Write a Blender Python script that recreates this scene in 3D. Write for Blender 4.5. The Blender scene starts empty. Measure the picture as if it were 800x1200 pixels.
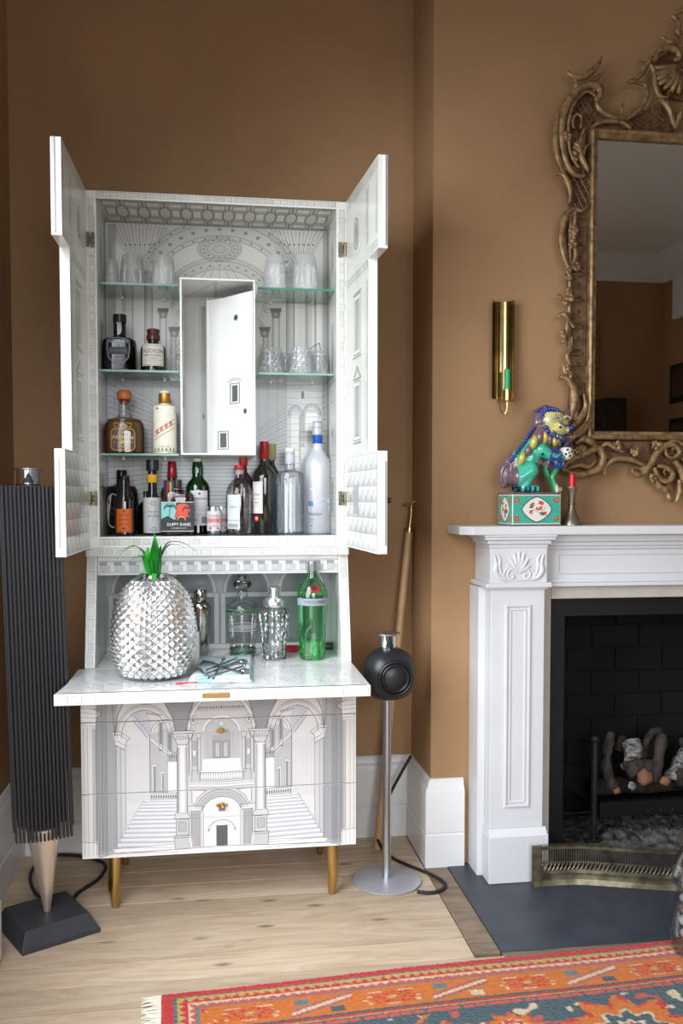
import bpy, random, math
from math import *
from mathutils import Vector, Matrix, noise
import numpy as np
random.seed(7)
sc = bpy.context.scene
COL = sc.collection
# ---------------------------------------------------------------- camera, light, exposure
F_PX, CAM_H, YAW, PITCH, HORIZON = 1050.0, 1.2, radians(8.13), radians(2.5), 582.0
CY = HORIZON + F_PX * tan(PITCH)
cd = bpy.data.cameras.new('camera'); cam = bpy.data.objects.new('camera', cd); COL.objects.link(cam)
cam.location = (0, 0, CAM_H); cam.rotation_euler = (pi / 2 - PITCH, 0, -YAW)
cd.sensor_fit = 'VERTICAL'; cd.sensor_height = 36; cd.sensor_width = 24; cd.lens = F_PX / 1200 * 36
cd.shift_y = (CY - 600) / 1200; cd.clip_start = 0.02; cd.clip_end = 60
sc.camera = cam
sc.view_settings.view_transform = 'Standard'; sc.view_settings.look = 'None'
sc.view_settings.gamma = 1; sc.view_settings.use_curve_mapping = False
sc.view_settings.exposure = -0.08
sc.cycles.use_denoising = True
sc.cycles.max_bounces = 10; sc.cycles.transparent_max_bounces = 24
sc.cycles.caustics_reflective = False; sc.cycles.caustics_refractive = False
w = bpy.data.worlds.new('world'); sc.world = w; w.use_nodes = True
w.node_tree.nodes['Background'].inputs[0].default_value = (0.75, 0.87, 1, 1)
w.node_tree.nodes['Background'].inputs[1].default_value = 1.0

def area(name, loc, tgt, sx, sy, power, col):
    l = bpy.data.lights.new(name, 'AREA'); l.shape = 'RECTANGLE'; l.size = sx; l.size_y = sy
    l.energy = power; l.color = col
    o = bpy.data.objects.new(name, l); COL.objects.link(o); o.location = loc
    o.rotation_euler = (Vector(tgt) - Vector(loc)).to_track_quat('-Z', 'Y').to_euler()
    o['kind'] = 'helper'
    return o
LEFT_X = -0.67
WIN_L = (0.65, 2.1, 0.6, 2.3)      # left wall window: y0 y1 z0 z1
WIN_R = (-0.5, 1.4, 0.6, 2.4)        # rear wall window: x0 x1 z0 z1
REAR = -2.27
def tilt(o, spread): o.data.spread = radians(spread)
tilt(area('daylight_left', (LEFT_X, 1.4, 1.55), (0.9, 1.9, 0.5), 1.35, 1.7, 58, (0.90, 0.95, 1.0)), 140)
tilt(area('daylight_rear', (0.45, REAR + 0.01, 1.5), (0.2, 2.0, -1.0), 1.9, 1.7, 40, (0.93, 0.96, 1.0)), 95)

# ---------------------------------------------------------------- measuring helpers (pixel of the photo -> point on a wall or furniture plane)
_fw = Vector((sin(YAW) * cos(PITCH), cos(YAW) * cos(PITCH), -sin(PITCH)))
_rt = Vector((cos(YAW), -sin(YAW), 0)); _up = _rt.cross(_fw)
def _ray(x, y): return _fw + _rt * ((x - 400) / F_PX) + _up * ((CY - y) / F_PX)
def atY(x, y, Y): r = _ray(x, y); return Vector((0, 0, CAM_H)) + r * (Y / r.y)
def atZ(x, y, Z): r = _ray(x, y); return Vector((0, 0, CAM_H)) + r * ((Z - CAM_H) / r.z)

# ---------------------------------------------------------------- colours and materials
def lin(c):
    return tuple(((v / 255) / 12.92 if v <= 10.3 else (((v / 255) + .055) / 1.055) ** 2.4) for v in c)
def c4(c): return (*lin(c), 1)
MATS = {}
def newmat(name):
    m = bpy.data.materials.new(name); m.use_nodes = True
    nt = m.node_tree; return m, nt, nt.nodes['Principled BSDF']
def N(nt, t, **kw):
    n = nt.nodes.new(t)
    for k, v in kw.items(): setattr(n, k, v)
    return n
def mat(name, col, rough=.5, metal=0, var=0, vscale=20, bump=0, bscale=60, coat=0, stretch=(1, 1, 1), spec=.5, col2=None, detail=4):
    if name in MATS: return MATS[name]
    m, nt, b = newmat(name); L = nt.links
    b.inputs['Base Color'].default_value = c4(col)
    b.inputs['Roughness'].default_value = rough; b.inputs['Metallic'].default_value = metal
    b.inputs['Coat Weight'].default_value = coat; b.inputs['Coat Roughness'].default_value = .06
    b.inputs['Specular IOR Level'].default_value = spec
    tc = N(nt, 'ShaderNodeTexCoord'); mp = N(nt, 'ShaderNodeMapping'); mp.inputs['Scale'].default_value = stretch
    L.new(tc.outputs['Object'], mp.inputs['Vector'])
    if var or col2:
        n = N(nt, 'ShaderNodeTexNoise'); n.inputs['Scale'].default_value = vscale; n.inputs['Detail'].default_value = detail
        L.new(mp.outputs[0], n.inputs['Vector'])
        r = N(nt, 'ShaderNodeValToRGB'); r.color_ramp.elements[0].position = .3; r.color_ramp.elements[1].position = .7
        a = col2 or tuple(max(0, v * (1 - var)) for v in col); bb = col if col2 else tuple(min(255, v * (1 + var * .6)) for v in col)
        r.color_ramp.elements[0].color = c4(a); r.color_ramp.elements[1].color = c4(bb)
        L.new(n.outputs['Fac'], r.inputs[0]); L.new(r.outputs[0], b.inputs['Base Color'])
    if bump:
        n2 = N(nt, 'ShaderNodeTexNoise'); n2.inputs['Scale'].default_value = bscale; n2.inputs['Detail'].default_value = 3
        L.new(mp.outputs[0], n2.inputs['Vector'])
        bp = N(nt, 'ShaderNodeBump'); bp.inputs['Strength'].default_value = bump; bp.inputs['Distance'].default_value = .002
        L.new(n2.outputs['Fac'], bp.inputs['Height']); L.new(bp.outputs[0], b.inputs['Normal'])
    MATS[name] = m; return m
def printmat(name='enamel_print', rough=.28, coat=.3):
    """lacquered print: the ink colour is the face colour of the print mesh"""
    if name in MATS: return MATS[name]
    m, nt, b = newmat(name)
    a = N(nt, 'ShaderNodeAttribute', attribute_name='ink'); nt.links.new(a.outputs['Color'], b.inputs['Base Color'])
    b.inputs['Roughness'].default_value = rough; b.inputs['Coat Weight'].default_value = coat; b.inputs['Coat Roughness'].default_value = .08
    MATS[name] = m; return m
def glass(name, tint, rough=.02, base=.06, gain=.9, bump=0, bscale=40, frost=0, fcol=(.86, .88, .9)):
    """thin-walled glass: transparent sheet with a fresnel reflection"""
    if name in MATS: return MATS[name]
    m, nt, b = newmat(name); nt.nodes.remove(b); L = nt.links
    out = nt.nodes['Material Output']
    tr = N(nt, 'ShaderNodeBsdfTransparent'); tr.inputs[0].default_value = (*tint, 1)
    gl = N(nt, 'ShaderNodeBsdfGlossy'); gl.inputs['Roughness'].default_value = rough
    lw = N(nt, 'ShaderNodeLayerWeight'); lw.inputs['Blend'].default_value = .35
    ma = N(nt, 'ShaderNodeMath', operation='MULTIPLY_ADD'); ma.inputs[1].default_value = gain; ma.inputs[2].default_value = base
    ma.use_clamp = True
    L.new(lw.outputs['Fresnel'], ma.inputs[0])
    mx = N(nt, 'ShaderNodeMixShader'); L.new(ma.outputs[0], mx.inputs[0]); L.new(tr.outputs[0], mx.inputs[1]); L.new(gl.outputs[0], mx.inputs[2])
    last = mx
    if frost:
        df = N(nt, 'ShaderNodeBsdfDiffuse'); df.inputs[0].default_value = (*fcol, 1)
        m2 = N(nt, 'ShaderNodeMixShader'); m2.inputs[0].default_value = frost
        L.new(mx.outputs[0], m2.inputs[1]); L.new(df.outputs[0], m2.inputs[2]); last = m2
    if bump:
        tc = N(nt, 'ShaderNodeTexCoord'); v = N(nt, 'ShaderNodeTexVoronoi'); v.inputs['Scale'].default_value = bscale
        L.new(tc.outputs['Object'], v.inputs['Vector'])
        bp = N(nt, 'ShaderNodeBump'); bp.inputs['Strength'].default_value = bump; bp.inputs['Distance'].default_value = .003
        L.new(v.outputs['Distance'], bp.inputs['Height']); L.new(bp.outputs[0], gl.inputs['Normal']); L.new(bp.outputs[0], lw.inputs['Normal'])
    L.new(last.outputs[0], out.inputs['Surface'])
    MATS[name] = m; return m

def wallmat():
    m, nt, b = newmat('grasscloth'); L = nt.links
    tc = N(nt, 'ShaderNodeTexCoord')
    def nz(sc_, st, det=4):
        mp = N(nt, 'ShaderNodeMapping'); mp.inputs['Scale'].default_value = st
        n = N(nt, 'ShaderNodeTexNoise'); n.inputs['Scale'].default_value = sc_; n.inputs['Detail'].default_value = det
        L.new(tc.outputs['Object'], mp.inputs[0]); L.new(mp.outputs[0], n.inputs['Vector']); return n
    a = nz(14, (1, 1, 60)); c = nz(1.6, (1, 1, 1)); d = nz(30, (12, 12, .6), 2)
    ma = N(nt, 'ShaderNodeMath', operation='MULTIPLY_ADD'); ma.inputs[1].default_value = .45
    L.new(a.outputs['Fac'], ma.inputs[0]); L.new(c.outputs['Fac'], ma.inputs[2])
    mb = N(nt, 'ShaderNodeMath', operation='MULTIPLY_ADD'); mb.inputs[1].default_value = .2
    L.new(d.outputs['Fac'], mb.inputs[0]); L.new(ma.outputs[0], mb.inputs[2])
    r = N(nt, 'ShaderNodeValToRGB'); r.color_ramp.elements[0].position = .45; r.color_ramp.elements[1].position = 1.15 if False else 1.0
    r.color_ramp.elements[0].color = c4((144, 110, 78)); r.color_ramp.elements[1].color = c4((172, 136, 99))
    L.new(mb.outputs[0], r.inputs[0]); L.new(r.outputs[0], b.inputs['Base Color'])
    b.inputs['Roughness'].default_value = .7; b.inputs['Specular IOR Level'].default_value = .3
    bp = N(nt, 'ShaderNodeBump'); bp.inputs['Strength'].default_value = .15; bp.inputs['Distance'].default_value = .001
    L.new(a.outputs['Fac'], bp.inputs['Height']); L.new(bp.outputs[0], b.inputs['Normal'])
    return m
def woodmat(name, c1, c2, knots=True):
    m, nt, b = newmat(name); L = nt.links
    tc = N(nt, 'ShaderNodeTexCoord'); oi = N(nt, 'ShaderNodeObjectInfo')
    add = N(nt, 'ShaderNodeVectorMath', operation='ADD'); sc3 = N(nt, 'ShaderNodeVectorMath', operation='SCALE')
    cmb = N(nt, 'ShaderNodeCombineXYZ'); L.new(oi.outputs['Random'], cmb.inputs[0]); L.new(oi.outputs['Random'], cmb.inputs[1]); L.new(oi.outputs['Random'], cmb.inputs[2])
    L.new(cmb.outputs[0], sc3.inputs[0]); sc3.inputs['Scale'].default_value = 37
    L.new(tc.outputs['Object'], add.inputs[0]); L.new(sc3.outputs[0], add.inputs[1])
    mp = N(nt, 'ShaderNodeMapping'); mp.inputs['Scale'].default_value = (1.1, 7, 7); L.new(add.outputs[0], mp.inputs[0])
    n = N(nt, 'ShaderNodeTexNoise'); n.inputs['Scale'].default_value = 2.6; n.inputs['Detail'].default_value = 9; n.inputs['Distortion'].default_value = 2.0; n.inputs['Roughness'].default_value = .62
    L.new(mp.outputs[0], n.inputs['Vector'])
    r = N(nt, 'ShaderNodeValToRGB'); r.color_ramp.elements[0].position = .32; r.color_ramp.elements[1].position = .62
    r.color_ramp.elements[0].color = c4(c1); r.color_ramp.elements[1].color = c4(c2)
    L.new(n.outputs['Fac'], r.inputs[0])
    hs = N(nt, 'ShaderNodeHueSaturation'); L.new(r.outputs[0], hs.inputs['Color'])
    vr = N(nt, 'ShaderNodeMapRange'); vr.inputs[3].default_value = .86; vr.inputs[4].default_value = 1.1; L.new(oi.outputs['Random'], vr.inputs[0]); L.new(vr.outputs[0], hs.inputs['Value'])
    last = hs.outputs[0]
    if knots:
        mk = N(nt, 'ShaderNodeMapping'); mk.inputs['Scale'].default_value = (2.6, 7, 1); L.new(add.outputs[0], mk.inputs[0])
        v = N(nt, 'ShaderNodeTexVoronoi'); v.inputs['Scale'].default_value = 1.5; L.new(mk.outputs[0], v.inputs['Vector'])
        kr = N(nt, 'ShaderNodeValToRGB'); kr.color_ramp.elements[0].position = .05; kr.color_ramp.elements[1].position = .13
        kr.color_ramp.elements[0].color = (1, 1, 1, 1); kr.color_ramp.elements[1].color = (0, 0, 0, 1)
        L.new(v.outputs['Distance'], kr.inputs[0])
        mx = N(nt, 'ShaderNodeMix', data_type='RGBA'); mx.inputs[7].default_value = c4(tuple(v * .55 for v in c1))
        mf = N(nt, 'ShaderNodeMath', operation='MULTIPLY'); mf.inputs[1].default_value = .75; L.new(kr.outputs[0], mf.inputs[0])
        L.new(mf.outputs[0], mx.inputs[0]); L.new(last, mx.inputs[6]); last = mx.outputs[2]
    L.new(last, b.inputs['Base Color'])
    b.inputs['Roughness'].default_value = .5; b.inputs['Specular IOR Level'].default_value = .35
    bp = N(nt, 'ShaderNodeBump'); bp.inputs['Strength'].default_value = .12; bp.inputs['Distance'].default_value = .002
    L.new(n.outputs['Fac'], bp.inputs['Height']); L.new(bp.outputs[0], b.inputs['Normal'])
    return m
WALL = wallmat()
FLOORWOOD = woodmat('pine_boards', (178, 153, 128), (203, 183, 159))
THRESH = woodmat('dark_border_wood', (96, 82, 68), (136, 118, 98), False)
WHITE = mat('white_gloss_paint', (224, 224, 224), .35, var=.02, vscale=5)
STONEW = mat('white_marble_paint', (213, 214, 217), .38, var=.02, vscale=4)
CEIL = mat('ceiling_white', (228, 231, 234), .8)
IVORY = mat('ivory_lacquer', (226, 226, 220), .3, coat=.3, var=.03, vscale=6)
SLATE = mat('slate', (64, 68, 78), .45, col2=(50, 54, 64), vscale=9, bump=.2, bscale=50)
BRASS = mat('polished_brass', (206, 170, 108), .28, 1)
OLDBRASS = mat('aged_brass', (120, 112, 92), .42, .8, var=.3, vscale=30)
BLACK = mat('black_matt', (22, 23, 26), .5)
NEARBLK = mat('soot_black', (14, 14, 15), .75, var=.3, vscale=8)
CHROME = mat('chrome', (225, 228, 232), .08, 1)
ALU = mat('brushed_aluminium', (190, 194, 200), .3, 1)
RUBBER = mat('black_cable', (30, 30, 33), .6)
PRINT = printmat()

# ---------------------------------------------------------------- mesh builder
def wloc(o):
    v = Vector((0, 0, 0))
    while o is not None: v += o.location; o = o.parent
    return v
class MB:
    def __init__(s): s.v = []; s.f = []; s.c = []
    def face(s, idx, col=None): s.f.append(tuple(idx)); s.c.append(col)
    def quad(s, pts, col=None):
        b = len(s.v); s.v += [tuple(p) for p in pts]; s.face(range(b, b + len(pts)), col)
    def hexa(s, p, col=None):
        b = len(s.v); s.v += [tuple(q) for q in p]
        for q in ((0, 3, 2, 1), (4, 5, 6, 7), (0, 1, 5, 4), (1, 2, 6, 5), (2, 3, 7, 6), (3, 0, 4, 7)): s.face([b + i for i in q], col)
        return s
    def box(s, x0, x1, y0, y1, z0, z1, col=None):
        return s.hexa([(x0, y0, z0), (x1, y0, z0), (x1, y1, z0), (x0, y1, z0), (x0, y0, z1), (x1, y0, z1), (x1, y1, z1), (x0, y1, z1)], col)
    def prism(s, pts, off, col=None):
        """pts: list of 3D points of a polygon, off: extrusion vector"""
        b = len(s.v); n = len(pts); off = Vector(off)
        s.v += [tuple(p) for p in pts] + [tuple(Vector(p) + off) for p in pts]
        s.face([b + i for i in reversed(range(n))], col); s.face([b + n + i for i in range(n)], col)
        for i in range(n): j = (i + 1) % n; s.face([b + i, b + j, b + n + j, b + n + i], col)
        return s
    def tube(s, pts, r, n=8, cap=True, closed=False, flat=1.0, col=None, axis=None):
        pts = [Vector(p) for p in pts]; m = len(pts)
        rs = r if isinstance(r, (list, tuple)) else [r] * m
        b = len(s.v); prev = None
        for i, p in enumerate(pts):
            if closed: t = pts[(i + 1) % m] - pts[i - 1]
            else: t = pts[min(i + 1, m - 1)] - pts[max(i - 1, 0)]
            if t.length < 1e-9: t = Vector((0, 0, 1))
            t.normalize()
            if axis is not None: u = Vector(axis) - t * t.dot(Vector(axis))
            elif prev is None: u = t.orthogonal()
            else: u = prev - t * prev.dot(t)
            if u.length < 1e-6: u = t.orthogonal()
            u.normalize(); prev = u; w_ = t.cross(u)
            for k in range(n):
                a = 2 * pi * k / n
                s.v.append(tuple(p + (u * cos(a) * flat + w_ * sin(a)) * rs[i]))
        seg = m if closed else m - 1
        for i in range(seg):
            i2 = (i + 1) % m
            for k in range(n):
                k2 = (k + 1) % n
                s.face([b + i * n + k, b + i * n + k2, b + i2 * n + k2, b + i2 * n + k], col)
        if cap and not closed:
            s.face([b + k for k in reversed(range(n))], col); s.face([b + (m - 1) * n + k for k in range(n)], col)
        return s
    def lathe(s, prof, c=(0, 0, 0), n=28, cap=(True, True), sx=1, sy=1, sq=None, rot=0, col=None, colf=None):
        """prof: [(r, z)]; sq: superellipse exponent for squarish bottles"""
        b = len(s.v)
        for r, z in prof:
            for k in range(n):
                a = 2 * pi * k / n; ca, sa = cos(a), sin(a)
                q = 1.0
                if sq:
                    q = 1 / ((abs(ca) ** sq + abs(sa) ** sq) ** (1 / sq))
                x, y = r * q * ca * sx, r * q * sa * sy
                x, y = x * cos(rot) - y * sin(rot), x * sin(rot) + y * cos(rot)
                s.v.append((c[0] + x, c[1] + y, c[2] + z))
        for i in range(len(prof) - 1):
            for k in range(n):
                k2 = (k + 1) % n
                s.face([b + i * n + k, b + i * n + k2, b + (i + 1) * n + k2, b + (i + 1) * n + k], colf(i, k) if colf else col)
        if cap[0]: s.face([b + k for k in reversed(range(n))], col)
        if cap[1]: s.face([b + (len(prof) - 1) * n + k for k in range(n)], col)
        return s
    def ell(s, c, r, nu=12, nv=8, rot=None, col=None):
        b = len(s.v); R = rot or Matrix.Identity(3)
        for i in range(nv + 1):
            th = pi * i / nv
            for k in range(nu):
                a = 2 * pi * k / nu
                p = R @ Vector((r[0] * sin(th) * cos(a), r[1] * sin(th) * sin(a), -r[2] * cos(th)))
                s.v.append((c[0] + p.x, c[1] + p.y, c[2] + p.z))
        for i in range(nv):
            for k in range(nu):
                k2 = (k + 1) % nu
                s.face([b + i * nu + k, b + i * nu + k2, b + (i + 1) * nu + k2, b + (i + 1) * nu + k], col)
        return s
    def build(s, name, m, parent=None, smooth=False, bevel=0, props=None, world=True, weld=False):
        me = bpy.data.meshes.new(name)
        off = wloc(parent) if (parent is not None and world) else Vector((0, 0, 0))
        me.from_pydata([(x - off.x, y - off.y, z - off.z) for x, y, z in s.v], [], s.f)
        if any(c is not None for c in s.c):
            at = me.color_attributes.new('ink', 'FLOAT_COLOR', 'CORNER')
            buf = []
            for f, c in zip(s.f, s.c):
                q = (*lin(c), 1) if c is not None else (.8, .8, .78, 1)
                buf += list(q) * len(f)
            at.data.foreach_set('color', buf)
        me.materials.append(m)
        o = bpy.data.objects.new(name, me); COL.objects.link(o)
        if parent is not None: o.parent = parent
        me.validate(); me.update()
        if smooth:
            me.shade_smooth(); me.set_sharp_from_angle(angle=radians(38 if smooth is True else smooth))
        if bevel:
            bm_ = o.modifiers.new('bevel', 'BEVEL'); bm_.width = bevel; bm_.segments = 2; bm_.limit_method = 'ANGLE'; bm_.angle_limit = radians(50)
        if props:
            for k, v in props.items(): o[k] = v
        return o
def box(name, x0, x1, y0, y1, z0, z1, m, parent=None, bevel=0, **kw):
    return MB().box(x0, x1, y0, y1, z0, z1).build(name, m, parent, bevel=bevel, **kw)
def root(name, loc, label, cat, group=None, rz=0):
    o = bpy.data.objects.new(name, None); COL.objects.link(o); o.location = loc; o.rotation_euler = (0, 0, rz)
    o.empty_display_size = .05
    o['label'] = label; o['category'] = cat
    if group: o['group'] = group
    return o
def struct(o): o['kind'] = 'structure'; return o
def sroot(name, loc=(0, 0, 0)):
    o = bpy.data.objects.new(name, None); COL.objects.link(o); o.location = loc; o['kind'] = 'structure'; return o
def tag(o, label, cat, group=None):
    o['label'] = label; o['category'] = cat
    if group: o['group'] = group
    return o
def copy_tree(o, loc, label=None, rz=None):
    c = o.copy(); COL.objects.link(c); c.location = loc
    if label: c['label'] = label
    if rz is not None: c.rotation_euler = (0, 0, rz)
    for ch in list(o.children):
        d = ch.copy(); COL.objects.link(d); d.parent = c
        for g in list(ch.children):
            e = g.copy(); COL.objects.link(e); e.parent = d
    return c
def spline(pts, n=6):
    """Catmull-Rom through the points"""
    P = [Vector(p) for p in pts]; out = []
    for i in range(len(P) - 1):
        a, b, c, d = P[max(i - 1, 0)], P[i], P[i + 1], P[min(i + 2, len(P) - 1)]
        for k in range(n):
            t = k / n
            out.append(.5 * ((2 * b) + (c - a) * t + (2 * a - 5 * b + 4 * c - d) * t * t + (3 * b - a - 3 * c + d) * t ** 3))
    out.append(P[-1]); return out
def lerp(a, b, t): return a + (b - a) * t

# ---------------------------------------------------------------- flat prints (engravings, labels, lettering) drawn as inlays on a surface
_txt = {}
def text_mesh(s, size, align='CENTER'):
    key = (s, align)
    if key not in _txt:
        cu = bpy.data.curves.new('lettering', 'FONT'); cu.body = s; cu.align_x = align; cu.align_y = 'CENTER'; cu.size = 1; cu.resolution_u = 2
        o = bpy.data.objects.new('lettering', cu); COL.objects.link(o); bpy.context.view_layer.update()
        me = bpy.data.meshes.new_from_object(o.evaluated_get(bpy.context.evaluated_depsgraph_get()))
        _txt[key] = ([tuple(v.co) for v in me.vertices], [tuple(p.vertices) for p in me.polygons])
        bpy.data.objects.remove(o); bpy.data.meshes.remove(me); bpy.data.curves.remove(cu)
    v, f = _txt[key]
    return [(x * size, y * size) for x, y, _ in v], f
class Art:
    """surf(u, v, h) -> 3D point, h metres above the surface"""
    def __init__(s, surf, sub=None, ydown=False): s.surf = surf; s.mb = MB(); s.cnt = {}; s.sub = sub; s.yd = -1 if ydown else 1
    def h(s, layer):
        s.cnt[layer] = (s.cnt.get(layer, 0) + 1) % 64          # no two inlays share a plane
        return .0003 + layer * .00022 + s.cnt[layer] * .0000032
    def poly(s, pts, col, layer=0):
        h_ = s.h(layer); s.mb.quad([s.surf(u, v, h_) for u, v in pts], col)
    def rect(s, x0, y0, x1, y1, col, layer=0):
        n = 1 if not s.sub else max(1, int(abs(x1 - x0) / s.sub))
        for i in range(n):
            a, b = lerp(x0, x1, i / n), lerp(x0, x1, (i + 1) / n)
            s.poly([(a, y0), (b, y0), (b, y1), (a, y1)], col, layer)
    def line(s, pts, w, col, layer=3):
        if s.sub:
            q = [pts[0]]
            for a, b in zip(pts, pts[1:]):
                k = max(1, int(hypot(b[0] - a[0], b[1] - a[1]) / s.sub))
                q += [(lerp(a[0], b[0], i / k), lerp(a[1], b[1], i / k)) for i in range(1, k + 1)]
            pts = q
        for (ax, ay), (bx, by) in zip(pts, pts[1:]):
            L = hypot(bx - ax, by - ay)
            if L < 1e-9: continue
            dx, dy = (bx - ax) / L, (by - ay) / L; e = w * .25
            nx, ny = -dy * w / 2, dx * w / 2
            ax_, ay_, bx_, by_ = ax - dx * e, ay - dy * e, bx + dx * e, by + dy * e
            s.poly([(ax_ + nx, ay_ + ny), (ax_ - nx, ay_ - ny), (bx_ - nx, by_ - ny), (bx_ + nx, by_ + ny)], col, layer)
    def frame(s, x0, y0, x1, y1, w, col, layer=3): s.line([(x0, y0), (x1, y0), (x1, y1), (x0, y1), (x0, y0)], w, col, layer)
    def arc(s, cx, cy, rx, ry, a0, a1, w, col, layer=3, n=18):
        s.line([(cx + rx * cos(radians(lerp(a0, a1, i / n))), cy + s.yd * ry * sin(radians(lerp(a0, a1, i / n)))) for i in range(n + 1)], w, col, layer)
    def disc(s, cx, cy, rx, ry, col, layer=1, n=18, a0=0, a1=360):
        s.poly([(cx + rx * cos(radians(lerp(a0, a1, i / n))), cy + s.yd * ry * sin(radians(lerp(a0, a1, i / n)))) for i in range(n + (0 if a1 - a0 >= 360 else 1))], col, layer)
    def ring(s, cx, cy, rx, ry, t, a0, a1, col, layer=1, n=18):
        for i in range(n):
            p = []
            for a, k in ((lerp(a0, a1, i / n), 0), (lerp(a0, a1, (i + 1) / n), 0), (lerp(a0, a1, (i + 1) / n), t), (lerp(a0, a1, i / n), t)):
                p.append((cx + (rx - k) * cos(radians(a)), cy + s.yd * (ry - k) * sin(radians(a))))
            s.poly(p, col, layer)
    def hatch(s, x0, y0, x1, y1, step, w, col, layer=2, vert=True, jit=.3):
        n = int(abs((x1 - x0) if vert else (y1 - y0)) / step)
        for i in range(n):
            t = (i + .5 + random.uniform(-jit, jit)) / n
            if vert: x = lerp(x0, x1, t); s.line([(x, y0), (x, y1)], w, col, layer)
            else: y = lerp(y0, y1, t); s.line([(x0, y), (x1, y)], w, col, layer)
    def text(s, t, cx, cy, size, col, layer=4, align='CENTER', sx=1.0, slant=0):
        v, f = text_mesh(t, size, align); b = len(s.mb.v)
        h_ = s.h(layer)
        for x, y in v:
            s.mb.v.append(tuple(s.surf(cx + x * sx, cy + s.yd * (y + x * slant), h_)))
        for q in f: s.mb.face([b + i for i in q], col)
    def blocks(s, x0, y0, x1, y1, along, step, col=(120, 120, 118), w=.0009, fill=None, layer=3, jit=.12):
        """a run of drawn masonry blocks"""
        L = (x1 - x0) if along == 'x' else (y1 - y0)
        n = max(1, int(round(abs(L) / step)))
        for i in range(n):
            a = i / n + .07 / n; b = (i + 1) / n - .07 / n
            if along == 'x': q = (lerp(x0, x1, a), y0 + (y1 - y0) * .12, lerp(x0, x1, b), y0 + (y1 - y0) * .88)
            else: q = (x0 + (x1 - x0) * (.1 + random.uniform(0, jit)), lerp(y0, y1, a), x0 + (x1 - x0) * (.9 - random.uniform(0, jit)), lerp(y0, y1, b))
            g = random.randint(-12, 8)
            s.rect(*q, tuple(v + g for v in (fill or (208, 208, 202))), layer - 2)
            s.line([(q[0], q[3]), (q[2], q[3])], w, col, layer); s.line([(q[2], q[1]), (q[2], q[3])], w, col, layer)
            s.line([(q[0], q[1]), (q[2], q[1])], w * .5, col, layer)
            for _ in range(3):
                ux, uy = random.uniform(q[0], q[2]), random.uniform(q[1], q[3]); dl = random.uniform(.002, .006)
                s.line([(ux, uy), (min(ux + dl, q[2]) if q[2] > q[0] else max(ux - dl, q[2]), uy + random.uniform(-.001, .001))], w * .6, tuple(v + 30 for v in col), layer)
    def build(s, name, parent, m=None, **kw):
        return s.mb.build(name, m or PRINT, parent, **kw)
def planeY(Y): return lambda u, v, h: Vector((u, Y - h, v))      # art on a face turned to the camera, u = X, v = Z
def planeX(X, sg): return lambda u, v, h: Vector((X + sg * h, u, v))
def planeZ(Z, sg=1): return lambda u, v, h: Vector((u, v, Z + sg * h))
def photoY(Y):
    """artwork digitised from the photograph onto the real panel plane"""
    def f(px, py, h): p = atY(px, py, Y); return Vector((p.x, Y - h, p.z))
    return f
def cyl(cx, cy, r, a0=-pi / 2, sq=None, sx=1, sy=1):
    """label wrapped round a bottle: u = arc length from the side facing the camera, v = height"""
    def f(u, v, h):
        R = r(v) if callable(r) else r
        a = a0 + u / R; ca, sa = cos(a), sin(a)
        q = 1 / ((abs(ca) ** sq + abs(sa) ** sq) ** (1 / sq)) if sq else 1
        return Vector((cx + (R * q + h) * ca * sx, cy + (R * q + h) * sa * sy, v))
    return f
INK = (92, 93, 95); INK2 = (140, 141, 142); SHD = (176, 177, 178); SHD2 = (200, 200, 200); PALE = (232, 232, 228)

# ================================================================= THE ROOM
BACK, CH, RET, LEFT, RIGHT, CEILZ = 3.085, 2.80, 0.692, -0.65, 4.12, 3.38
FX0, FX1, FXC = 1.055, 2.245, 1.65
# --- floor: one board after another
fl = sroot('floor')
y = BACK + .02; k = 0
y0, y1, z0, z1 = WIN_L
while y > REAR - .1:
    bw = .109 if k % 3 else .116
    xs = [LEFT - .1]
    if k == 7: xs.append(-.56)
    elif k % 2: xs.append(random.uniform(1.0, 1.8))
    else: xs.append(random.uniform(2.0, 3.2))
    xend = .668 if y > 2.235 else RIGHT + .1
    xs = [x for x in xs if x < xend - .1] + [xend]
    for a, b in zip(xs, xs[1:]):
        box('plank', a + .0006, b - .0006, y - bw + .0019, y - .0019, -.03, random.uniform(-.0005, .0005), FLOORWOOD, fl, bevel=.0008)
    y -= bw; k += 1
MB().box(LEFT - .1, RIGHT + .1, REAR - .1, BACK + .1, -.06, -.031).build('subfloor', NEARBLK, fl)
box('border_board', .67, .742, 2.228, CH - .022, -.03, .001, THRESH, fl, bevel=.0015)
box('border_board', .744, 2.56, 2.178, 2.2265, -.03, .001, THRESH, fl, bevel=.0015)
box('border_board', 2.558, 2.63, 2.228, CH - .022, -.03, .001, THRESH, fl, bevel=.0015)
for i in range(14):
    yy = 3.09 - i * .062
    box('plank', 2.634, RIGHT + .1, yy - .0605, yy, -.03, 0, FLOORWOOD, fl)
h = box('hearth', .744, 2.556, 2.229, 3.2, -.03, .002, SLATE, None, bevel=.0015); struct(h)
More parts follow.
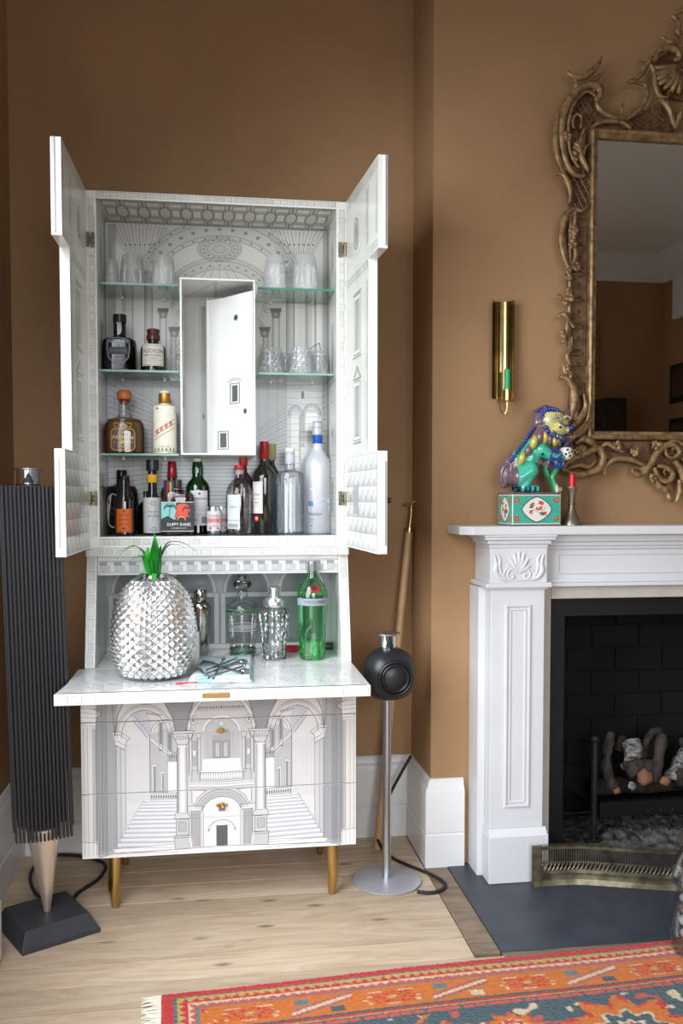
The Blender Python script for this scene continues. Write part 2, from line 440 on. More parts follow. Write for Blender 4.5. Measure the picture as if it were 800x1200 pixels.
# --- walls
def wallbox(name, boxes, m=WALL):
    b = MB()
    for q in boxes: b.box(*q)
    return struct(b.build(name, m))
wallbox('wall_back', [(LEFT - .15, RET, BACK, BACK + .15, 0, CEILZ), (2.61, RIGHT + .15, BACK, BACK + .15, 0, CEILZ)])
wallbox('wall_chimney', [(RET, 1.0, CH, 3.4, 0, CEILZ), (2.3, 2.61, CH, 3.4, 0, CEILZ), (1.0, 2.3, CH, 3.4, .93, CEILZ)])
wallbox('wall_left', [(LEFT - .2, LEFT, REAR - .15, y0, 0, CEILZ), (LEFT - .2, LEFT, y1, BACK + .15, 0, CEILZ), (LEFT - .2, LEFT, y0, y1, 0, z0), (LEFT - .2, LEFT, y0, y1, z1, CEILZ)])
x0, x1, z0r, z1r = WIN_R
wallbox('wall_rear', [(LEFT - .2, x0, REAR - .2, REAR, 0, CEILZ), (x1, RIGHT + .15, REAR - .2, REAR, 0, CEILZ), (x0, x1, REAR - .2, REAR, 0, z0r), (x0, x1, REAR - .2, REAR, z1r, CEILZ)])
wallbox('wall_right', [(RIGHT, RIGHT + .15, REAR - .2, 3.4, 0, CEILZ)])
wallbox('ceiling', [(LEFT - .2, RIGHT + .15, REAR - .2, 3.4, CEILZ, CEILZ + .1)], CEIL)
def sash(name, axis, at_, a0, a1, z0, z1):
    r_ = sroot(name, (at_, (a0 + a1) / 2, z0) if axis == 'x' else ((a0 + a1) / 2, at_, z0))
    def bar(n, p0, p1, q0, q1, d=.03):
        if axis == 'x': box(n, at_ - d / 2, at_ + d / 2, p0, p1, q0, q1, WHITE, r_, bevel=.003)
        else: box(n, p0, p1, at_ - d / 2, at_ + d / 2, q0, q1, WHITE, r_, bevel=.003)
    bar('stile', a0, a0 + .05, z0, z1, .05); bar('stile', a1 - .05, a1, z0, z1, .05)
    bar('rail', a0, a1, z0, z0 + .06, .05); bar('rail', a0, a1, z1 - .05, z1, .05); bar('rail', a0, a1, (z0 + z1) / 2 - .025, (z0 + z1) / 2 + .025, .05)
    bar('glazing_bar', (a0 + a1) / 2 - .012, (a0 + a1) / 2 + .012, z0, z1)
    return r_
sash('window_1', 'x', LEFT - .1, *WIN_L); sash('window_2', 'y', REAR - .1, *WIN_R)
def casing(name, axis, at_, sgn, a0, a1, z0, z1):
    b = MB()
    for q in ((a0 - .1, a0, z0 - .02, z1 + .1), (a1, a1 + .1, z0 - .02, z1 + .1), (a0, a1, z1, z1 + .1), (a0 - .12, a1 + .12, z0 - .06, z0 - .02)):
        if axis == 'x': b.box(at_, at_ + sgn * .025, q[0], q[1], q[2], q[3])
        else: b.box(q[0], q[1], at_, at_ + sgn * .025, q[2], q[3])
    return struct(b.build(name, WHITE, bevel=.003))
casing('trim_1', 'x', LEFT, 1, *WIN_L); casing('trim_2', 'y', REAR, 1, *WIN_R)
# --- skirting with plinth, groove and cap
SK = [(0, 0), (.022, 0), (.022, .105), (.0185, .108), (.0185, .111), (.021, .114), (.021, .245), (.018, .255), (.012, .262), (.010, .274), (.004, .284), (0, .286)]
def skirting(name, p, d, n, L, mitre=False):
    """p start, d run direction, n outward normal"""
    p, d, n = Vector(p), Vector(d), Vector(n)
    pts = [p + n * a + Vector((0, 0, 1)) * b for a, b in SK]
    b = MB().prism(pts, d * L)
    if mitre:      # outside corner: the near end is cut at 45 degrees
        for i, (a, _) in enumerate(SK): b.v[i] = tuple(Vector(b.v[i]) - d * a)
    return struct(b.build(name, WHITE, smooth=30))
skirting('baseboard_back', (LEFT, BACK, 0), (1, 0, 0), (0, -1, 0), RET - LEFT)
skirting('baseboard_left', (LEFT, y1 + .1, 0), (0, 1, 0), (1, 0, 0), BACK - y1 - .1)
skirting('baseboard_alcove', (RET, CH, 0), (0, 1, 0), (-1, 0, 0), BACK - CH, True)
skirting('baseboard_chimney', (RET, CH, 0), (1, 0, 0), (0, -1, 0), .80 - RET, True)
skirting('baseboard_rear', (1.62, REAR, 0), (1, 0, 0), (0, 1, 0), RIGHT - 1.62)
skirting('baseboard_right', (RIGHT, REAR, 0), (0, 1, 0), (-1, 0, 0), BACK - REAR)
# --- cornice, seen in the mirror
CR = [(0, 3.16), (.015, 3.16), (.02, 3.18), (.05, 3.21), (.055, 3.24), (.10, 3.28), (.13, 3.30), (.14, 3.34), (.17, 3.36), (.17, CEILZ), (0, CEILZ)]
def cornice(name, p, d, n, L):
    p, d, n = Vector(p), Vector(d), Vector(n)
    return struct(MB().prism([p + n * a + Vector((0, 0, 1)) * b for a, b in CR], d * L).build(name, CEIL, smooth=30))
cornice('trim_3', (LEFT, REAR, 0), (1, 0, 0), (0, 1, 0), RIGHT - LEFT)
cornice('trim_4', (RIGHT, REAR, 0), (0, 1, 0), (-1, 0, 0), BACK - REAR)
cornice('trim_5', (LEFT, BACK, 0), (1, 0, 0), (0, -1, 0), RET - LEFT)
cornice('trim_6', (LEFT, REAR, 0), (0, 1, 0), (1, 0, 0), BACK - REAR)
cornice('trim_7', (RET, CH, 0), (1, 0, 0), (0, -1, 0), 2.61 - RET)

# ================================================================= THE PRINTED BUREAU CABINET
CX0, CX1, CXM = -.377, .415, .019
cab = root('bureau_cabinet', (CXM, 2.8, 0), 'tall white bureau cabinet printed with grey architectural engravings, doors and flap open', 'cabinet')
# legs
for lx, ly in ((-.291, 2.64), (.348, 2.64), (-.291, 2.95), (.348, 2.95)):
    MB().tube([(lx, ly, .166), (lx, ly, .12), (lx - (.004 if lx < 0 else -.004), ly, .06), (lx, ly, .006), (lx, ly, 0)], [.0185, .0185, .0165, .0115, .010], n=16).build('leg', BRASS, cab, smooth=True)
# lower carcass and drawers
box('carcass', CX0, CX1, 2.613, 2.998, .163, .655, IVORY, cab, bevel=.002)
DRW = [(.163, .3485), (.3505, .5555), (.5575, .655)]
drawers = [box('drawer', CX0, CX1, 2.60, 2.6125, a, b, IVORY, cab, bevel=.001) for a, b in DRW]

def surf_front(mirror):
    def f(px, py, h):
        top = 830 - .034 * (px - 95); bot = 1005 - .047 * (px - 98)
        v = (py - top) / (bot - top); t = (px - 96) / 324
        if mirror: t = 1 - t
        return Vector((lerp(CX0, CX1, t), 2.60 - h, lerp(.604, .163, v)))
    return f
def front_half(mirror):
    a = Art(surf_front(mirror), ydown=True)
    G1, G2, G3, G4 = (214, 214, 216), (196, 197, 200), (172, 174, 178), (150, 152, 156)
    T = 808
    a.rect(96, T, 256, 1005.5 - .047 * 2, (226, 226, 227), 0)
    # outer pilaster
    a.rect(96, 846, 113, 1004, (222, 220, 218), 1); a.rect(96, 826, 121, 846, (214, 215, 216), 1)
    a.poly([(96, 829), (110, 832), (120, 838), (114, 842), (112, 852), (96, 854)], (232, 231, 229), 2)
    for yy in (832, 837, 842, 847, 851): a.line([(96, yy), (119 - (yy - 838) * .5 if yy > 838 else 118, yy + 1)], .5, INK2, 4)
    a.line([(110, 832), (121, 838), (114, 843), (113, 853)], .5, INK, 4)
    for xx in (99, 103.5, 109, 113): a.line([(xx, 853), (xx, 1002)], .35 if xx < 112 else .6, INK2 if xx < 112 else INK, 4)
    a.hatch(109, 855, 113, 986, .8, .3, G4, 3)
    a.rect(96, 985, 115, 1004, (232, 232, 231), 3); a.line([(96, 985), (115, 986.5), (115, 1003)], .5, INK, 4)
    # dark side wall
    a.poly([(113, T), (139, T), (139, 996), (115, 1004), (113, 1004)], (186, 188, 191), 1)
    a.hatch(113, 828, 138, 996, .75, .3, (148, 150, 154), 2); a.hatch(114, 828, 126, 1000, 1.2, .4, (120, 122, 126), 3)
    a.line([(131, 820), (134.5, 863)], .5, INK, 4); a.line([(146, 820), (137, 842), (134.5, 863)], .6, INK, 4)
    # bracket capital and small pilaster
    a.poly([(132, 859), (140, 858), (152, 866), (147, 870), (147, 876), (136, 874), (134, 866)], (230, 230, 230), 3)
    for q in ([(132, 859), (140, 858), (152, 866), (147, 870), (147, 876)], [(133, 862), (141, 862), (149, 868)], [(135, 868), (146, 874)], [(135, 874), (146, 880)]): a.line(q, .5, INK, 4)
    a.rect(136, 876, 146, 992, (208, 209, 211), 2); a.hatch(136, 878, 141, 992, 1.1, .3, G3, 3)
    for xx in (136, 141, 146.5): a.line([(xx, 876), (xx, 990 - (xx - 136) * 1.7)], .5, INK2, 4)
    # lit wall
    a.poly([(147, 868), (175, 862), (175, 936), (147, 972)], (224, 224, 226), 1); a.hatch(147, 872, 174, 940, 1.4, .25, (196, 197, 200), 2)
    # big side arch
    a.ring(169, 866, 34, 39, 7, 18, 180, (226, 226, 227), 2, 26)
    for rr in (0, 2.2, 7): a.arc(169, 866, 34 - rr, 39 - rr, 14 if rr else 30, 180, .55, INK if rr != 2.2 else INK2, 4, 26)
    a.poly([(135, 830), (147, 824), (139, 842), (135.5, 862)], (206, 207, 209), 1)
    a.poly([(190, 822), (193, 815), (228, 815), (224, 828), (216, 858), (204, 858), (201, 842)], (160, 162, 166), 3)
    a.hatch(193, 820, 226, 858, 1.5, .35, (128, 130, 134), 3, vert=False) if False else None
    for i in range(17):
        yy = 822 + i * 2.1; l = 190 + i * .85; r_ = 227 - i * .62
        a.line([(l, yy), (r_, yy)], .4, (124, 126, 130), 4)
    a.line([(189, 820), (201, 842), (205, 858)], .7, INK, 5); a.line([(229, 816), (221, 836), (217, 858)], .7, INK, 5)
    # receding gallery of the inner courtyard
    a.poly([(152, 838), (168, 832), (176, 845), (176, 866), (165, 858), (158, 845)], (205, 207, 216), 3)
    for i in range(6): a.line([(156 + i * 3, 842 + i * 3.4), (163 + i * 2.4, 838 + i * 3.6)], .7, (176, 178, 190), 4)
    a.line([(155, 845), (172, 866)], .6, INK, 4); a.line([(158, 841), (175, 862)], .4, INK2, 4)
    for i in range(9): a.rect(171 + i * 2, 836 + i * .25, 172 + i * 2, 838.5 + i * .25, (120, 121, 124), 4)
    a.poly([(175, 862), (202, 850), (206, 850), (206, 935), (175, 935)], (200, 201, 204), 1)
    a.ring(193, 860, 17, 15.5, 3, 70, 180, (232, 232, 232), 3, 14); a.arc(193, 860, 17, 15.5, 60, 180, .5, INK, 4); a.arc(193, 860, 14, 12.5, 60, 180, .4, INK2, 4)
    for xx, yt, yb, ww in ((186, 848, 880, 2.6), (196, 860, 888, 3)): a.rect(xx, yt, xx + ww, yb, (136, 138, 142), 4); a.frame(xx - 1, yt - 1, xx + ww + 1, yb, .4, INK, 5)
    a.poly([(174, 862), (202, 884), (202, 890), (174, 868)], (236, 236, 236), 4)
    for dy in (0, 2.6, 6): a.line([(174, 862 + dy), (196, 881 + dy * .8), (206, 882 + dy * .8)], .5, INK, 5)
    a.rect(196, 884, 206, 893, (190, 191, 194), 4)
    for i in range(5): a.line([(197 + i * 2, 885), (197 + i * 2, 892)], .5, INK, 5)
    a.poly([(176, 872), (195, 890), (195, 931), (176, 931)], (192, 193, 197), 3)
    for xx, yt, yb, ww in ((177.6, 897, 930, 4), (187.6, 905, 930, 3)):
        a.rect(xx - .8, yt - 1, xx + ww + .8, yb, (235, 235, 235), 4); a.rect(xx + .6, yt + 1, xx + ww, yb, (150, 152, 156), 5); a.frame(xx - .8, yt - 1, xx + ww + .8, yb, .35, INK, 5)
    a.rect(195, 893, 206, 931, (244, 244, 244), 3); a.line([(195, 890), (195, 931)], .4, INK2, 5); a.line([(174.5, 862), (174.5, 936)], .7, INK, 5)
    # landing balustrade
    a.rect(174, 929, 206, 937, (222, 222, 224), 5)
    for i in range(11): a.disc(176 + i * 2.8, 933, 1.0, 2.6, (130, 132, 136), 5, 8)
    for yy in (928.6, 936.6): a.line([(174, yy), (206, yy)], .6, INK, 5)
    # stairs
    n = 13
    for i in range(n):
        t0, t1 = (i / n) ** 1.25, ((i + 1) / n) ** 1.25
        ya, yb = lerp(937, 998, t0), lerp(937, 998, t1)
        xl = lerp(168, 133, t1)
        a.poly([(xl, ya), (207, ya - .5), (207, yb - .5), (xl, yb)], (233, 234, 238) if i % 1 == 0 else G1, 5)
        a.poly([(xl, lerp(ya, yb, .55)), (207, lerp(ya, yb, .5)), (207, yb - .6), (xl, yb)], (204, 206, 214), 6)
        a.line([(xl, yb), (207, yb - .8)], .4, INK2, 7); a.line([(lerp(168, 133, t0), ya), (xl, ya), (xl, yb)], .4, INK2, 7)
    a.poly([(131, 993), (202, 988), (210, 990), (206, 994), (133, 999)], (240, 240, 241), 6); a.line([(131, 993), (202, 988), (210, 990), (206, 994), (133, 999)], .5, INK2, 7)
    # column
    a.poly([(200, 858), (226, 857), (224, 862), (221, 870), (216, 874), (207, 874), (204, 868)], (214, 215, 217), 7)
    for q in ([(200, 858), (226, 857)], [(201, 861), (225, 860)], [(203, 867), (223, 866)], [(206, 873.5), (218, 873)], [(200, 858), (204, 868), (207, 874)], [(226, 857), (222, 867), (217, 873)]): a.line(q, .55, INK, 8)
    for i in range(5): a.disc(206 + i * 3.4, 864, 1.2, 1.6, G3, 8, 8)
    a.rect(206, 874, 217, 952, (236, 236, 237), 7)
    for i, g in enumerate((150, 176, 196, 212)): a.rect(206 + i * .9, 876, 206.9 + i * .9, 951, (g, g + 1, g + 4), 8)
    a.rect(214.5, 876, 217, 951, (206, 207, 210), 8); a.line([(206, 874), (205.5, 952)], .5, INK, 9); a.line([(217, 874), (217.5, 952)], .5, INK, 9)
    a.poly([(204, 952), (219, 952), (221, 958), (202, 959)], (216, 216, 218), 8); a.line([(204, 952), (219, 952), (221, 958), (202, 959), (204, 952)], .5, INK, 9)
    a.rect(204.5, 959, 219, 978, (206, 207, 209), 8); a.rect(207, 962, 216, 973, (186, 188, 191), 9); a.frame(207, 962, 216, 973, .4, INK, 10); a.frame(204.5, 959, 219, 978, .5, INK, 10)
    a.poly([(202, 978), (220, 978), (224, 993), (203, 994)], (202, 203, 206), 9); a.poly([(219, 978), (222, 978), (224.5, 993), (222, 994)], (238, 238, 238), 10)
    for q in ([(202, 978), (221, 977.5)], [(202, 981), (221, 980)], [(202, 978), (203, 994), (224, 992.5), (221, 978)]): a.line(q, .5, INK, 10)
    # centre hall: vault, lunette, paired columns
    a.poly([(218, 858), (222, 838), (232, 820), (258, 812), (258, 925), (218, 925)], (206, 207, 209), 2)
    a.ring(258, 862, 42, 52, 5, 90, 172, (234, 234, 234), 3, 20)
    for rr in (0, 1.6, 5): a.arc(258, 862, 42 - rr, 52 - rr, 90, 175, .6, INK if rr == 0 else INK2, 5, 20)
    for i in range(11): a.rect(231 + i * 2.6, 829.5 - i * .1, 232.3 + i * 2.6, 832.5 - i * .1, (112, 113, 117), 4)
    a.line([(229, 834), (257, 833)], .4, INK2, 4)
    a.disc(225.5, 845, 4.2, 5.2, (222, 222, 224), 4); a.arc(225.5, 845, 4.2, 5.2, 0, 360, .5, INK, 5); a.disc(225.5, 845, 1.8, 2.8, (150, 152, 156), 5, 10)
    a.disc(258, 858, 22, 18, (194, 195, 198), 3, 20, 90, 180); a.poly([(236, 858), (258, 840), (258, 905), (236, 905)], (198, 199, 202), 3)
    a.ring(258, 858, 22, 18, 2, 90, 178, (246, 246, 246), 4, 18); a.arc(258, 858, 19.5, 15.8, 90, 178, .4, INK2, 5)
    a.disc(258, 849, 3.2, 3, (226, 226, 228), 5, 12); a.arc(258, 849, 3.2, 3, 0, 360, .4, INK2, 6)
    a.hatch(238, 858, 250, 890, 2, .3, G4, 4)
    a.rect(247, 862, 258, 889, (176, 178, 181), 5); a.frame(249, 869, 256.6, 888, .5, INK, 6); a.rect(251, 871, 255.6, 887, (200, 201, 204), 6); a.frame(251, 871, 255.6, 887, .35, INK2, 7)
    a.poly([(235, 905), (236, 890), (258, 889), (258, 905)], (244, 244, 244), 5)
    for x_ in (219.5, 229.5):
        a.rect(x_, 866, x_ + 3.8, 908, (216, 217, 219), 6); a.rect(x_, 866, x_ + 1.3, 908, (168, 170, 174), 7)
        a.line([(x_, 866), (x_, 908)], .45, INK, 8); a.line([(x_ + 3.8, 866), (x_ + 3.8, 908)], .45, INK, 8)
        a.poly([(x_ - 1.5, 860), (x_ + 5.5, 860), (x_ + 4, 866), (x_, 866)], (210, 211, 213), 7); a.line([(x_ - 1.5, 860), (x_ + 5.5, 860), (x_ + 4, 866), (x_, 866), (x_ - 1.5, 860)], .45, INK, 8)
    a.rect(224, 868, 229, 898, (176, 178, 182), 5); a.rect(224.5, 880, 227.5, 886, (240, 240, 240), 6)
    # balustrade and cornice
    a.rect(232, 904, 258, 915, (176, 178, 180), 7)
    for i in range(9): a.disc(235 + i * 2.9, 909.5, 1.15, 4.2, (242, 242, 242), 8, 8)
    for yy in (904.5, 915): a.line([(231, yy), (258, yy)], .9, (236, 236, 236), 8); a.line([(231, yy + .7), (258, yy + .7)], .4, INK, 9)
    a.rect(223, 903, 232, 916, (198, 199, 202), 7); a.frame(223, 903, 232, 916, .4, INK, 8)
    a.rect(219, 915.5, 258, 922, (228, 228, 229), 8)
    for yy in (916, 918.5, 922): a.line([(219, yy), (258, yy)], .5, INK2, 9)
    # lower arcade
    a.rect(218, 922, 258, 992, (212, 213, 215), 4)
    a.poly([(223, 926), (240, 926), (230, 934), (226, 943), (223, 943)], (226, 226, 227), 5); a.line([(223, 926), (240, 926), (230, 934), (226, 943), (223, 941), (223, 926)], .5, INK, 6)
    a.ring(258, 952, 31, 27, 8, 90, 165, (198, 199, 202), 5, 20)
    for rr, c_ in ((0, INK), (3, INK2), (5.5, INK2), (8, INK)): a.arc(258, 952, 31 - rr, 27 - rr, 90, 168, .55, c_, 7, 20)
    a.disc(258, 953, 22, 19, (236, 236, 237), 6, 20, 90, 180); a.poly([(236, 953), (258, 934), (258, 990), (236, 991)], (236, 236, 237), 6)
    a.poly([(218, 944), (236, 944), (234, 950), (221, 950)], (222, 222, 224), 7); a.line([(218, 944), (236, 944), (234, 950), (221, 950)], .5, INK, 8)
    a.rect(222, 950, 232, 991, (186, 188, 191), 7); a.hatch(222, 952, 232, 990, 1.2, .3, G4, 8); a.rect(232.5, 950, 236, 991, (232, 232, 232), 7)
    for xx in (222, 232.3, 234, 236.3): a.line([(xx, 950), (xx, 991)], .4, INK, 8)
    for yy in (954, 958): a.line([(222, yy), (232, yy)], .4, INK2, 9)
    a.line([(236, 957), (258, 956.5)], .35, INK2, 8)
    a.arc(258, 974, 16, 14, 90, 175, .6, INK, 8); a.disc(242.5, 972, 1.5, 1.8, (170, 172, 176), 8, 8)
    a.rect(251, 966, 258, 990, (104, 105, 108), 8); a.hatch(251, 966, 258, 990, 1.2, .3, (70, 72, 74), 9); a.line([(251, 990), (251, 966), (258, 966)], .6, (240, 240, 240), 9)
    a.rect(254, 945, 258, 950, (120, 120, 128), 8)
    # forecourt
    a.poly([(115, 1004), (134, 998), (203, 994.5), (258, 990.5), (258, 998.5), (96, 1005)], (236, 236, 236), 6); a.line([(115, 1003.6), (134, 998), (205, 994), (258, 990.5)], .5, INK2, 7)
    # the seams between the drawers, drawn over
    return a.mb
def split_print(mbs):   # left half, right half
    for (za, zb), d in zip(DRW, drawers):
        out = MB()
        for half, mb_ in zip((-1, 1), mbs):
            for f, c in zip(mb_.f, mb_.c):
                # clip every face to the drawer it lies on
                P = [Vector(mb_.v[i]) for i in f]
                for lim, sg in ((za + .0004, 1), (zb - .0004, -1)):
                    Q = []
                    for p, q in zip(P, P[1:] + P[:1]):
                        ip, iq = (p.z - lim) * sg >= 0, (q.z - lim) * sg >= 0
                        if ip: Q.append(p)
                        if ip != iq: Q.append(p.lerp(q, (lim - p.z) / (q.z - p.z)))
                    P = Q
                    if len(P) < 3: break
                Q = []
                for p, q in zip(P, P[1:] + P[:1]):
                    ip, iq = (p.x - CXM) * half >= 0, (q.x - CXM) * half >= 0
                    if ip: Q.append(p)
                    if ip != iq: Q.append(p.lerp(q, (CXM - p.x) / (q.x - p.x)))
                P = Q
                if len(P) >= 3: out.quad([(max(CX0 + .0005, min(CX1 - .0005, p.x)), p.y, p.z) for p in P], c)
        out.build('printed_scene', PRINT, d)
split_print([front_half(False), front_half(True)])
# brass locks with keys on the two lower drawers
for i, zc in ((1, .520), (0, .303)):
    d = drawers[i]
    b = MB(); b.box(CXM - .016, CXM + .016, 2.594, 2.5985, zc - .0045, zc + .0045); b.build('lock_plate', BRASS, d, bevel=.001)
    MB().tube([(CXM, 2.596, zc), (CXM, 2.575, zc)], .0025).tube([(CXM + .007 * cos(t * pi / 6), 2.574, zc + .007 + .007 * sin(t * pi / 6)) for t in range(12)], .002, closed=True).build('key', BRASS, d, smooth=True)

# writing flap and desk floor
def deskart(name, x0, x1, ya, yb, z, parent):
    a = Art(planeZ(z)); rnd = random.Random(3 if name == 'printed_blocks' else 5)
    a.rect(x0 + .001, ya + .001, x1 - .001, yb - .001, (232, 233, 232), 0)
    y_ = ya + .012; row = 0
    while y_ < yb - .005:
        d_ = .026
        x_ = x0 + .01 + (row % 2) * .02
        while x_ < x1 - .01:
            L_ = rnd.uniform(.035, .06)
            if rnd.random() < .8: a.line([(x_, y_), (min(x_ + L_ * .6, x1 - .004), y_ + rnd.uniform(-.001, .002))], .0016, (140, 142, 146), 2)
            if rnd.random() < .6: a.line([(x_, y_), (x_ + .003, min(y_ + d_ * .7, yb - .002))], .0013, (150, 152, 156), 2)
            for _ in range(3):
                u = x_ + rnd.uniform(0, L_); v = y_ + rnd.uniform(0, d_)
                if v < yb - .002 and u < x1 - .012: a.line([(u, v), (u + rnd.uniform(.002, .008), v + rnd.uniform(-.002, .002))], .001, (160, 162, 166), 2)
            x_ += L_
        y_ += d_; row += 1
    return a.build(name, parent)
flap = MB().hexa([(-.409, 2.36, .662), (.417, 2.36, .662), (CX1, 2.69, .662), (CX0, 2.69, .662), (-.409, 2.36, .692), (.417, 2.36, .692), (CX1, 2.69, .695), (CX0, 2.69, .695)]).build('writing_flap', IVORY, cab, bevel=.002)
deskart('printed_blocks', -.395, .405, 2.362, 2.688, .6942, flap)
a = Art(planeY(2.36)); a.blocks(-.405, .665, .413, .689, 'x', .034, (150, 150, 150), fill=(224, 225, 224)); a.build('printed_edge', flap)
a = Art(planeY(2.3585)); a.rect(-.03, .673, .038, .684, (176, 142, 88), 2); a.rect(-.018, .676, .026, .681, (150, 122, 84), 3)
kp = MB().box(-.031, .039, 2.356, 2.3595, .672, .685).build('lock_plate', BRASS, flap, bevel=.0015)
df = box('desk_floor', CX0 + .001, CX1 - .001, 2.691, 2.99, .662, .695, IVORY, cab)
deskart('printed_blocks', CX0 + .034, CX1 - .034, 2.692, 2.972, .695, df)
# bureau sides (sloping), back, fascia, top board
for s_, (xa, xb) in (('l', (CX0, CX0 + .030)), ('r', (CX1 - .030, CX1))):
    sd = MB().prism([(xa, 2.690, .6955), (xa, 2.765, 1.0195), (xa, 2.998, 1.0195), (xa, 2.998, .6955)], (xb - xa, 0, 0)).build('bureau_side', IVORY, cab, bevel=.0015)
    def slope(u, v, h): t = (v - .6955) / .324; return Vector((u, 2.690 + .075 * t - h * .974, v + h * .225))
    a = Art(slope); a.blocks(xa + .002, .70, xb - .002, 1.016, 'y', .036, (120, 120, 118)); a.build('printed_edge', sd)
    inner = xb if s_ == 'l' else xa; sg = 1 if s_ == 'l' else -1
    a = Art(planeX(inner, sg)); a.rect(2.775, .697, 2.972, .965, (196, 197, 196), 0)
    for yy in (2.80, 2.85, 2.90, 2.95): a.line([(yy, .70), (yy, .965)], .0018, INK2, 3)
    a.build('printed_panel', sd)
bb = box('bureau_back', CX0 + .0305, CX1 - .0305, 2.975, 2.997, .6955, 1.0195, IVORY, cab)
a = Art(planeY(2.975)); a.rect(CX0 + .031, .696, CX1 - .031, .978, (168, 170, 170), 0)
nA = 4; wA = (CX1 - CX0 - .07) / nA
for i in range(nA):
    xc = CX0 + .035 + wA * (i + .5)
    a.rect(xc - wA * .40, .715, xc + wA * .40, .885, (116, 118, 120), 1); a.disc(xc, .885, wA * .40, .085, (116, 118, 120), 1, 20, 0, 180)
    a.ring(xc, .885, wA * .44, .094, .011, 0, 180, (206, 207, 207), 2); a.arc(xc, .885, wA * .44, .094, 0, 180, .0016, INK, 3); a.arc(xc, .885, wA * .40, .083, 0, 180, .0014, INK, 3)
    a.rect(xc - wA * .40, .868, xc + wA * .40, .884, (190, 191, 191), 2); a.line([(xc - wA * .4, .868), (xc + wA * .4, .868)], .0014, INK, 3); a.line([(xc - wA * .4, .884), (xc + wA * .4, .884)], .0014, INK, 3)
    for sx_ in (-1, 1):
        xx = xc + sx_ * wA * .44
        a.rect(xx - .008, .715, xx + .008, .88, (204, 205, 205), 2); a.line([(xx - .008, .715), (xx - .008, .88)], .0012, INK, 3); a.line([(xx + .008, .715), (xx + .008, .88)], .0012, INK, 3)
    a.hatch(xc - wA * .38, .72, xc + wA * .38, .865, .006, .0007, (96, 98, 100), 2)
a.rect(CX0 + .031, .697, CX1 - .031, .714, (214, 214, 212), 2); a.line([(CX0 + .031, .714), (CX1 - .031, .714)], .0015, INK, 3)
a.build('printed_arcade', bb)
fs = box('fascia', CX0 + .0305, CX1 - .0305, 2.776, 2.79, .962, 1.0195, IVORY, cab, bevel=.001)
a = Art(planeY(2.776)); a.rect(CX0 + .032, .963, CX1 - .032, 1.018, (214, 214, 212), 0)
a.rect(CX0 + .032, 1.004, CX1 - .032, 1.018, (226, 226, 224), 1)
for zz in (.968, .972, 1.003, 1.006): a.line([(CX0 + .032, zz), (CX1 - .032, zz)], .0012, INK2, 3)
nd = 17
for i in range(nd):
    xc = lerp(CX0 + .05, CX1 - .05, i / (nd - 1))
    a.rect(xc - .013, .974, xc + .006, .992, (186, 187, 187), 2); a.frame(xc - .013, .974, xc + .006, .992, .0011, INK2, 3)
    a.rect(xc - .015, .992, xc + .008, 1.002, (146, 148, 150), 2)
    for q in range(3): a.line([(xc + .009 + q * .0035, .974), (xc + .009 + q * .0035, .992)], .0012, (120, 121, 123), 3)
a.build('printed_dentils', fs)
tb = box('waist_moulding', CX0 - .001, CX1 + .001, 2.747, 2.998, 1.020, 1.0445, IVORY, cab, bevel=.002)
a = Art(planeY(2.747)); a.blocks(CX0 + .002, 1.022, CX1 - .002, 1.043, 'x', .026); a.build('printed_edge', tb)

# upper cabinet shell
UX0, UX1, IX0, IX1 = -.367, .409, -.336, .377
UF, UB = 2.75, 2.985
def brickrun(a, x0, z0, x1, z1, along, step): a.blocks(x0, z0, x1, z1, along, step, (124, 124, 120))
sides = []
for s_, (xa, xb) in (('l', (UX0, IX0)), ('r', (IX1, UX1))):
    sd = box('side_panel', xa, xb, UF, 2.998, 1.045, 2.0995, IVORY, cab, bevel=.0012)
    a = Art(planeY(UF)); brickrun(a, xa + .003, 1.08, xb - .003, 2.076, 'y', .024); a.build('printed_edge', sd)
    inner, sg = (xb, 1) if s_ == 'l' else (xa, -1)
    a = Art(planeX(inner, sg)); a.rect(UF + .004, 1.081, UB, 2.079, (208, 208, 202), 0)
    a.rect(2.93, 1.081, 2.984, 2.079, (150, 151, 150), 1); a.hatch(2.93, 1.081, 2.984, 2.079, .007, .0012, (120, 121, 121), 2)
    a.disc(2.84, 1.955, .022, .055, (206, 206, 202), 1); a.arc(2.84, 1.955, .022, .055, 0, 360, .002, INK, 3); a.disc(2.84, 1.955, .012, .04, (130, 131, 128), 2); 
    for zc, hh in ((1.66, .08), (1.20, .06)):
        a.rect(2.82, zc - hh, 2.86, zc + hh, (190, 190, 186), 1); a.frame(2.82, zc - hh, 2.86, zc + hh, .0018, INK, 3); a.rect(2.828, zc - hh + .012, 2.852, zc + hh - .012, (130, 130, 126), 2)
    a.line([(2.80, zc := 1.50), (2.84, 1.54), (2.88, 1.50), (2.80, 1.50)], .0018, INK, 3)
    a.disc(2.84, 1.40, .006, .012, (40, 40, 40), 3)
    for zz in (1.83, 1.845, 1.56): a.line([(UF + .005, zz), (2.93, zz)], .0016, INK2, 3)
    a.hatch(UF + .006, 1.09, 2.93, 1.34, .018, .0012, INK2, 2, vert=False)
    a.build('printed_panel', sd); sides.append(sd)
top = box('top_panel', IX0 + .0003, IX1 - .0003, UF, 2.998, 2.077, 2.0995, IVORY, cab, bevel=.001)
a = Art(planeY(UF)); a.blocks(IX0 + .002, 2.080, IX1 - .002, 2.098, 'x', .021, (120, 120, 118)); a.build('printed_edge', top)
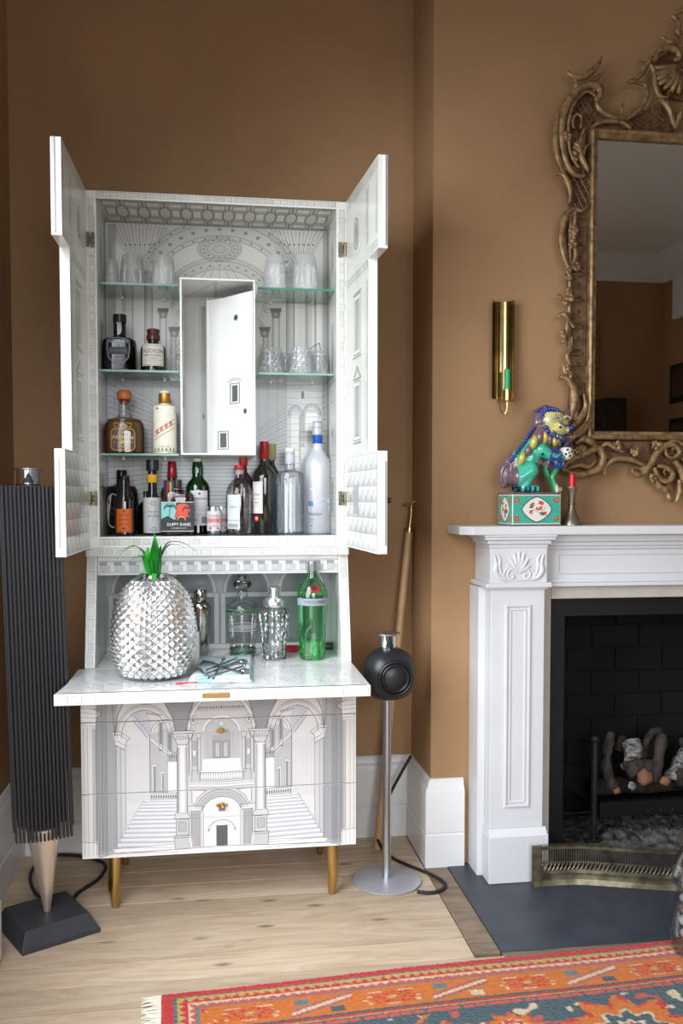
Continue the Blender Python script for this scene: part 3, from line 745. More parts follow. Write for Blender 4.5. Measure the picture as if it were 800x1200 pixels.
# coffered soffit
a = Art(planeZ(2.077, -1)); a.rect(IX0 + .001, UF + .004, IX1 - .001, UB, (188, 186, 178), 0)
nc = 11; wc = (IX1 - IX0) / nc
GC = (112, 110, 104)
for i in range(nc + 1):
    xc = IX0 + wc * i
    a.disc(xc, 2.865, wc * .27, .052, (200, 198, 190), 1, 8, 22.5, 382.5) if 0 < i < nc else None
    if 0 < i < nc: a.arc(xc, 2.865, wc * .30, .058, 22.5, 382.5, .006, GC, 3, 8)
    if i < nc:
        xm = xc + wc * .5
        a.rect(xm - wc * .2, 2.835, xm + wc * .2, 2.895, (222, 219, 208), 1); a.frame(xm - wc * .24, 2.828, xm + wc * .24, 2.902, .004, GC, 3)
        a.rect(xm - wc * .3, 2.925, xm + wc * .3, 2.955, (214, 212, 202), 1); a.rect(xm - wc * .3, 2.775, xm + wc * .3, 2.805, (214, 212, 202), 1)
        a.frame(xm - wc * .32, 2.92, xm + wc * .32, 2.96, .003, GC, 3); a.frame(xm - wc * .32, 2.77, xm + wc * .32, 2.81, .003, GC, 3)
    if 0 < i < nc:
        for y_a, y_b in ((2.923, 2.97), (2.76, 2.807)): a.line([(xc, y_a), (xc, y_b)], .006, GC, 3)
for yy in (2.76, 2.972): a.line([(IX0 + .002, yy), (IX1 - .002, yy)], .004, GC, 4)
a.build('printed_coffers', top)
ub = box('base_panel', IX0 + .0003, IX1 - .0003, UF, 2.998, 1.0455, 1.08, IVORY, cab, bevel=.001)
a = Art(planeY(UF)); a.blocks(IX0 + .002, 1.052, IX1 - .002, 1.076, 'x', .029, (120, 120, 118)); a.build('printed_edge', ub)
a = Art(planeZ(1.08)); a.rect(IX0 + .001, UF + .003, IX1 - .001, UB - .001, (120, 122, 124), 0); a.build('printed_floor', ub)
bk = box('back_panel', IX0 + .0003, IX1 - .0003, UB, 2.998, 1.0805, 2.0765, IVORY, cab)

# engraving on the inside of the back: arches, fans, columns, courtyard walls in perspective
def surf_back(px, py, h):
    p = atY(px, py, UB)
    return Vector((max(IX0 + .001, min(IX1 - .001, p.x)), UB - h, max(1.082, min(2.075, p.z))))
a = Art(surf_back, ydown=True)
a.rect(120, 255, 385, 440, (214, 212, 203), 0); a.rect(120, 440, 385, 626, (168, 169, 168), 0)
D1 = (140, 139, 134); D2 = (166, 165, 160)
cx_ = 257
a.ring(cx_, 345, 102, 88, 24, 12, 168, (198, 197, 190), 1, 40)
for rx, ry in ((102, 88), (97, 83), (83, 69), (78, 64)): a.arc(cx_, 345, rx, ry, 8, 172, .7, D1, 3, 40)
for i in range(15):
    t = radians(20 + i * 10); a.disc(cx_ + 90 * cos(t), 345 - 76 * sin(t), 2.6, 2, D1, 3, 6); a.disc(cx_ + 100 * cos(t + .08), 345 - 85.5 * sin(t + .08), 1.1, 1.1, INK, 4, 6); a.disc(cx_ + 80.5 * cos(t + .04), 345 - 66.5 * sin(t + .04), 1.1, 1.1, INK, 4, 6)
a.ring(cx_, 352, 66, 50, 14, 10, 170, (200, 199, 193), 1, 34)
for rx, ry in ((66, 50), (62, 46), (52, 36)): a.arc(cx_, 352, rx, ry, 8, 172, .6, D1, 3, 34)
for i in range(13):
    t = radians(24 + i * 11); a.disc(cx_ + 57 * cos(t), 352 - 41 * sin(t), 1.5, 1.2, D1, 4, 6)
for i in range(5): a.line([(cx_ - 24 + i * 12, 330), (cx_ - 12 + i * 6, 312)], .5, D1, 3)
a.disc(cx_, 292, 26, 15, (192, 191, 184), 2, 24)
for k_ in (1, .86, .55, .28): a.arc(cx_, 292, 26 * k_, 15 * k_, 0, 360, .6, D1, 4, 26)
for i in range(16):
    t = 2 * pi * i / 16; a.disc(cx_ + 18 * cos(t), 292 - 10.4 * sin(t), 1.4, 1.1, D1, 4, 6)
for s_ in (-1, 1):
    def X_(v): return cx_ + s_ * (cx_ - v)
    a.rect(*( (X_(126), 262, X_(136), 436) if s_ < 0 else (X_(136), 262, X_(126), 436)), (172, 171, 167), 1)
    for i in range(15):          # fan vaults
        t = lerp(-.75, .75, i / 14)
        P = [(X_(164 + 10 * t), 322), (X_(164 + 26 * t), 292), (X_(163 + 46 * t), 262)]
        P = [(max(128, min(384, u)), v) for u, v in P]
        a.line(P, .7, D1 if i % 2 else D2, 3)
        if i % 2: a.disc(P[1][0], P[1][1] - 5, 1.1, 1.1, INK, 4, 6)
    for cxx, cyy in ((192, 276), (184, 290)):
        for rr in (9, 6, 3): a.arc(X_(cxx), cyy, rr * .8, rr, 0, 320, .5, D1, 3, 14)
    for u, v, h_ in ((150, 325, 26), (176, 325, 20), (200, 330, 14)): a.poly([(X_(u - 8), v - h_ * .4), (X_(u + 8), v - h_ * .4), (X_(u + 4), v + 6), (X_(u - 4), v + 6)], (176, 175, 169), 2)
    # columns
    for u, w_, yt, yb, g in ((150, 12, 330, 440, 176), (174, 9, 330, 437, 166), (191, 8, 372, 440, 188), (203, 6, 394, 440, 178)):
        xa, xb = sorted((X_(u - w_ / 2), X_(u + w_ / 2)))
        a.rect(xa, yt, xb, yb, (g + 26, g + 25, g + 20), 2); a.rect(xa, yt, xa + w_ * .3, yb, (g, g, g - 3), 3); a.rect(xb - w_ * .2, yt, xb, yb, (g + 6, g + 6, g + 3), 3)
        a.line([(xa, yt), (xa, yb)], .6, INK, 4); a.line([(xb, yt), (xb, yb)], .6, INK, 4)
    for u, v in ((191, 366), (204, 388)):
        a.poly([(X_(u - 7), v - 5), (X_(u + 7), v - 5), (X_(u + 4), v + 7), (X_(u - 4), v + 7)], (120, 120, 118), 4)
        for q in range(5): a.disc(X_(u - 5 + q * 2.5), v - 2, 1.4, 2.2, (84, 84, 84), 5, 7)
        a.disc(X_(u), v + 3, 2, 2.5, (170, 170, 166), 5, 7)
    for i in range(24): # filigree beside the niche
        u, v = random.uniform(200, 210), random.uniform(336, 440); a.arc(X_(u), v, 2, 3, 0, 300, .5, D1, 3, 8)
    # perspective courtyard wall below
    for i in range(27):
        yv = 442 + i * 7
        ye = lerp(yv, 540, .62)
        a.line([(X_(126), yv), (X_(238), ye)] if s_ < 0 else [(X_(126), lerp(yv, 540, .0)), (X_(212), ye)], .9, (112, 113, 112) if i % 2 else (136, 137, 135), 3)
    for i in range(9): a.line([(X_(134 + i * 11), 445), (X_(134 + i * 11), 624)], .5, (128, 129, 128), 3)
a.rect(196, 540, 318, 624, (176, 177, 176), 4)
for i in range(19): a.line([(190, 541 + i * 4.4), (322, 541 + i * 4.4)], .9, (104, 105, 106), 5); 
# courtyard doorways at the right
a.rect(336, 440, 377, 626, (196, 197, 194), 4)
for i in range(24): a.line([(336, 444 + i * 7.6), (377, 443 + i * 7.6)], .5, (130, 131, 130), 5)
a.rect(341, 487, 350, 548, (226, 224, 214), 5); a.rect(358, 484, 372, 520, (226, 224, 214), 5)
a.ring(346, 488, 9, 13, 4, 0, 180, (160, 161, 159), 6, 14); a.arc(346, 488, 9, 13, 0, 180, .6, INK, 7); a.ring(365, 487, 11, 14, 4, 0, 180, (160, 161, 159), 6, 14); a.arc(365, 487, 11, 14, 0, 180, .6, INK, 7)
a.rect(350, 486, 357, 540, (150, 151, 150), 6); a.rect(352, 506, 372, 520, (176, 176, 170), 6)
for i in range(20): a.arc(352 + (i % 10) * 2, 508 + (i // 10) * 6, 1.8, 2.6, 0, 280, .6, INK, 7, 8)
a.disc(354.5, 463, 1.9, 5, (24, 24, 24), 7, 12); a.rect(352, 524, 376, 626, (206, 207, 203), 6); a.line([(364, 408), (374, 402), (376, 415)], .9, INK, 6)
a.rect(342, 340, 350, 440, (226, 224, 214), 2); a.rect(366, 340, 376, 410, (230, 228, 216), 3)
a.build('printed_scene', bk)

# glass shelves and their brass pins
GSH = glass('shelf_glass', (.93, .97, .95), base=.05, gain=.6)
GEDGE = mat('shelf_glass_edge', (70, 140, 120), .15, spec=.8)
SHZ = {'l': (1.843, 1.583, 1.331), 'r': (1.843, 1.583)}
for s_, zs in SHZ.items():
    xa, xb = (IX0 + .001, -.103) if s_ == 'l' else (.139, IX1 - .001)
    for zc in zs:
        sh = box('glass_shelf', xa, xb, 2.7915, UB - .002, zc - .006, zc, GSH, cab)
        box('polished_edge', xa, xb, 2.790, 2.7914, zc - .006, zc, GEDGE, sh)
        for px_ in (xa + .05, xb - .05): MB().tube([(px_, UB - .001, zc - .009), (px_, UB - .022, zc - .009)], .003).build('shelf_pin', BRASS, sh)
# central niche
NX0, NX1, NZ0, NZ1, NF = -.095, .128, 1.326, 1.852, 2.738
ni = MB()
t = .005
ni.box(NX0, NX0 + t, NF, 2.98, NZ0, NZ1); ni.box(NX1 - t, NX1, NF, 2.98, NZ0, NZ1); ni.box(NX0 + t, NX1 - t, NF, 2.98, NZ0, NZ0 + t); ni.box(NX0 + t, NX1 - t, NF, 2.98, NZ1 - t, NZ1); ni.box(NX0 + t, NX1 - t, 2.972, 2.98, NZ0 + t, NZ1 - t)
niche = ni.build('niche_box', IVORY, cab)
# the curved white screen inside it
cv = MB(); ncv = 18; zt = NZ1 - .03
pr_ = [(lerp(-.018, NX1 - t - .001, i / ncv), 2.90 - .15 * sin(pi / 2 * 0 + (i / ncv) ** 1.6 * 1.2) / sin(1.2)) for i in range(ncv + 1)]
for (xa, ya), (xb, yb) in zip(pr_, pr_[1:]): cv.quad([(xa, ya, NZ0 + t), (xb, yb, NZ0 + t), (xb, yb, zt), (xa, ya, zt)]); cv.quad([(xb, yb + .004, NZ0 + t), (xa, ya + .004, NZ0 + t), (xa, ya + .004, zt), (xb, yb + .004, zt)]); cv.quad([(xa, ya, zt), (xb, yb, zt), (xb, yb + .004, zt), (xa, ya + .004, zt)])
cv.quad([(-.018, 2.972, NZ0 + t), (-.018, 2.90, NZ0 + t), (-.018, 2.90, zt), (-.018, 2.972, zt)])
GLW = mat('white_enamel', (240, 240, 238), .12, coat=.8, spec=.7)
cvo = cv.build('curved_screen', GLW, niche, smooth=True)
def curvesurf(u, v, h):
    i = max(0, min(ncv - .001, (u + .018) / (NX1 - t - .001 + .018) * ncv)); k_ = int(i)
    (xa, ya), (xb, yb) = pr_[k_], pr_[k_ + 1]
    return Vector((u, lerp(ya, yb, i - k_) - h, v))
def littlewindow(a, x, z0, z1, w_, layer=1):
    a.rect(x - w_ / 2 - .006, z0 - .006, x + w_ / 2 + .006, z1 + .006, (190, 190, 188), layer); a.frame(x - w_ / 2 - .006, z0 - .006, x + w_ / 2 + .006, z1 + .006, .0014, INK, layer + 2)
    a.rect(x - w_ / 2 - .003, z0 - .003, x + w_ / 2 + .003, z1 + .003, (232, 232, 230), layer + 1); a.rect(x - w_ / 2, z0, x + w_ / 2, z1, (96, 98, 98), layer + 2)
a = Art(curvesurf, sub=.01)
littlewindow(a, .068, 1.495, 1.545, .016); a.arc(.068, 1.553, .02, .014, 10, 170, .002, INK2, 3); a.arc(.068, 1.553, .014, .009, 10, 170, .002, INK2, 3)
littlewindow(a, .032, 1.355, 1.40, .02)
a.disc(.072, 1.752, .0068, .0098, (150, 150, 150), 1); a.disc(.072, 1.752, .0045, .007, (60, 62, 62), 2)
a.disc(.098, 1.462, .0056, .0098, (150, 150, 150), 1); a.disc(.098, 1.462, .0036, .007, (60, 62, 62), 2)
a.build('printed_facade', cvo)
def nleft(u, v, h): return Vector((NX0 + t + h, u, v))
a = Art(nleft)
a.rect(NF + .002, NZ0 + t, 2.97, NZ1 - t, (206, 206, 200), 0)
for yc, za, zb, ww in ((2.775, 1.705, 1.758, .03), (2.86, 1.49, 1.545, .045), (2.775, 1.355, 1.40, .03)): littlewindow(a, yc, za, zb, ww)
a.arc(2.86, 1.555, .035, .014, 0, 180, .003, INK, 3)
for yc, zc in ((2.84, 1.79), (2.775, 1.475)): a.disc(yc, zc, .013, .01, (90, 88, 86), 2)
a.build('printed_facade', niche)
def nback(u, v, h): return Vector((u, 2.972 - h, v))
a = Art(nback); a.rect(NX0 + t, NZ0 + t, -.02, NZ1 - t, (196, 196, 190), 0); a.line([(-.04, NZ0 + t), (-.04, zt - .003)], .002, INK2, 2); a.rect(-.036, NZ0 + t, -.022, zt - .005, (150, 151, 150), 1)
a.disc(-.030, 1.46, .004, .01, (30, 30, 30), 3); a.build('printed_wall', niche)
def nceil(u, v, h): return Vector((u, v, NZ1 - t - h))
a = Art(nceil); a.rect(NX0 + t, NF + .003, NX1 - t, 2.97, (206, 204, 198), 0)
a.line([(-.07, 2.95), (.01, 2.76)], .004, INK2, 2); a.line([(.01, 2.76), (.10, 2.95)], .004, INK2, 2); a.line([(.01, 2.75), (.012, 2.97)], .01, SHD, 1); a.build('printed_vault', niche)

# doors
def door(side, ang):
    L1, L2, th = .392, .284, .026
    sg = -1 if side == 'l' else 1
    hx = UX0 + .002 if side == 'l' else UX1 - .002
    ca, sa = cos(ang), sin(ang)
    def T(s_, n, z):  # s along the door from the hinge, n outward (away from the opening), z
        return Vector((hx + sg * (s_ * sa + n * ca), UF - .002 - (s_ * ca - n * sa), z))
    prof = [(0, 1.046), (L1, 1.046), (L1, NZ0 - .004), (L2, NZ0 - .004), (L2, NZ1 + .004), (L1, NZ1 + .004), (L1, 2.0985), (0, 2.0985)]
    m_ = MB(); off = T(0, th, 0) - T(0, 0, 0)
    m_.prism([T(s_, 0, z) for s_, z in prof], off)
    # caps are concave: rebuild them as three boards
    m_.f = m_.f[2:]; m_.c = m_.c[2:]
    for (sa_, sb_, za, zb) in ((0, L1, 1.046, NZ0 - .004), (0, L2, NZ0 - .004, NZ1 + .004), (0, L1, NZ1 + .004, 2.0985)):
        for n in (0, th): m_.quad([T(sa_, n, za), T(sb_, n, za), T(sb_, n, zb), T(sa_, n, zb)])
    d = m_.build('door', IVORY, cab)
    # rounded lip on the meeting edges
    for za, zb in ((1.07, NZ0 - .03), (NZ1 + .012, 2.097)):
        n_ = .018
        MB().tube([T(L1 + .001, n_, za), T(L1 + .001, n_, zb)], .0042, n=10).build('edge_bead', STONEW, d, smooth=True)
    a = Art(lambda u, v, h: T(u, -h, v))
    BG = (214, 214, 206)
    a.rect(.004, 1.05, L1 - .002, NZ0 - .006, BG, 0); a.rect(.004, NZ0 - .006, L2 - .002, NZ1 + .006, BG, 0); a.rect(.004, NZ1 + .006, L1 - .002, 2.097, BG, 0)
    a.blocks(.006, 2.062, L1 - .006, 2.094, 'x', .03); a.blocks(.006, NZ1 - .012, L1 - .006, NZ1 + .02, 'x', .03) if False else None
    a.blocks(.006, 1.83, L2 - .004, 1.856, 'x', .028); a.blocks(L2, 1.86, L1 - .006, 1.885, 'x', .028)
    for s_ in (L2 - .03, L2 - .002):
        a.line([(s_, NZ0), (s_, 2.06)], .0018, INK2, 3)
    a.blocks(L2 - .028, 1.90, L2 - .004, 2.05, 'y', .03); a.blocks(L1 - .03, 1.90, L1 - .006, 2.05, 'y', .03)
    a.blocks(L2 - .026, 1.36, L2 - .006, 1.80, 'y', .04, (160, 160, 156))
    a.disc(.135, 1.965, .028, .044, (196, 196, 190), 1); a.arc(.135, 1.965, .028, .044, 0, 360, .003, INK, 3, 24); a.disc(.135, 1.965, .015, .031, (142, 142, 138), 2)
    for zc, hh, pd in ((1.70, .085, 0), (1.45, .085, 1)):
        a.rect(.11, zc - hh, .19, zc + hh, (226, 226, 220), 1); a.frame(.11, zc - hh, .19, zc + hh, .0022, INK, 3); a.rect(.126, zc - hh + .012, .174, zc + hh - .014, (164, 165, 162), 2); a.frame(.126, zc - hh + .012, .174, zc + hh - .014, .0015, INK, 4)
        a.line([(.10, zc - hh - .008), (.20, zc - hh - .008)], .005, INK2, 3)
        if pd: a.line([(.10, zc + hh + .008), (.15, zc + hh + .045), (.20, zc + hh + .008), (.10, zc + hh + .008)], .003, INK, 3); a.line([(.12, zc + hh + .014), (.15, zc + hh + .034), (.18, zc + hh + .014)], .002, INK2, 3)
        else: a.line([(.10, zc + hh + .006), (.20, zc + hh + .006)], .005, INK2, 3)
    # diamond-point rustication
    rows, cols = 6, 6
    for r in range(rows):
        za, zb = lerp(1.052, 1.318, r / rows), lerp(1.052, 1.318, (r + 1) / rows)
        for c_ in range(cols):
            u0 = lerp(.006, L1 - .006, (c_ + (r % 2) * .5) / cols); u1 = min(lerp(.006, L1 - .006, (c_ + 1 + (r % 2) * .5) / cols), L1 - .006)
            if u1 - u0 < .01: continue
            um, zm = (u0 + u1) / 2, (za + zb) / 2
            a.poly([(u0, za), (u1, za), (um, zm)], (176, 177, 174), 1); a.poly([(u1, za), (u1, zb), (um, zm)], (200, 200, 196), 1)
            a.poly([(u1, zb), (u0, zb), (um, zm)], (234, 234, 228), 1); a.poly([(u0, zb), (u0, za), (um, zm)], (216, 216, 210), 1)
            a.frame(u0, za, u1, zb, .0014, INK2, 2)
    a.rect(.10, 1.15, .17, 1.235, (158, 159, 162), 4)
    a.build('printed_elevation', d)
    # outer face, seen only at a slant
    a = Art(lambda u, v, h: T(u, th + h, v)); a.blocks(.01, 1.06, L1 - .01, 1.31, 'x', .05); a.blocks(.01, 1.9, L1 - .01, 2.08, 'x', .05); a.build('printed_front', d)
    for zc in (1.955, 1.195):
        hb = MB()
        p0, p1 = T(.03, -.0015, 0), T(-.004, -.0015, 0)
        hb.tube([(p1.x, UF - .004, zc - .020), (p1.x, UF - .004, zc + .020)], .0075, n=12)
        hb.tube([(p1.x - sg * .012, UF - .0025, zc - .006), (p1.x + sg * .004, UF - .006, zc - .006)], .004); hb.tube([(p1.x - sg * .012, UF - .0025, zc + .006), (p1.x + sg * .004, UF - .006, zc + .006)], .004)
        hb.hexa([(p1.x - sg * .016 - .006, UF - .003, zc - .022), (p1.x - sg * .016 + .006, UF - .003, zc - .022), (p1.x - sg * .016 + .006, UF - .0002, zc - .022), (p1.x - sg * .016 - .006, UF - .0002, zc - .022), (p1.x - sg * .016 - .006, UF - .003, zc + .022), (p1.x - sg * .016 + .006, UF - .003, zc + .022), (p1.x - sg * .016 + .006, UF - .0002, zc + .022), (p1.x - sg * .016 - .006, UF - .0002, zc + .022)])
        hb.build('hinge', OLDBRASS, d, smooth=True)
    if side == 'r':
        p = T(L1 - .01, th, 1.19); MB().tube([p, T(L1 - .01, th + .012, 1.19)], .007, n=12).build('lock_knob', BLACK, d, smooth=True)
door('l', radians(1.0)); door('r', radians(4.0))

# ================================================================= CHIMNEYPIECE
man = root('chimneypiece', (FXC, 2.79, 0), 'white painted chimneypiece with leaf-carved capital blocks and panelled pilasters', 'fireplace')
MY = CH - .0005
MB().prism([(x_, y_, 1.083) for x_, y_ in ((.742, MY), (.742, 2.655), (.775, 2.615), (2.525, 2.615), (2.558, 2.655), (2.558, MY))], (0, 0, .027)).build('mantel_shelf', STONEW, man, bevel=.003)
def bed(name, x0, x1, yf, z0, z1, par, stepz):
    b = MB()
    for i, (dz0, dz1, o_) in enumerate(stepz):
        b.box(x0 - o_, x1 + o_, yf - o_, MY, lerp(z0, z1, dz0), lerp(z0, z1, dz1))
    return b.build(name, STONEW, par, bevel=.0025)
def pilaster(xl, xr, outer):
    # outer = -1: the wall side is on the left
    xo0, xo1 = (xl - .024, xr) if outer < 0 else (xl, xr + .024)
    pl = box('pilaster', xl, xr, 2.648, MY, .168, .918, STONEW, man, bevel=.002)
    px0, px1, pz0, pz1 = xl + .046, xr - .046, .235, .868
    b = MB()
    for i, (o_, d_) in enumerate(((0, .006), (.012, .003))):
        for q in ((px0 + o_, px0 + o_ + .007, pz0 + o_ + .0071, pz1 - o_ - .0071), (px1 - o_ - .007, px1 - o_, pz0 + o_ + .0071, pz1 - o_ - .0071), (px0 + o_, px1 - o_, pz0 + o_, pz0 + o_ + .007), (px0 + o_, px1 - o_, pz1 - o_ - .007, pz1 - o_)):
            b.box(q[0], q[1], 2.648 - d_, 2.6485, q[2], q[3])
    b.build('panel_moulding', STONEW, pl, bevel=.0015)
    a_ = MB().box(xo0 if outer < 0 else xr, xl if outer < 0 else xo1, 2.70, MY, 0.0, .918).build('pilaster_backing', STONEW, man, bevel=.002)
    box('plinth', xl - .008, xr + .012, 2.626, MY, 0.0025, .150, STONEW, man, bevel=.0025)
    MB().prism([(xl - .006, 2.630, .150), (xl - .006, 2.636, .160), (xl - .006, 2.645, .168), (xl - .006, MY, .168), (xl - .006, MY, .150)], (xr - xl + .014, 0, 0)).build('plinth_moulding', STONEW, man, smooth=True)
    cb = box('capital_block', xl - .006, xr + .004, 2.640, MY, .935, 1.043, STONEW, man, bevel=.002)
    bed('necking', xl - .008, xr + .005, 2.643, .914, .936, man, ((0, .4, .002), (.3, 1, .012)))
    bed('capital_cornice', xl - .004, xr + .002, 2.642, 1.043, 1.083, man, ((0, .3, .004), (.3, .62, .012), (.62, .85, .022), (.85, 1, .026)))
    # carved palmette
    xm = (xl + xr) / 2 - .001; z0_ = .944
    lf = MB()
    Yf = 2.640
    def leaf(P, r):
        lf.tube(spline([(xm + u, Yf - .002, z0_ + v) for u, v in P], 5), r, n=8, flat=.55, axis=(0, 1, 0))
    def tap(n, a, m_, b_): return [lerp(a, m_, min(1, i / (n * .55))) if i < n * .55 else lerp(m_, b_, (i - n * .55) / (n * .45)) for i in range(n)]
    for k_, (u, v) in enumerate(((0, .088), (-.016, .083), (.016, .083), (-.029, .066), (.029, .066), (-.036, .045), (.036, .045))):
        P = [(u * .12, .022), (u * .5, .02 + (v - .02) * .5), (u, v)]
        n_ = (len(P) - 1) * 5 + 1; leaf(P, tap(n_, .002, .0072 if k_ < 5 else .005, .003))
    for sg in (-1, 1):
        P = [(sg * .008, .028), (sg * .022, .034), (sg * .034, .026), (sg * .036, .012), (sg * .026, .004), (sg * .017, .010), (sg * .020, .019), (sg * .027, .018)]
        leaf(P, tap(36, .0035, .0045, .0025))
        P = [(sg * .040, .002), (sg * .060, .008), (sg * .074, .028), (sg * .072, .05), (sg * .078, .078)]
        leaf(P, tap(21, .006, .009, .002))
        P = [(sg * .044, .006), (sg * .056, .022), (sg * .062, .045), (sg * .060, .062), (sg * .068, .08)]
        leaf(P, tap(21, .004, .006, .002))
        P = [(sg * .046, .004), (sg * .048, .018), (sg * .044, .028), (sg * .036, .034)]
        leaf(P, tap(16, .004, .004, .002))
    leaf([(-.05, .001), (0, .0), (.05, .001)], .003)
    lf.build('carved_palmette', STONEW, cb, smooth=60)
pilaster(.842, 1.014, -1); pilaster(2.286, 2.458, 1)
fz = box('frieze', 1.0185, 2.2815, 2.682, MY, .922, 1.083, STONEW, man, bevel=.0015)
b = MB()
for za, zb, o_ in ((1.060, 1.083, .030), (1.046, 1.060, .018), (1.036, 1.046, .010), (.918, .930, .016), (.930, .942, .008)):
    b.box(1.0185, 2.2815, 2.682 - o_, 2.6825, za, zb)
b.build('frieze_moulding', STONEW, fz, bevel=.003)
b = MB()
for q in ((1.065, 1.071, .9631, 1.0169), (2.229, 2.235, .9631, 1.0169), (1.065, 2.235, .958, .963), (1.065, 2.235, 1.017, 1.022)): b.box(q[0], q[1], 2.678, 2.6825, q[2], q[3])
b.build('frieze_panel', STONEW, fz, bevel=.001)
sl = MB()
STONEG = mat('cream_slip_stone', (190, 184, 174), .45, var=.05, vscale=10)
sl.box(1.0145, 1.050, 2.686, MY, .0025, .9175); sl.box(2.25, 2.2855, 2.686, MY, .0025, .9175); sl.box(1.050, 2.25, 2.686, MY, .878, .9175)
sl.build('inner_slip', STONEG, man, bevel=.003)

# black iron insert, fire box, grate and fuel
ins = root('fireplace_insert', (FXC, 2.8, 0), 'black iron fireplace insert framing the dark firebox', 'insert')
IRON = mat('black_iron', (17, 17, 18), .45, var=.3, vscale=12)
b = MB(); b.box(1.0505, 1.118, 2.742, 2.752, .0035, .8775); b.box(2.182, 2.2495, 2.742, 2.752, .0035, .8775); b.box(1.118, 2.182, 2.742, 2.752, .815, .8775)
b.build('front_plate', IRON, ins, bevel=.001)
BRICKB = mat('sooty_firebrick', (15, 15, 16), .9, var=.4, vscale=10)
box('firebox_side', 1.105, 1.118, 2.7525, 3.19, .0035, .83, BRICKB, ins); box('firebox_side', 2.182, 2.195, 2.7525, 3.19, .0035, .83, BRICKB, ins)
box('firebox_roof', 1.118, 2.182, 2.7525, 3.19, .815, .83, BRICKB, ins)
fb = box('fireback', 1.105, 2.195, 3.1905, 3.2, .0035, .83, BRICKB, ins)
for r in range(9):
    for c_ in range(6):
        xa = 1.12 + c_ * .19 - (r % 2) * .095; xb = min(xa + .183, 2.18); xa = max(xa, 1.12)
        if xb - xa > .03: box('brick', xa, xb, 3.180, 3.1905, .02 + r * .088, .02 + r * .088 + .081, BRICKB, fb, bevel=.002)
gr = root('fire_grate', (1.6, 2.93, 0), 'black iron fire grate with a studded front bar and tall left upright', 'grate')
IRON2 = mat('worn_iron', (44, 43, 43), .55, .5, var=.3, vscale=30)
GY = 2.87
for sx_, xg in ((-1, 1.283), (1, 2.017)):
    st = MB().tube([(xg, GY, .0035), (xg, GY, .365)], .011, n=8).build('upright', IRON2, gr, smooth=True)
    MB().lathe([(.014, 0), (.017, .004), (.017, .012), (.013, .02), (.004, .022)], (xg, GY, .365), 12).build('finial', IRON2, st, smooth=True)
    MB().box(xg - .03, xg + .03, GY - .012, GY + .012, .0035, .03).build('foot', IRON2, st, bevel=.003)
fbv = box('front_bar', 1.30, 2.0, GY - .012, GY, .105, .155, IRON, gr, bevel=.002)
st = MB()
for i in range(15): st.ell((1.335 + i * .046, GY - .013, .122), (.0042, .003, .0042), 8, 4)
o = st.build('studs', IRON2, fbv, smooth=True); o['kind'] = 'stuff'
b = MB()
for i in range(60): b.box(1.305 + i * .0117, 1.309 + i * .0117, GY - .014, GY - .001, .155, .163)
o = b.build('toothed_rim', IRON, fbv); o['kind'] = 'stuff'
for i in range(12):
    MB().box(1.31 + i * .06, 1.322 + i * .06, GY, 3.12, .095, .105).build('grate_bar', IRON, gr)
BARK = mat('charred_bark', (76, 66, 57), .9, col2=(22, 20, 19), vscale=55, bump=1, bscale=90, detail=9, stretch=(1, 1, .35))
ASH = mat('burnt_log_ash', (176, 172, 168), .95, col2=(14, 14, 16), vscale=75, bump=1, bscale=90, detail=9, stretch=(.5, 1, 1.4))
def log(P, r, m_, label, seed):
    rr = random.Random(seed); pts = spline(P, 5)
    rad = [r * (1 + rr.uniform(-.14, .14)) * (.75 if i in (0, len(pts) - 1) else 1) for i in range(len(pts))]
    b = MB().tube(pts, rad, n=10)
    b.v = [tuple(Vector(v) + noise.noise_vector(Vector(v) * 40) * r * .35) for v in b.v]
    o = b.build('fire_log', m_, None, smooth=60); tag(o, label, 'log', 'logs piled in the grate'); return o
LY = 2.92
def L_(px, py, Y): p = atY(px, py, Y); return (p.x, Y, p.z)
log([L_(721, 925, 2.90), L_(711, 905, 2.91), L_(712, 880, 2.93), L_(716, 858, 2.95)], .018, BARK, 'brown curved log standing at the left end of the grate', 1)
log([L_(736, 905, 2.97), L_(741, 880, 2.98), L_(738, 868, 3.0)], .030, ASH, 'ash-white cracked log behind the leftmost curved log', 2)
log([L_(733, 905, 2.94), L_(750, 898, 2.93), L_(766, 905, 2.93)], .030, NEARBLK if False else BARK, 'short dark charred log lying low in the middle of the grate', 3)
log([L_(752, 895, 3.0), L_(758, 868, 3.0), L_(770, 856, 3.02), L_(778, 866, 3.03)], .014, BARK, 'thin branch arching over the middle of the fire', 4)
log([L_(764, 918, 2.91), L_(770, 895, 2.92), L_(776, 860, 2.95)], .019, BARK, 'tall grey-brown log leaning upright right of the arching branch', 5)
log([L_(788, 915, 2.97), L_(798, 895, 2.98), L_(810, 880, 3.0)], .036, ASH, 'ash-white split log at the right edge of the fire', 6)
log([L_(800, 870, 2.95), L_(822, 872, 2.96)], .022, BARK, 'log lying across the top at the right edge of the fire', 7)
log([L_(723, 880, 3.02), L_(730, 862, 3.03)], .014, BARK, 'small dark branch behind the leftmost curved log', 8)
log([(1.62, 2.94, .20), (1.75, 2.95, .21), (1.9, 2.96, .2)], .034, BARK, 'thick log lying in the right half of the grate', 9)
log([(1.36, 3.06, .140), (1.6, 3.075, .142), (1.92, 3.065, .140)], .032, BARK, 'long log lying along the back of the grate', 10)
TERRA = mat('baked_clay', (140, 92, 70), .85, col2=(120, 84, 66), vscale=30, bump=.5)
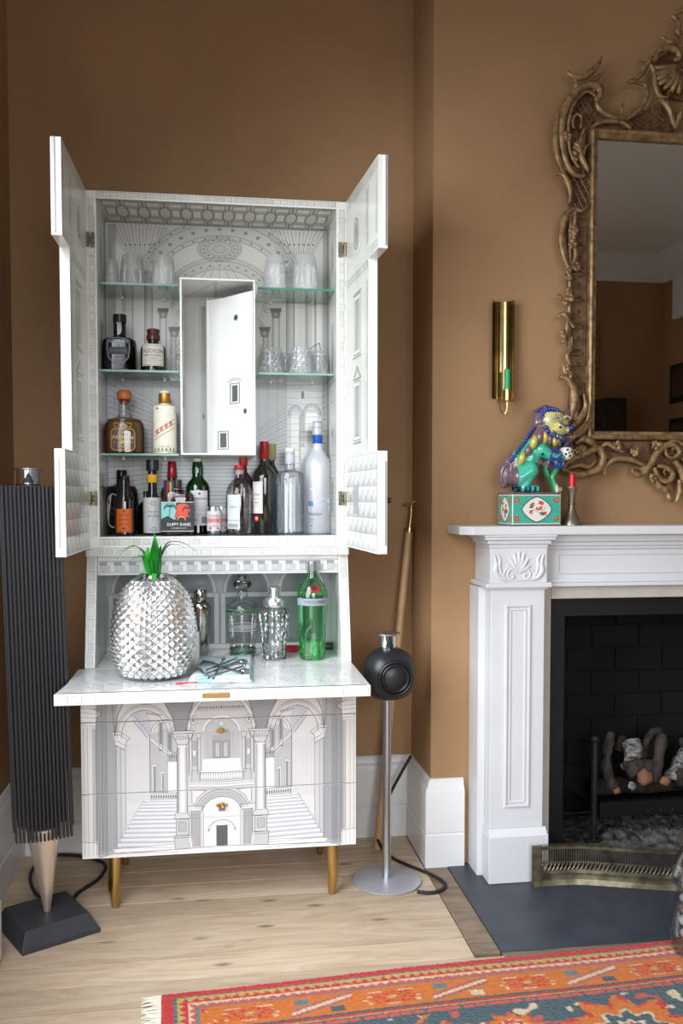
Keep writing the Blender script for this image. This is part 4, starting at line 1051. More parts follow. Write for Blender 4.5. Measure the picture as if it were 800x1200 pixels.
def lump(px, py, Y, r, m_, label, seed):
    c = Vector(L_(px, py, Y)); rr = random.Random(seed)
    b = MB().ell((0, 0, 0), (r, r * .8, r), 14, 9)
    b.v = [tuple(c + Vector(v) * (1 + .35 * noise.noise(Vector(v) / r * 1.4 + Vector((seed, 0, 0))))) for v in b.v]
    o = b.build('ember_lump', m_, None, smooth=60); tag(o, label, 'coal', 'lumps of fuel along the front of the grate')
lump(755, 911, 2.895, .028, TERRA, 'orange-brown clay lump at the front middle of the grate', 1)
lump(779, 915, 2.895, .018, TERRA, 'small brown lump right of the orange clay lump', 2)
lump(722, 926, 2.89, .014, TERRA, 'small brown lump at the foot of the leftmost log', 3)
lump(740, 921, 2.89, .014, ASH, 'small pale lump left of the orange clay lump', 4)
# ash bed
b = MB(); nx, ny = 150, 56
for j in range(ny + 1):
    for i in range(nx + 1):
        u, v = i / nx, j / ny; x_, y_ = lerp(1.16, 2.14, u), lerp(2.79, 3.15, v)
        e = min(1, 5 * min(u, 1 - u)) * min(1, 4 * min(v, 1 - v))
        b.v.append((x_, y_, .003 + e * (.028 + .018 * noise.noise(Vector((x_ * 14, y_ * 14, 0))) + .022 * abs(noise.noise(Vector((x_ * 60, y_ * 60, 3)))))))
for j in range(ny):
    for i in range(nx): q = j * (nx + 1) + i; b.face((q, q + 1, q + nx + 2, q + nx + 1))
o = b.build('ash_bed', mat('ash', (112, 110, 110), .95, col2=(12, 12, 13), vscale=38, bump=1, bscale=90, detail=10), None, smooth=80); o['kind'] = 'stuff'
tag(o, 'grey and black ash heaped under the fire grate', 'ash')

# fender
fen = root('fender', (1.65, 2.58, 0), 'low pierced brass fender with a serpentine front on the slate hearth', 'fender')
FP = spline([(.966, 2.60, 0), (1.02, 2.603, 0), (1.10, 2.60, 0), (1.17, 2.582, 0), (1.27, 2.548, 0), (1.38, 2.515, 0), (1.50, 2.495, 0), (1.65, 2.488, 0)], 8)
FP = FP + [Vector((3.3 - p.x, p.y, 0)) for p in reversed(FP[:-1])]
def band(name, z0, z1, o0, o1, thick, par=fen, m_=OLDBRASS):
    b = MB(); n = len(FP)
    for i, p in enumerate(FP):
        for dy, z in ((-o0, z0), (-o1, z1), (-o1 + thick, z1), (-o0 + thick, z0)): b.v.append((p.x, p.y + dy, z))
    for i in range(n - 1):
        for k_ in range(4): k2 = (k_ + 1) % 4; b.face((i * 4 + k_, i * 4 + k2, (i + 1) * 4 + k2, (i + 1) * 4 + k_))
    b.face((0, 1, 2, 3)); b.face(((n - 1) * 4 + 3, (n - 1) * 4 + 2, (n - 1) * 4 + 1, (n - 1) * 4))
    return b.build(name, m_, par, smooth=True)
band('base_band', .0025, .018, .012, .006, .006); band('lower_band', .018, .046, .004, .0, .003); band('base_bead', .030, .036, .006, .006, .005)
band('middle_rail', .068, .073, .002, .002, .004); band('top_rail', .112, .121, .004, .004, .008); 
def along(s_):  # point at arc fraction
    L_acc = [0]
    for p, q in zip(FP, FP[1:]): L_acc.append(L_acc[-1] + (q - p).length)
    t_ = s_ * L_acc[-1]
    for i in range(len(FP) - 1):
        if L_acc[i + 1] >= t_ - 1e-9: return FP[i].lerp(FP[i + 1], (t_ - L_acc[i]) / max(1e-9, L_acc[i + 1] - L_acc[i]))
    return FP[-1]
b = MB(); nb = 190
for i in range(nb + 1):
    p = along(i / nb); b.box(p.x - .0014, p.x + .0014, p.y - .001, p.y + .0015, .072, .113); b.box(p.x - .0012, p.x + .0012, p.y - .001, p.y + .002, .121, .129)
o = b.build('balusters', OLDBRASS, fen); o['kind'] = 'stuff'
b = MB()
for i in range(110):
    p, q = along((i + .08) / 110), along((i + .92) / 110); m_ = (p + q) / 2
    b.tube([(p.x, p.y, .046), (m_.x, m_.y, .055), (q.x, q.y, .068)], .0022, n=5); b.tube([(q.x, q.y, .046), (m_.x, m_.y, .057), (p.x, p.y, .068)], .0014, n=5)
o = b.build('pierced_band', OLDBRASS, fen); o['kind'] = 'stuff'
for sx_ in (0, 1):
    xa = .962 if not sx_ else 3.3 - .992
    MB().box(xa, xa + .030, 2.594, 2.602, .0025, .127).build('end_plate', OLDBRASS, fen, bevel=.001)

# ================================================================= MIRROR
MYF = 2.765
mir = root('mirror', (FXC, 2.78, 1.87), 'large rectangular mirror in a carved gilt rococo frame over the mantel', 'mirror')
GILT = mat('old_gilding', (172, 140, 98), .45, .35, col2=(96, 72, 48), vscale=45, bump=.8, bscale=90, detail=6)
GILT2 = mat('worn_gilding', (132, 98, 68), .5, .25, col2=(80, 56, 40), vscale=50, bump=.6, bscale=120, detail=6)
mm, nt, bs = newmat('mirror_silver'); bs.inputs['Base Color'].default_value = (.74, .76, .76, 1); bs.inputs['Metallic'].default_value = 1; bs.inputs['Roughness'].default_value = .01
MX0, MX1, MZ0, MZ1 = 1.222, 2.078, 1.412, 2.345
box('mirror_glass', MX0 - .008, MX1 + .008, 2.7785, 2.782, MZ0 - .008, MZ1 + .008, mm, mir)
box('backboard', MX0 - .03, MX1 + .03, 2.7825, CH - .001, MZ0 - .03, MZ1 + .03, GILT2, mir)
def rail(name, P, Q, w_, prof):
    """P->Q along the sight edge; prof (offset outward, y)"""
    b = MB(); P = Vector(P); Q = Vector(Q); d = (Q - P).normalized(); n = Vector(w_)
    pts0 = [P + n * a - d * a + Vector((0, 1, 0)) * (y_ - P.y) for a, y_ in prof]
    pts1 = [Q + n * a + d * a + Vector((0, 1, 0)) * (y_ - Q.y) for a, y_ in prof]
    k_ = len(prof)
    b.v = [tuple(p) for p in pts0 + pts1]
    for i in range(k_): j = (i + 1) % k_; b.face((i, j, k_ + j, k_ + i))
    b.face(list(range(k_))); b.face([k_ + i for i in reversed(range(k_))])
    return b.build(name, GILT, mir, smooth=30)
pf = [(0, 2.7784), (0, 2.768), (.004, 2.762), (.010, 2.762), (.013, 2.756), (.020, 2.752), (.026, 2.756), (.028, 2.764), (.030, 2.778)]
rail('sight_moulding', (MX0, 0, MZ0), (MX0, 0, MZ1), (-1, 0, 0), pf); rail('sight_moulding', (MX1, 0, MZ0), (MX1, 0, MZ1), (1, 0, 0), pf)
rail('sight_moulding', (MX0, 0, MZ1), (MX1, 0, MZ1), (0, 0, 1), pf); rail('sight_moulding', (MX0, 0, MZ0), (MX1, 0, MZ0), (0, 0, -1), pf)
def mp(px, py, Y): p = atY(px, py, Y); return Vector((p.x, Y, p.z))
def mir_both(name, fn, m_=GILT, **kw):
    for sg in (1, -1):
        b = MB(); fn(b)
        if sg < 0:
            b.v = [(2 * FXC - x_, y_, z_) for x_, y_, z_ in b.v]; b.f = [tuple(reversed(f)) for f in b.f]
        b.build(name, m_, mir, smooth=60, **kw)
def stroke(P, r0, r1, r2, Y=2.755, flat=.75, n=8):
    def fn(b):
        q = spline([mp(x_, y_, (Y if len(e) == 0 else e[0])) for x_, y_, *e in P], 6); m_ = len(q)
        rad = [max(.0012, (lerp(r0, r1, i / (m_ * .5)) if i < m_ * .5 else lerp(r1, r2, (i - m_ * .5) / (m_ * .5)))) for i in range(m_)]
        b.tube(q, rad, n=n)
    return fn
def scroll(cx__, cy__, r, a0, turns, sg, w0, w1, Y=2.755):
    P = []
    n = int(14 * abs(turns))
    for i in range(n + 1):
        t_ = i / n; a_ = radians(a0) + sg * 2 * pi * turns * t_; rr = r * (1 - .82 * t_)
        P.append((cx__ + rr * cos(a_), cy__ - rr * sin(a_), Y - .006 * t_))
    def fn(b):
        q = [mp(*p) for p in P]; b.tube(q, [lerp(w0, w1, i / n) for i in range(n + 1)], n=8)
    return fn
# pierced ground strip with slots down the side
def ground(b):
    z_a, z_b = 1.62, 2.08
    x_a, x_b = 1.132, 1.190
    ns = 11; hh = (z_b - z_a) / ns
    for i in range(ns):
        za = z_a + i * hh
        b.box(x_a, x_b, 2.768, 2.776, za + hh * .28, za + hh)
        hole = .006 if i % 2 else .0035
        xm = (x_a + x_b) / 2 + .004
        b.box(x_a, xm - hole, 2.768, 2.776, za, za + hh * .28); b.box(xm + hole, x_b, 2.768, 2.776, za, za + hh * .28)
mir_both('slotted_border', ground, GILT2)
for i_ in range(6):
    mir_both('rib', lambda b: b.ell((1.16, 2.768, 1.66 + i_ * .084), (.026, .005, .008), 10, 6), GILT2)
def outer_bead(b): b.tube([Vector(p) for p in ((1.130, 2.762, 1.60), (1.128, 2.758, 1.8), (1.130, 2.76, 2.09))], .0065, n=8)
mir_both('side_bead', outer_bead)
# upper left corner cartouche
for P, r in (([(698, 117), (704, 110), (703, 103), (696, 100), (686, 101), (675, 108), (664, 122), (659, 140), (658, 160), (660, 180), (666, 196), (674, 205), (684, 206)], (.008, .013, .007)),
             ([(694, 110), (688, 107), (680, 112), (671, 124), (666, 142), (666, 165), (670, 184), (678, 196)], (.004, .007, .004)),
             ([(654, 132), (651, 150), (651, 172), (655, 192), (661, 204)], (.006, .010, .006)),
             ([(664, 84), (672, 90), (684, 90), (695, 82), (702, 74), (705, 66)], (.007, .010, .0025)),
             ([(673, 92), (675, 98), (672, 108)], (.006, .008, .004)), ([(706, 84), (700, 91), (692, 94)], (.002, .006, .004)),
             ([(699, 116), (701, 126), (710, 134), (722, 138), (733, 139)], (.008, .007, .006)),
             ([(692, 150), (702, 144), (716, 142), (730, 144), (738, 150)], (.004, .007, .006)),
             ([(729, 134), (728, 126), (731, 121)], (.005, .004, .002)),
             ([(734, 140), (745, 132), (753, 122), (758, 110), (756, 100), (749, 98)], (.006, .009, .005)),
             ([(735, 97), (742, 95), (749, 98)], (.006, .008, .005)), ([(742, 95), (750, 88), (756, 78), (762, 70)], (.003, .010, .006)),
             ([(748, 72), (757, 70), (764, 66)], (.002, .006, .004)),
             ([(762, 76), (766, 84), (767, 98), (772, 112), (781, 114), (784, 106)], (.007, .008, .004)),
             ([(766, 72), (772, 60), (784, 56), (793, 60), (795, 68), (789, 70)], (.008, .012, .006)),
             ([(764, 124), (774, 118), (784, 128), (788, 142), (792, 150)], (.006, .010, .006)),
             ([(792, 148), (797, 134), (806, 128)], (.006, .009, .005)),
             ([(774, 42), (780, 47), (790, 50), (797, 46)], (.003, .009, .005)), ([(786, 18), (793, 24), (794, 38), (800, 44)], (.005, .012, .006)),
             ([(792, 16), (800, 12), (808, 16)], (.004, .010, .006)),
             ([(672, 150), (671, 140), (676, 134), (681, 138), (680, 150)], (.004, .004, .003)),
             ([(684, 152), (680, 166), (681, 184), (688, 198), (690, 200)], (.004, .009, .004)),
             ([(688, 170), (684, 178), (682, 190)], (.003, .005, .003)),
             # side leaves and flowers
             ([(650, 205), (658, 204), (664, 212), (668, 226), (667, 238)], (.003, .010, .004)),
             ([(690, 238), (682, 247), (672, 245), (663, 252), (658, 268), (657, 285), (662, 305), (666, 314)], (.003, .011, .008)),
             ([(674, 248), (673, 262), (672, 280), (674, 300), (668, 314)], (.005, .008, .006)),
             ([(664, 318), (668, 326), (660, 324)], (.005, .008, .003)),
             ([(652, 374), (658, 368), (664, 372), (672, 384)], (.003, .009, .004)), ([(666, 366), (664, 384), (663, 396), (658, 402)], (.004, .007, .006)),
             ([(670, 395), (668, 410), (664, 418), (668, 428)], (.004, .008, .005)),
             ([(660, 428), (662, 436), (668, 438), (667, 446)], (.004, .009, .005)),
             ([(655, 442), (664, 444), (671, 456), (672, 476), (666, 492), (664, 506)], (.006, .014, .008)),
             ([(664, 448), (674, 464), (675, 482), (670, 500)], (.004, .008, .005)),
             ([(684, 462), (686, 478), (678, 492), (668, 502), (664, 514)], (.004, .013, .006)),
             ([(690, 474), (688, 492), (678, 504), (668, 512), (662, 520)], (.004, .010, .005)),
             ([(692, 492), (684, 504), (672, 512), (660, 524)], (.004, .010, .004)),
             # lower left corner
             ([(660, 548), (668, 540), (684, 532), (700, 526), (706, 534), (704, 546), (694, 553), (680, 556), (668, 554), (658, 549)], (.007, .013, .009)),
             ([(664, 550), (678, 545), (690, 547), (698, 540)], (.004, .009, .004)),
             ([(674, 520), (684, 514), (694, 520), (700, 528)], (.006, .012, .006)), ([(670, 530), (680, 524), (690, 530)], (.004, .008, .004)),
             ([(706, 552), (712, 544), (722, 538), (736, 538), (750, 543), (758, 546)], (.006, .009, .006)),
             ([(708, 556), (709, 550), (713, 544)], (.003, .006, .003)),
             ([(704, 524), (712, 520), (722, 526), (730, 530)], (.004, .008, .004)),
             ([(742, 552), (748, 556), (756, 552), (764, 540), (772, 528), (780, 522), (790, 522), (796, 530), (790, 536)], (.010, .011, .006)),
             ([(748, 551), (760, 546), (768, 536)], (.005, .009, .005)),
             ([(766, 548), (772, 560), (782, 564), (788, 556), (780, 548), (770, 546)], (.007, .010, .006)),
             ([(764, 556), (772, 570), (782, 576), (786, 586)], (.006, .011, .005)), ([(796, 562), (796, 576), (792, 588)], (.007, .010, .005)),
             ([(782, 576), (784, 584), (788, 588)], (.005, .008, .003)), ([(790, 540), (798, 552), (800, 566)], (.008, .011, .007)),
             ([(800, 536), (808, 546), (808, 566), (802, 582)], (.008, .012, .006))):
    mir_both('carved_scroll', stroke(P, r[0] * 1.05, r[1] * 1.12, r[2] * .9, Y=2.748))
for c_ in ((789, 529, 13, 40, 1.3, 1, .007, .004), (699, 108, 8, 60, 1.2, -1, .005, .003), (781, 554, 9, 200, 1.2, 1, .005, .003), (744, 552, 5, 0, 1.2, 1, .005, .003)):
    mir_both('carved_volute', scroll(*c_[:2], c_[2], c_[3], c_[4], c_[5], c_[6], c_[7]))
# shell crest ribs
def shell(b):
    for i in range(9):
        t_ = i / 8; a_ = radians(lerp(170, 300, t_)); q = [mp(800 + 6 * cos(a_), 78 - 4 * sin(a_), 2.755), mp(798 + 20 * cos(a_), 82 - 16 * sin(a_), 2.742), mp(796 + 34 * cos(a_), 84 - 26 * sin(a_), 2.755)]
        b.tube(spline(q, 4), [.004, .006, .008, .009, .010, .010, .009, .008, .004], n=8)
mir_both('shell_crest', shell)
# flower clusters
def flower(cx__, cy__, R, seed):
    rr = random.Random(seed)
    def fn(b):
        for i in range(16):
            a_ = rr.uniform(0, 2 * pi); d_ = R * sqrt(rr.random()); p = mp(cx__ + d_ * cos(a_), cy__ + d_ * sin(a_) * 1.1, 2.752 - rr.uniform(0, .012))
            s_ = rr.uniform(.006, .010); b.ell(p, (s_, s_ * .6, s_ * .8), 8, 5, Matrix.Rotation(rr.uniform(0, 3), 3, 'Y'))
    return fn
for i, q in enumerate(((663, 346, 9), (671, 285, 5), (672, 270, 4), (660, 392, 3), (664, 160, 4), (678, 172, 5), (676, 182, 5), (682, 528, 7), (670, 534, 5), (744, 530, 4), (664, 432, 4), (770, 520, 5), (676, 490, 4), (723, 522, 4), (675, 312, 4), (765, 560, 4))):
    mir_both('carved_flower', flower(q[0], q[1], q[2], i))
# lattice panels
def lattice(x0_, x1_, ya_, yb_, n):
    def fn(b):
        A, B, C_, D = mp(x0_, ya_, 2.766), mp(x1_, ya_, 2.766), mp(x1_, yb_, 2.766), mp(x0_, yb_, 2.766)
        for i in range(-n, n + 1):
            for sg in (1, -1):
                u0, v0, u1, v1 = i / n, 0, i / n + 1, 1
                if u0 < 0: v0 -= u0; u0 = 0
                if u1 > 1: v1 -= (u1 - 1); u1 = 1
                if u1 <= u0: continue
                if sg < 0: u0, u1 = 1 - u0, 1 - u1
                def pt(u, v): return A.lerp(B, u).lerp(D.lerp(C_, u), v)
                b.tube([pt(u0, v0), pt(u1, v1)], .0028, n=6)
    return fn
for q in ((742, 778, 128, 156, 4), (672, 694, 118, 152, 3), (668, 690, 200, 244, 3), (700, 730, 510 + 8, 528, 4)):
    mir_both('lattice', lattice(*q), GILT2, props={'kind': 'stuff'})
def web(pts, _n=[0]):
    _n[0] += 1; yo = 2.7695 + .0004 * _n[0]
    def fn(b): b.prism([mp(x_, y_, yo) for x_, y_ in pts], (0, .010, 0))
    return fn
for P in (((684, 110), (697, 112), (700, 128), (722, 140), (740, 150), (694, 152), (676, 150)), ((738, 152), (736, 142), (748, 128), (744, 156)), ((776, 120), (785, 132), (792, 152), (776, 156)), ((660, 516), (694, 512), (708, 530), (700, 550), (676, 553), (662, 546)), ((700, 519), (760, 520), (768, 536), (748, 546), (730, 540), (716, 544), (706, 530)),
          ((762, 520), (800, 520), (800, 560), (778, 570), (766, 552)), ((662, 135), (672, 116), (690, 104), (698, 112), (680, 126), (676, 150), (678, 190), (668, 196)), ((668, 440), (684, 450), (692, 510), (664, 520)), ((765, 72), (784, 60), (800, 62), (800, 118), (778, 112)), ((660, 200), (690, 200), (691, 250), (668, 244)), ((661, 262), (690, 240), (690, 320), (668, 316)), ((664, 320), (690, 320), (690, 450), (669, 446))):
    mir_both('carved_ground', web(P), GILT2)

# ================================================================= REAR OF THE ROOM, SEEN IN THE MIRROR
PYC, PZ1, PZ2 = -1.79, 2.21, 1.74
pic = root('picture_frame', (RIGHT - .02, -1.15, 1.9), 'dark framed portrait on the side wall, upper of two in the mirror', 'picture')
def frameX(r_, yc, zc, wy, hz, m_):
    box('frame', RIGHT - .03, RIGHT - .0005, yc - wy / 2, yc + wy / 2, zc - hz / 2, zc + hz / 2, m_, r_, bevel=.004)
    box('painting', RIGHT - .034, RIGHT - .0305, yc - wy / 2 + .05, yc + wy / 2 - .05, zc - hz / 2 + .05, zc + hz / 2 - .05, mat('dark_painting', (46, 38, 36), .5, col2=(98, 62, 54), vscale=5), r_)
frameX(pic, PYC, PZ1, .62, .34, mat('dark_frame', (30, 28, 27), .4))
pic2 = root('picture_frame', (RIGHT - .02, -1.15, 1.3), 'dark framed picture low on the side wall in the mirror', 'picture')
frameX(pic2, PYC, PZ2, .62, .32, MATS['dark_frame'])
gp = root('gilt_frame', (3.3, REAR + .02, 2.0), 'tall narrow gilt picture frame on the far wall, seen in the mirror', 'picture')
box('frame', 3.44, 3.48, REAR + .0005, REAR + .03, 2.2, 2.78, GILT, gp, bevel=.003)
spk = root('dark_cabinet', (3.25, REAR + .1, 0), 'dark tall cupboard against the far wall, seen in the mirror', 'cupboard')
box('body', 3.41, 3.62, REAR + .04, REAR + .30, .0008, 2.07, mat('dark_wood', (34, 30, 28), .4), spk, bevel=.004)
box('cupboard_door', 3.43, 3.60, REAR + .3005, REAR + .312, .05, 2.03, MATS['dark_wood'], spk, bevel=.003)
struct(box('trim_8', RIGHT - .06, RIGHT - .001, -2.02, BACK - .4, 2.78, 3.15, CEIL, None, bevel=.004))

# ================================================================= ON AND ABOVE THE MANTEL
SH = 1.1102
sco = root('wall_sconce', (.913, 2.76, 1.55), 'brass wall sconce with curved reflector and short green candle', 'sconce')
b = MB(); n = 14
prf = []
for i in range(n + 1):
    t_ = i / n; a_ = lerp(-1.0, 1.0, t_); prf.append((.912 + .036 * sin(a_) / sin(1.0), 2.795 - .034 * (1 - cos(a_)) / (1 - cos(1.0))))
for (xa, ya), (xb, yb) in zip(prf, prf[1:]):
    b.quad([(xa, ya, 1.512), (xb, yb, 1.512), (xb, yb, 1.822), (xa, ya, 1.822)]); b.quad([(xb, yb + .0012, 1.512), (xa, ya + .0012, 1.512), (xa, ya + .0012, 1.822), (xb, yb + .0012, 1.822)])
b.build('reflector', mat('mirror_brass', (158, 138, 92), .2, 1, var=.2, vscale=12), sco, smooth=True)
MB().lathe([(.004, 1.500), (.020, 1.501), (.021, 1.504), (.0125, 1.505), (.0125, 1.538), (.0115, 1.538), (.0115, 1.508)], (.922, 2.748, 0), 24, cap=(True, False)).build('candle_cup', BRASS, sco, smooth=True)
MB().tube(spline([(.905, 2.785, 1.515), (.906, 2.765, 1.475), (.914, 2.752, 1.462), (.921, 2.748, 1.475), (.922, 2.748, 1.500)], 6), .0022, n=8).build('hook_arm', BRASS, sco, smooth=True)
cn = MB().lathe([(.0108, 1.508), (.0108, 1.600), (.008, 1.603), (.001, 1.603)], (.922, 2.748, 0), 20)
tag(cn.build('candle', mat('green_wax', (38, 148, 92), .35), None, smooth=True), 'short green candle standing in the brass wall sconce', 'candle')

cst = root('candlestick', (1.120, 2.70, SH), 'small pewter candlestick with pinched waist beside the guardian lion', 'candlestick')
PEW = mat('dull_pewter', (150, 138, 124), .38, .85, var=.15, vscale=20)
MB().lathe([(.034, 0), (.034, .003), (.023, .020), (.012, .052), (.0095, .064), (.0145, .066), (.0145, .069), (.010, .071), (.011, .085), (.016, .112), (.0205, .118), (.0205, .120), (.011, .120), (.011, .110)], (1.120, 2.70, SH), 28).build('stick', PEW, cst, smooth=True)
tag(MB().lathe([(.0105, SH + .1112), (.0105, SH + .160), (.008, SH + .163), (.001, SH + .163)], (1.120, 2.70, 0), 20).build('candle', mat('red_wax', (196, 22, 34), .3), None, smooth=True), 'short red candle standing in the pewter candlestick', 'candle')

# guardian lion on its painted plinth
LR = radians(6)
box_w, box_d, box_h = .162, .105, .103
pb = root('porcelain_plinth', (.980, 2.70, SH), 'rectangular porcelain plinth painted with flowers on turquoise, under the guardian lion', 'plinth', rz=LR)
POR = mat('glazed_white', (224, 224, 214), .2, coat=.5)
MB().box(-box_w / 2, box_w / 2, -box_d / 2, box_d / 2, 0.004, box_h - .006).build('block', POR, pb, bevel=.0015, world=False)
MAUVE = mat('mauve_glaze', (112, 88, 92), .25, coat=.4)
MB().box(-box_w / 2 - .003, box_w / 2 + .003, -box_d / 2 - .003, box_d / 2 + .003, 0, .004).build('foot_rim', MAUVE, pb, bevel=.001, world=False)
MB().box(-box_w / 2 - .003, box_w / 2 + .003, -box_d / 2 - .003, box_d / 2 + .003, box_h - .006, box_h).build('top_rim', MAUVE, pb, bevel=.001, world=False)
def plinth_face(surf, W, seed):
    rr = random.Random(seed); a = Art(surf)
    H0, H1 = .008, box_h - .010
    a.rect(-W / 2 + .002, H0, W / 2 - .002, H1, (72, 172, 150), 0)
    for _ in range(int(W * 700)):
        u, v = rr.uniform(-W / 2 + .005, W / 2 - .005), rr.uniform(H0 + .002, H1 - .002); a.disc(u, v, .0016, .0013, (28, 104, 92) if rr.random() < .6 else (150, 210, 190), 1, 6)
    for sx_ in (-1, 1):
        for v in (H0 + .014, H1 - .014):
            for k_ in range(5):
                t_ = 2 * pi * k_ / 5 + rr.random(); a.disc(sx_ * (W / 2 - .015) + .005 * cos(t_), v + .005 * sin(t_), .0042, .0038, (206, 72, 40), 2, 8)
            a.disc(sx_ * (W / 2 - .015), v, .0025, .0025, (236, 190, 120), 3, 8)
    zm = (H0 + H1) / 2; rx = W * .30; ry = .038
    oct_ = []
    for i in range(32):
        t_ = 2 * pi * i / 32; k_ = 1 - .14 * abs(sin(2 * t_)) + .0; oct_.append((rx * cos(t_) * k_, zm + ry * sin(t_) * k_))
    a.poly([(u * 1.06, zm + (v - zm) * 1.08) for u, v in oct_], (60, 50, 84), 3); a.poly(oct_, (226, 226, 214), 4)
    for _ in range(9):
        u, v = rr.uniform(-rx * .6, rx * .6), rr.uniform(zm - ry * .6, zm + ry * .6); c_ = rr.choice(((206, 60, 40), (36, 50, 96), (30, 90, 84), (206, 60, 40)))
        for k_ in range(4): t_ = 2 * pi * k_ / 4 + rr.random(); a.disc(u + .004 * cos(t_), v + .004 * sin(t_), .0032, .003, c_, 5, 7)
    a.line([(-rx * .55, zm - .01), (-.01, zm), (rx * .2, zm - .012), (rx * .6, zm + .006)], .001, (40, 80, 60), 5)
    return a
plinth_face(lambda u, v, h: Vector((u, -box_d / 2 - h, v)), box_w, 1).build('painted_front', pb, world=False)
plinth_face(lambda u, v, h: Vector((-box_w / 2 - h, -u, v)), box_d, 2).build('painted_side', pb, world=False)

def remesh(mb, voxel, smooth_it=2):
    me = bpy.data.meshes.new('tmp'); me.from_pydata(mb.v, [], mb.f); o = bpy.data.objects.new('tmp', me); COL.objects.link(o)
    r = o.modifiers.new('r', 'REMESH'); r.mode = 'VOXEL'; r.voxel_size = voxel
    s_ = o.modifiers.new('s', 'SMOOTH'); s_.iterations = smooth_it; s_.factor = .5
    bpy.context.view_layer.update()
    out = bpy.data.meshes.new_from_object(o.evaluated_get(bpy.context.evaluated_depsgraph_get()))
    bpy.data.objects.remove(o); bpy.data.meshes.remove(me); return out
lion = root('guardian_lion', (.985, 2.70, SH + box_h + .0004), 'green and aubergine glazed guardian lion seated on a painted plinth, head turned right', 'figurine', rz=0)
S_ = 1 / 372
def LP(px, py, y=0): return Vector(((px - 617) * S_, y, (573.3 - py) * S_))
b = MB()
def cap_(p, q, r0, r1, n=7):
    for i in range(n + 1):
        t_ = i / n; c_ = p.lerp(q, t_); r_ = lerp(r0, r1, t_); b.ell(c_, (r_, r_, r_), 12, 8)
cap_(LP(604, 555, 0), LP(614, 532, 0), .040, .042); cap_(LP(614, 532, 0), LP(628, 505, 0), .042, .036); cap_(LP(624, 520, -.006), LP(634, 512, -.006), .036, .030)
cap_(LP(630, 505, 0), LP(638, 494, -.004), .034, .032)
for sy in (-1, 1):
    cap_(LP(600, 556, sy * .026), LP(612, 548, sy * .034), .030, .026); cap_(LP(612, 550, sy * .036), LP(604, 568, sy * .034), .020, .015)
    cap_(LP(602, 568, sy * .034), LP(620, 569.5, sy * .034), .0115, .011)
cap_(LP(598, 535), LP(594, 556), .028, .028)
# far foreleg standing, near foreleg raised with the ball
cap_(LP(636, 525, .018), LP(637, 548, .012), .020, .0125); cap_(LP(637, 548, .012), LP(646, 569, .004), .0125, .010); cap_(LP(645, 569.5, 0), LP(651, 570, -.006), .0105, .009)
cap_(LP(624, 524, -.034), LP(640, 534, -.040), .021, .014); cap_(LP(640, 534, -.040), LP(650, 532, -.038), .013, .011)
# pedestal of cloth under the ball
cap_(LP(650, 538, -.020), LP(640, 556, -.020), .010, .009); cap_(LP(640, 556, -.020), LP(645, 571, -.020), .009, .011)
# head: skull, brow, cheeks, muzzle, jaw, ears
b.ell(LP(640, 491, -.004), (.048, .042, .043), 16, 10); b.ell(LP(647, 496, -.014), (.037, .036, .034), 14, 9)
b.ell(LP(656, 501, -.018), (.021, .027, .013), 12, 8); b.ell(LP(652, 513.5, -.016), (.021, .024, .009), 12, 8); b.ell(LP(638, 504, -.024), (.018, .018, .016), 12, 8); b.ell(LP(636, 508, -.012), (.022, .024, .014), 12, 8)
b.ell(LP(660, 497, -.018), (.009, .015, .008), 10, 7)
for sy, pxx in ((-1, 640), (1, 656)): b.ell(LP(pxx, 486, -.018 + (.0 if sy < 0 else .010)), (.012, .010, .007), 10, 6)
cap_(LP(628, 486, .004), LP(622, 504, .006), .022, .020); cap_(LP(626, 482, .01), LP(634, 478, 0), .016, .018)
b.ell(LP(656, 482, .014), (.008, .006, .012), 8, 6); b.ell(LP(624, 492, -.026), (.008, .006, .012), 8, 6)
me = remesh(b, .0028, 3)
GC_ = {'t': (66, 176, 150), 'p': (108, 84, 92), 'y': (176, 166, 84), 'b': (38, 50, 112), 'g': (46, 142, 84), 'w': (224, 220, 204), 'k': (30, 26, 36), 'c': (196, 188, 118)}
cols = []
for v in me.vertices:
    x_, y_, z_ = v.co; px = x_ / S_ + 617; py = 573.3 - z_ / S_
    c_ = 't'
    if py < 556 and py > 497:
        sp = (px - (632 - (py - 505) * .66)) + 27
        wave = 9 * abs(((py * .9 + px * .35) % 13) / 13 - .5) * 2
        if sp < 3 + wave * .5: c_ = 'p'
    if px < 600 and py < 566 and py > 536: c_ = 'p' if px < 596 else c_
    if py < 512:
        c_ = 'c' if (px > 629 and y_ < .012) else 'p'
        if c_ == 'c' and noise.noise(Vector((px * .28, py * .28, 7))) > .42: c_ = 'y'
        if py < 481: c_ = 'b' if noise.noise(Vector((px * .45, py * .45, y_ * 300))) > -.15 else 'p'
        if px > 657 and py > 492: c_ = 'b'
        if 505 < py and px > 640: c_ = 'w' if py < 511 else 'b'
    if px > 636 and py > 534 and y_ > -.03: c_ = 'g'
    if py > 566.5 and px < 626: c_ = 'b' if (int(px / 3) % 2) else 't'
    if px > 643 and py > 564: c_ = 'w'
    cols.append((*lin(GC_[c_]), 1))
at_ = me.color_attributes.new('ink', 'FLOAT_COLOR', 'POINT'); at_.data.foreach_set('color', [q for c_ in cols for q in c_])
LM = printmat('lion_glaze', .22, .6); me.materials.append(LM); me.shade_smooth(); me.name = 'body'
o = bpy.data.objects.new('body', me); COL.objects.link(o); o.parent = lion
def lpart(name, fn, m_): bb_ = MB(); fn(bb_); return bb_.build(name, m_, lion, smooth=60, world=False)
YELG2 = mat('ochre_glaze', (184, 172, 84), .25, coat=.5); PURG2 = mat('plum_glaze', (112, 88, 98), .28, coat=.5)
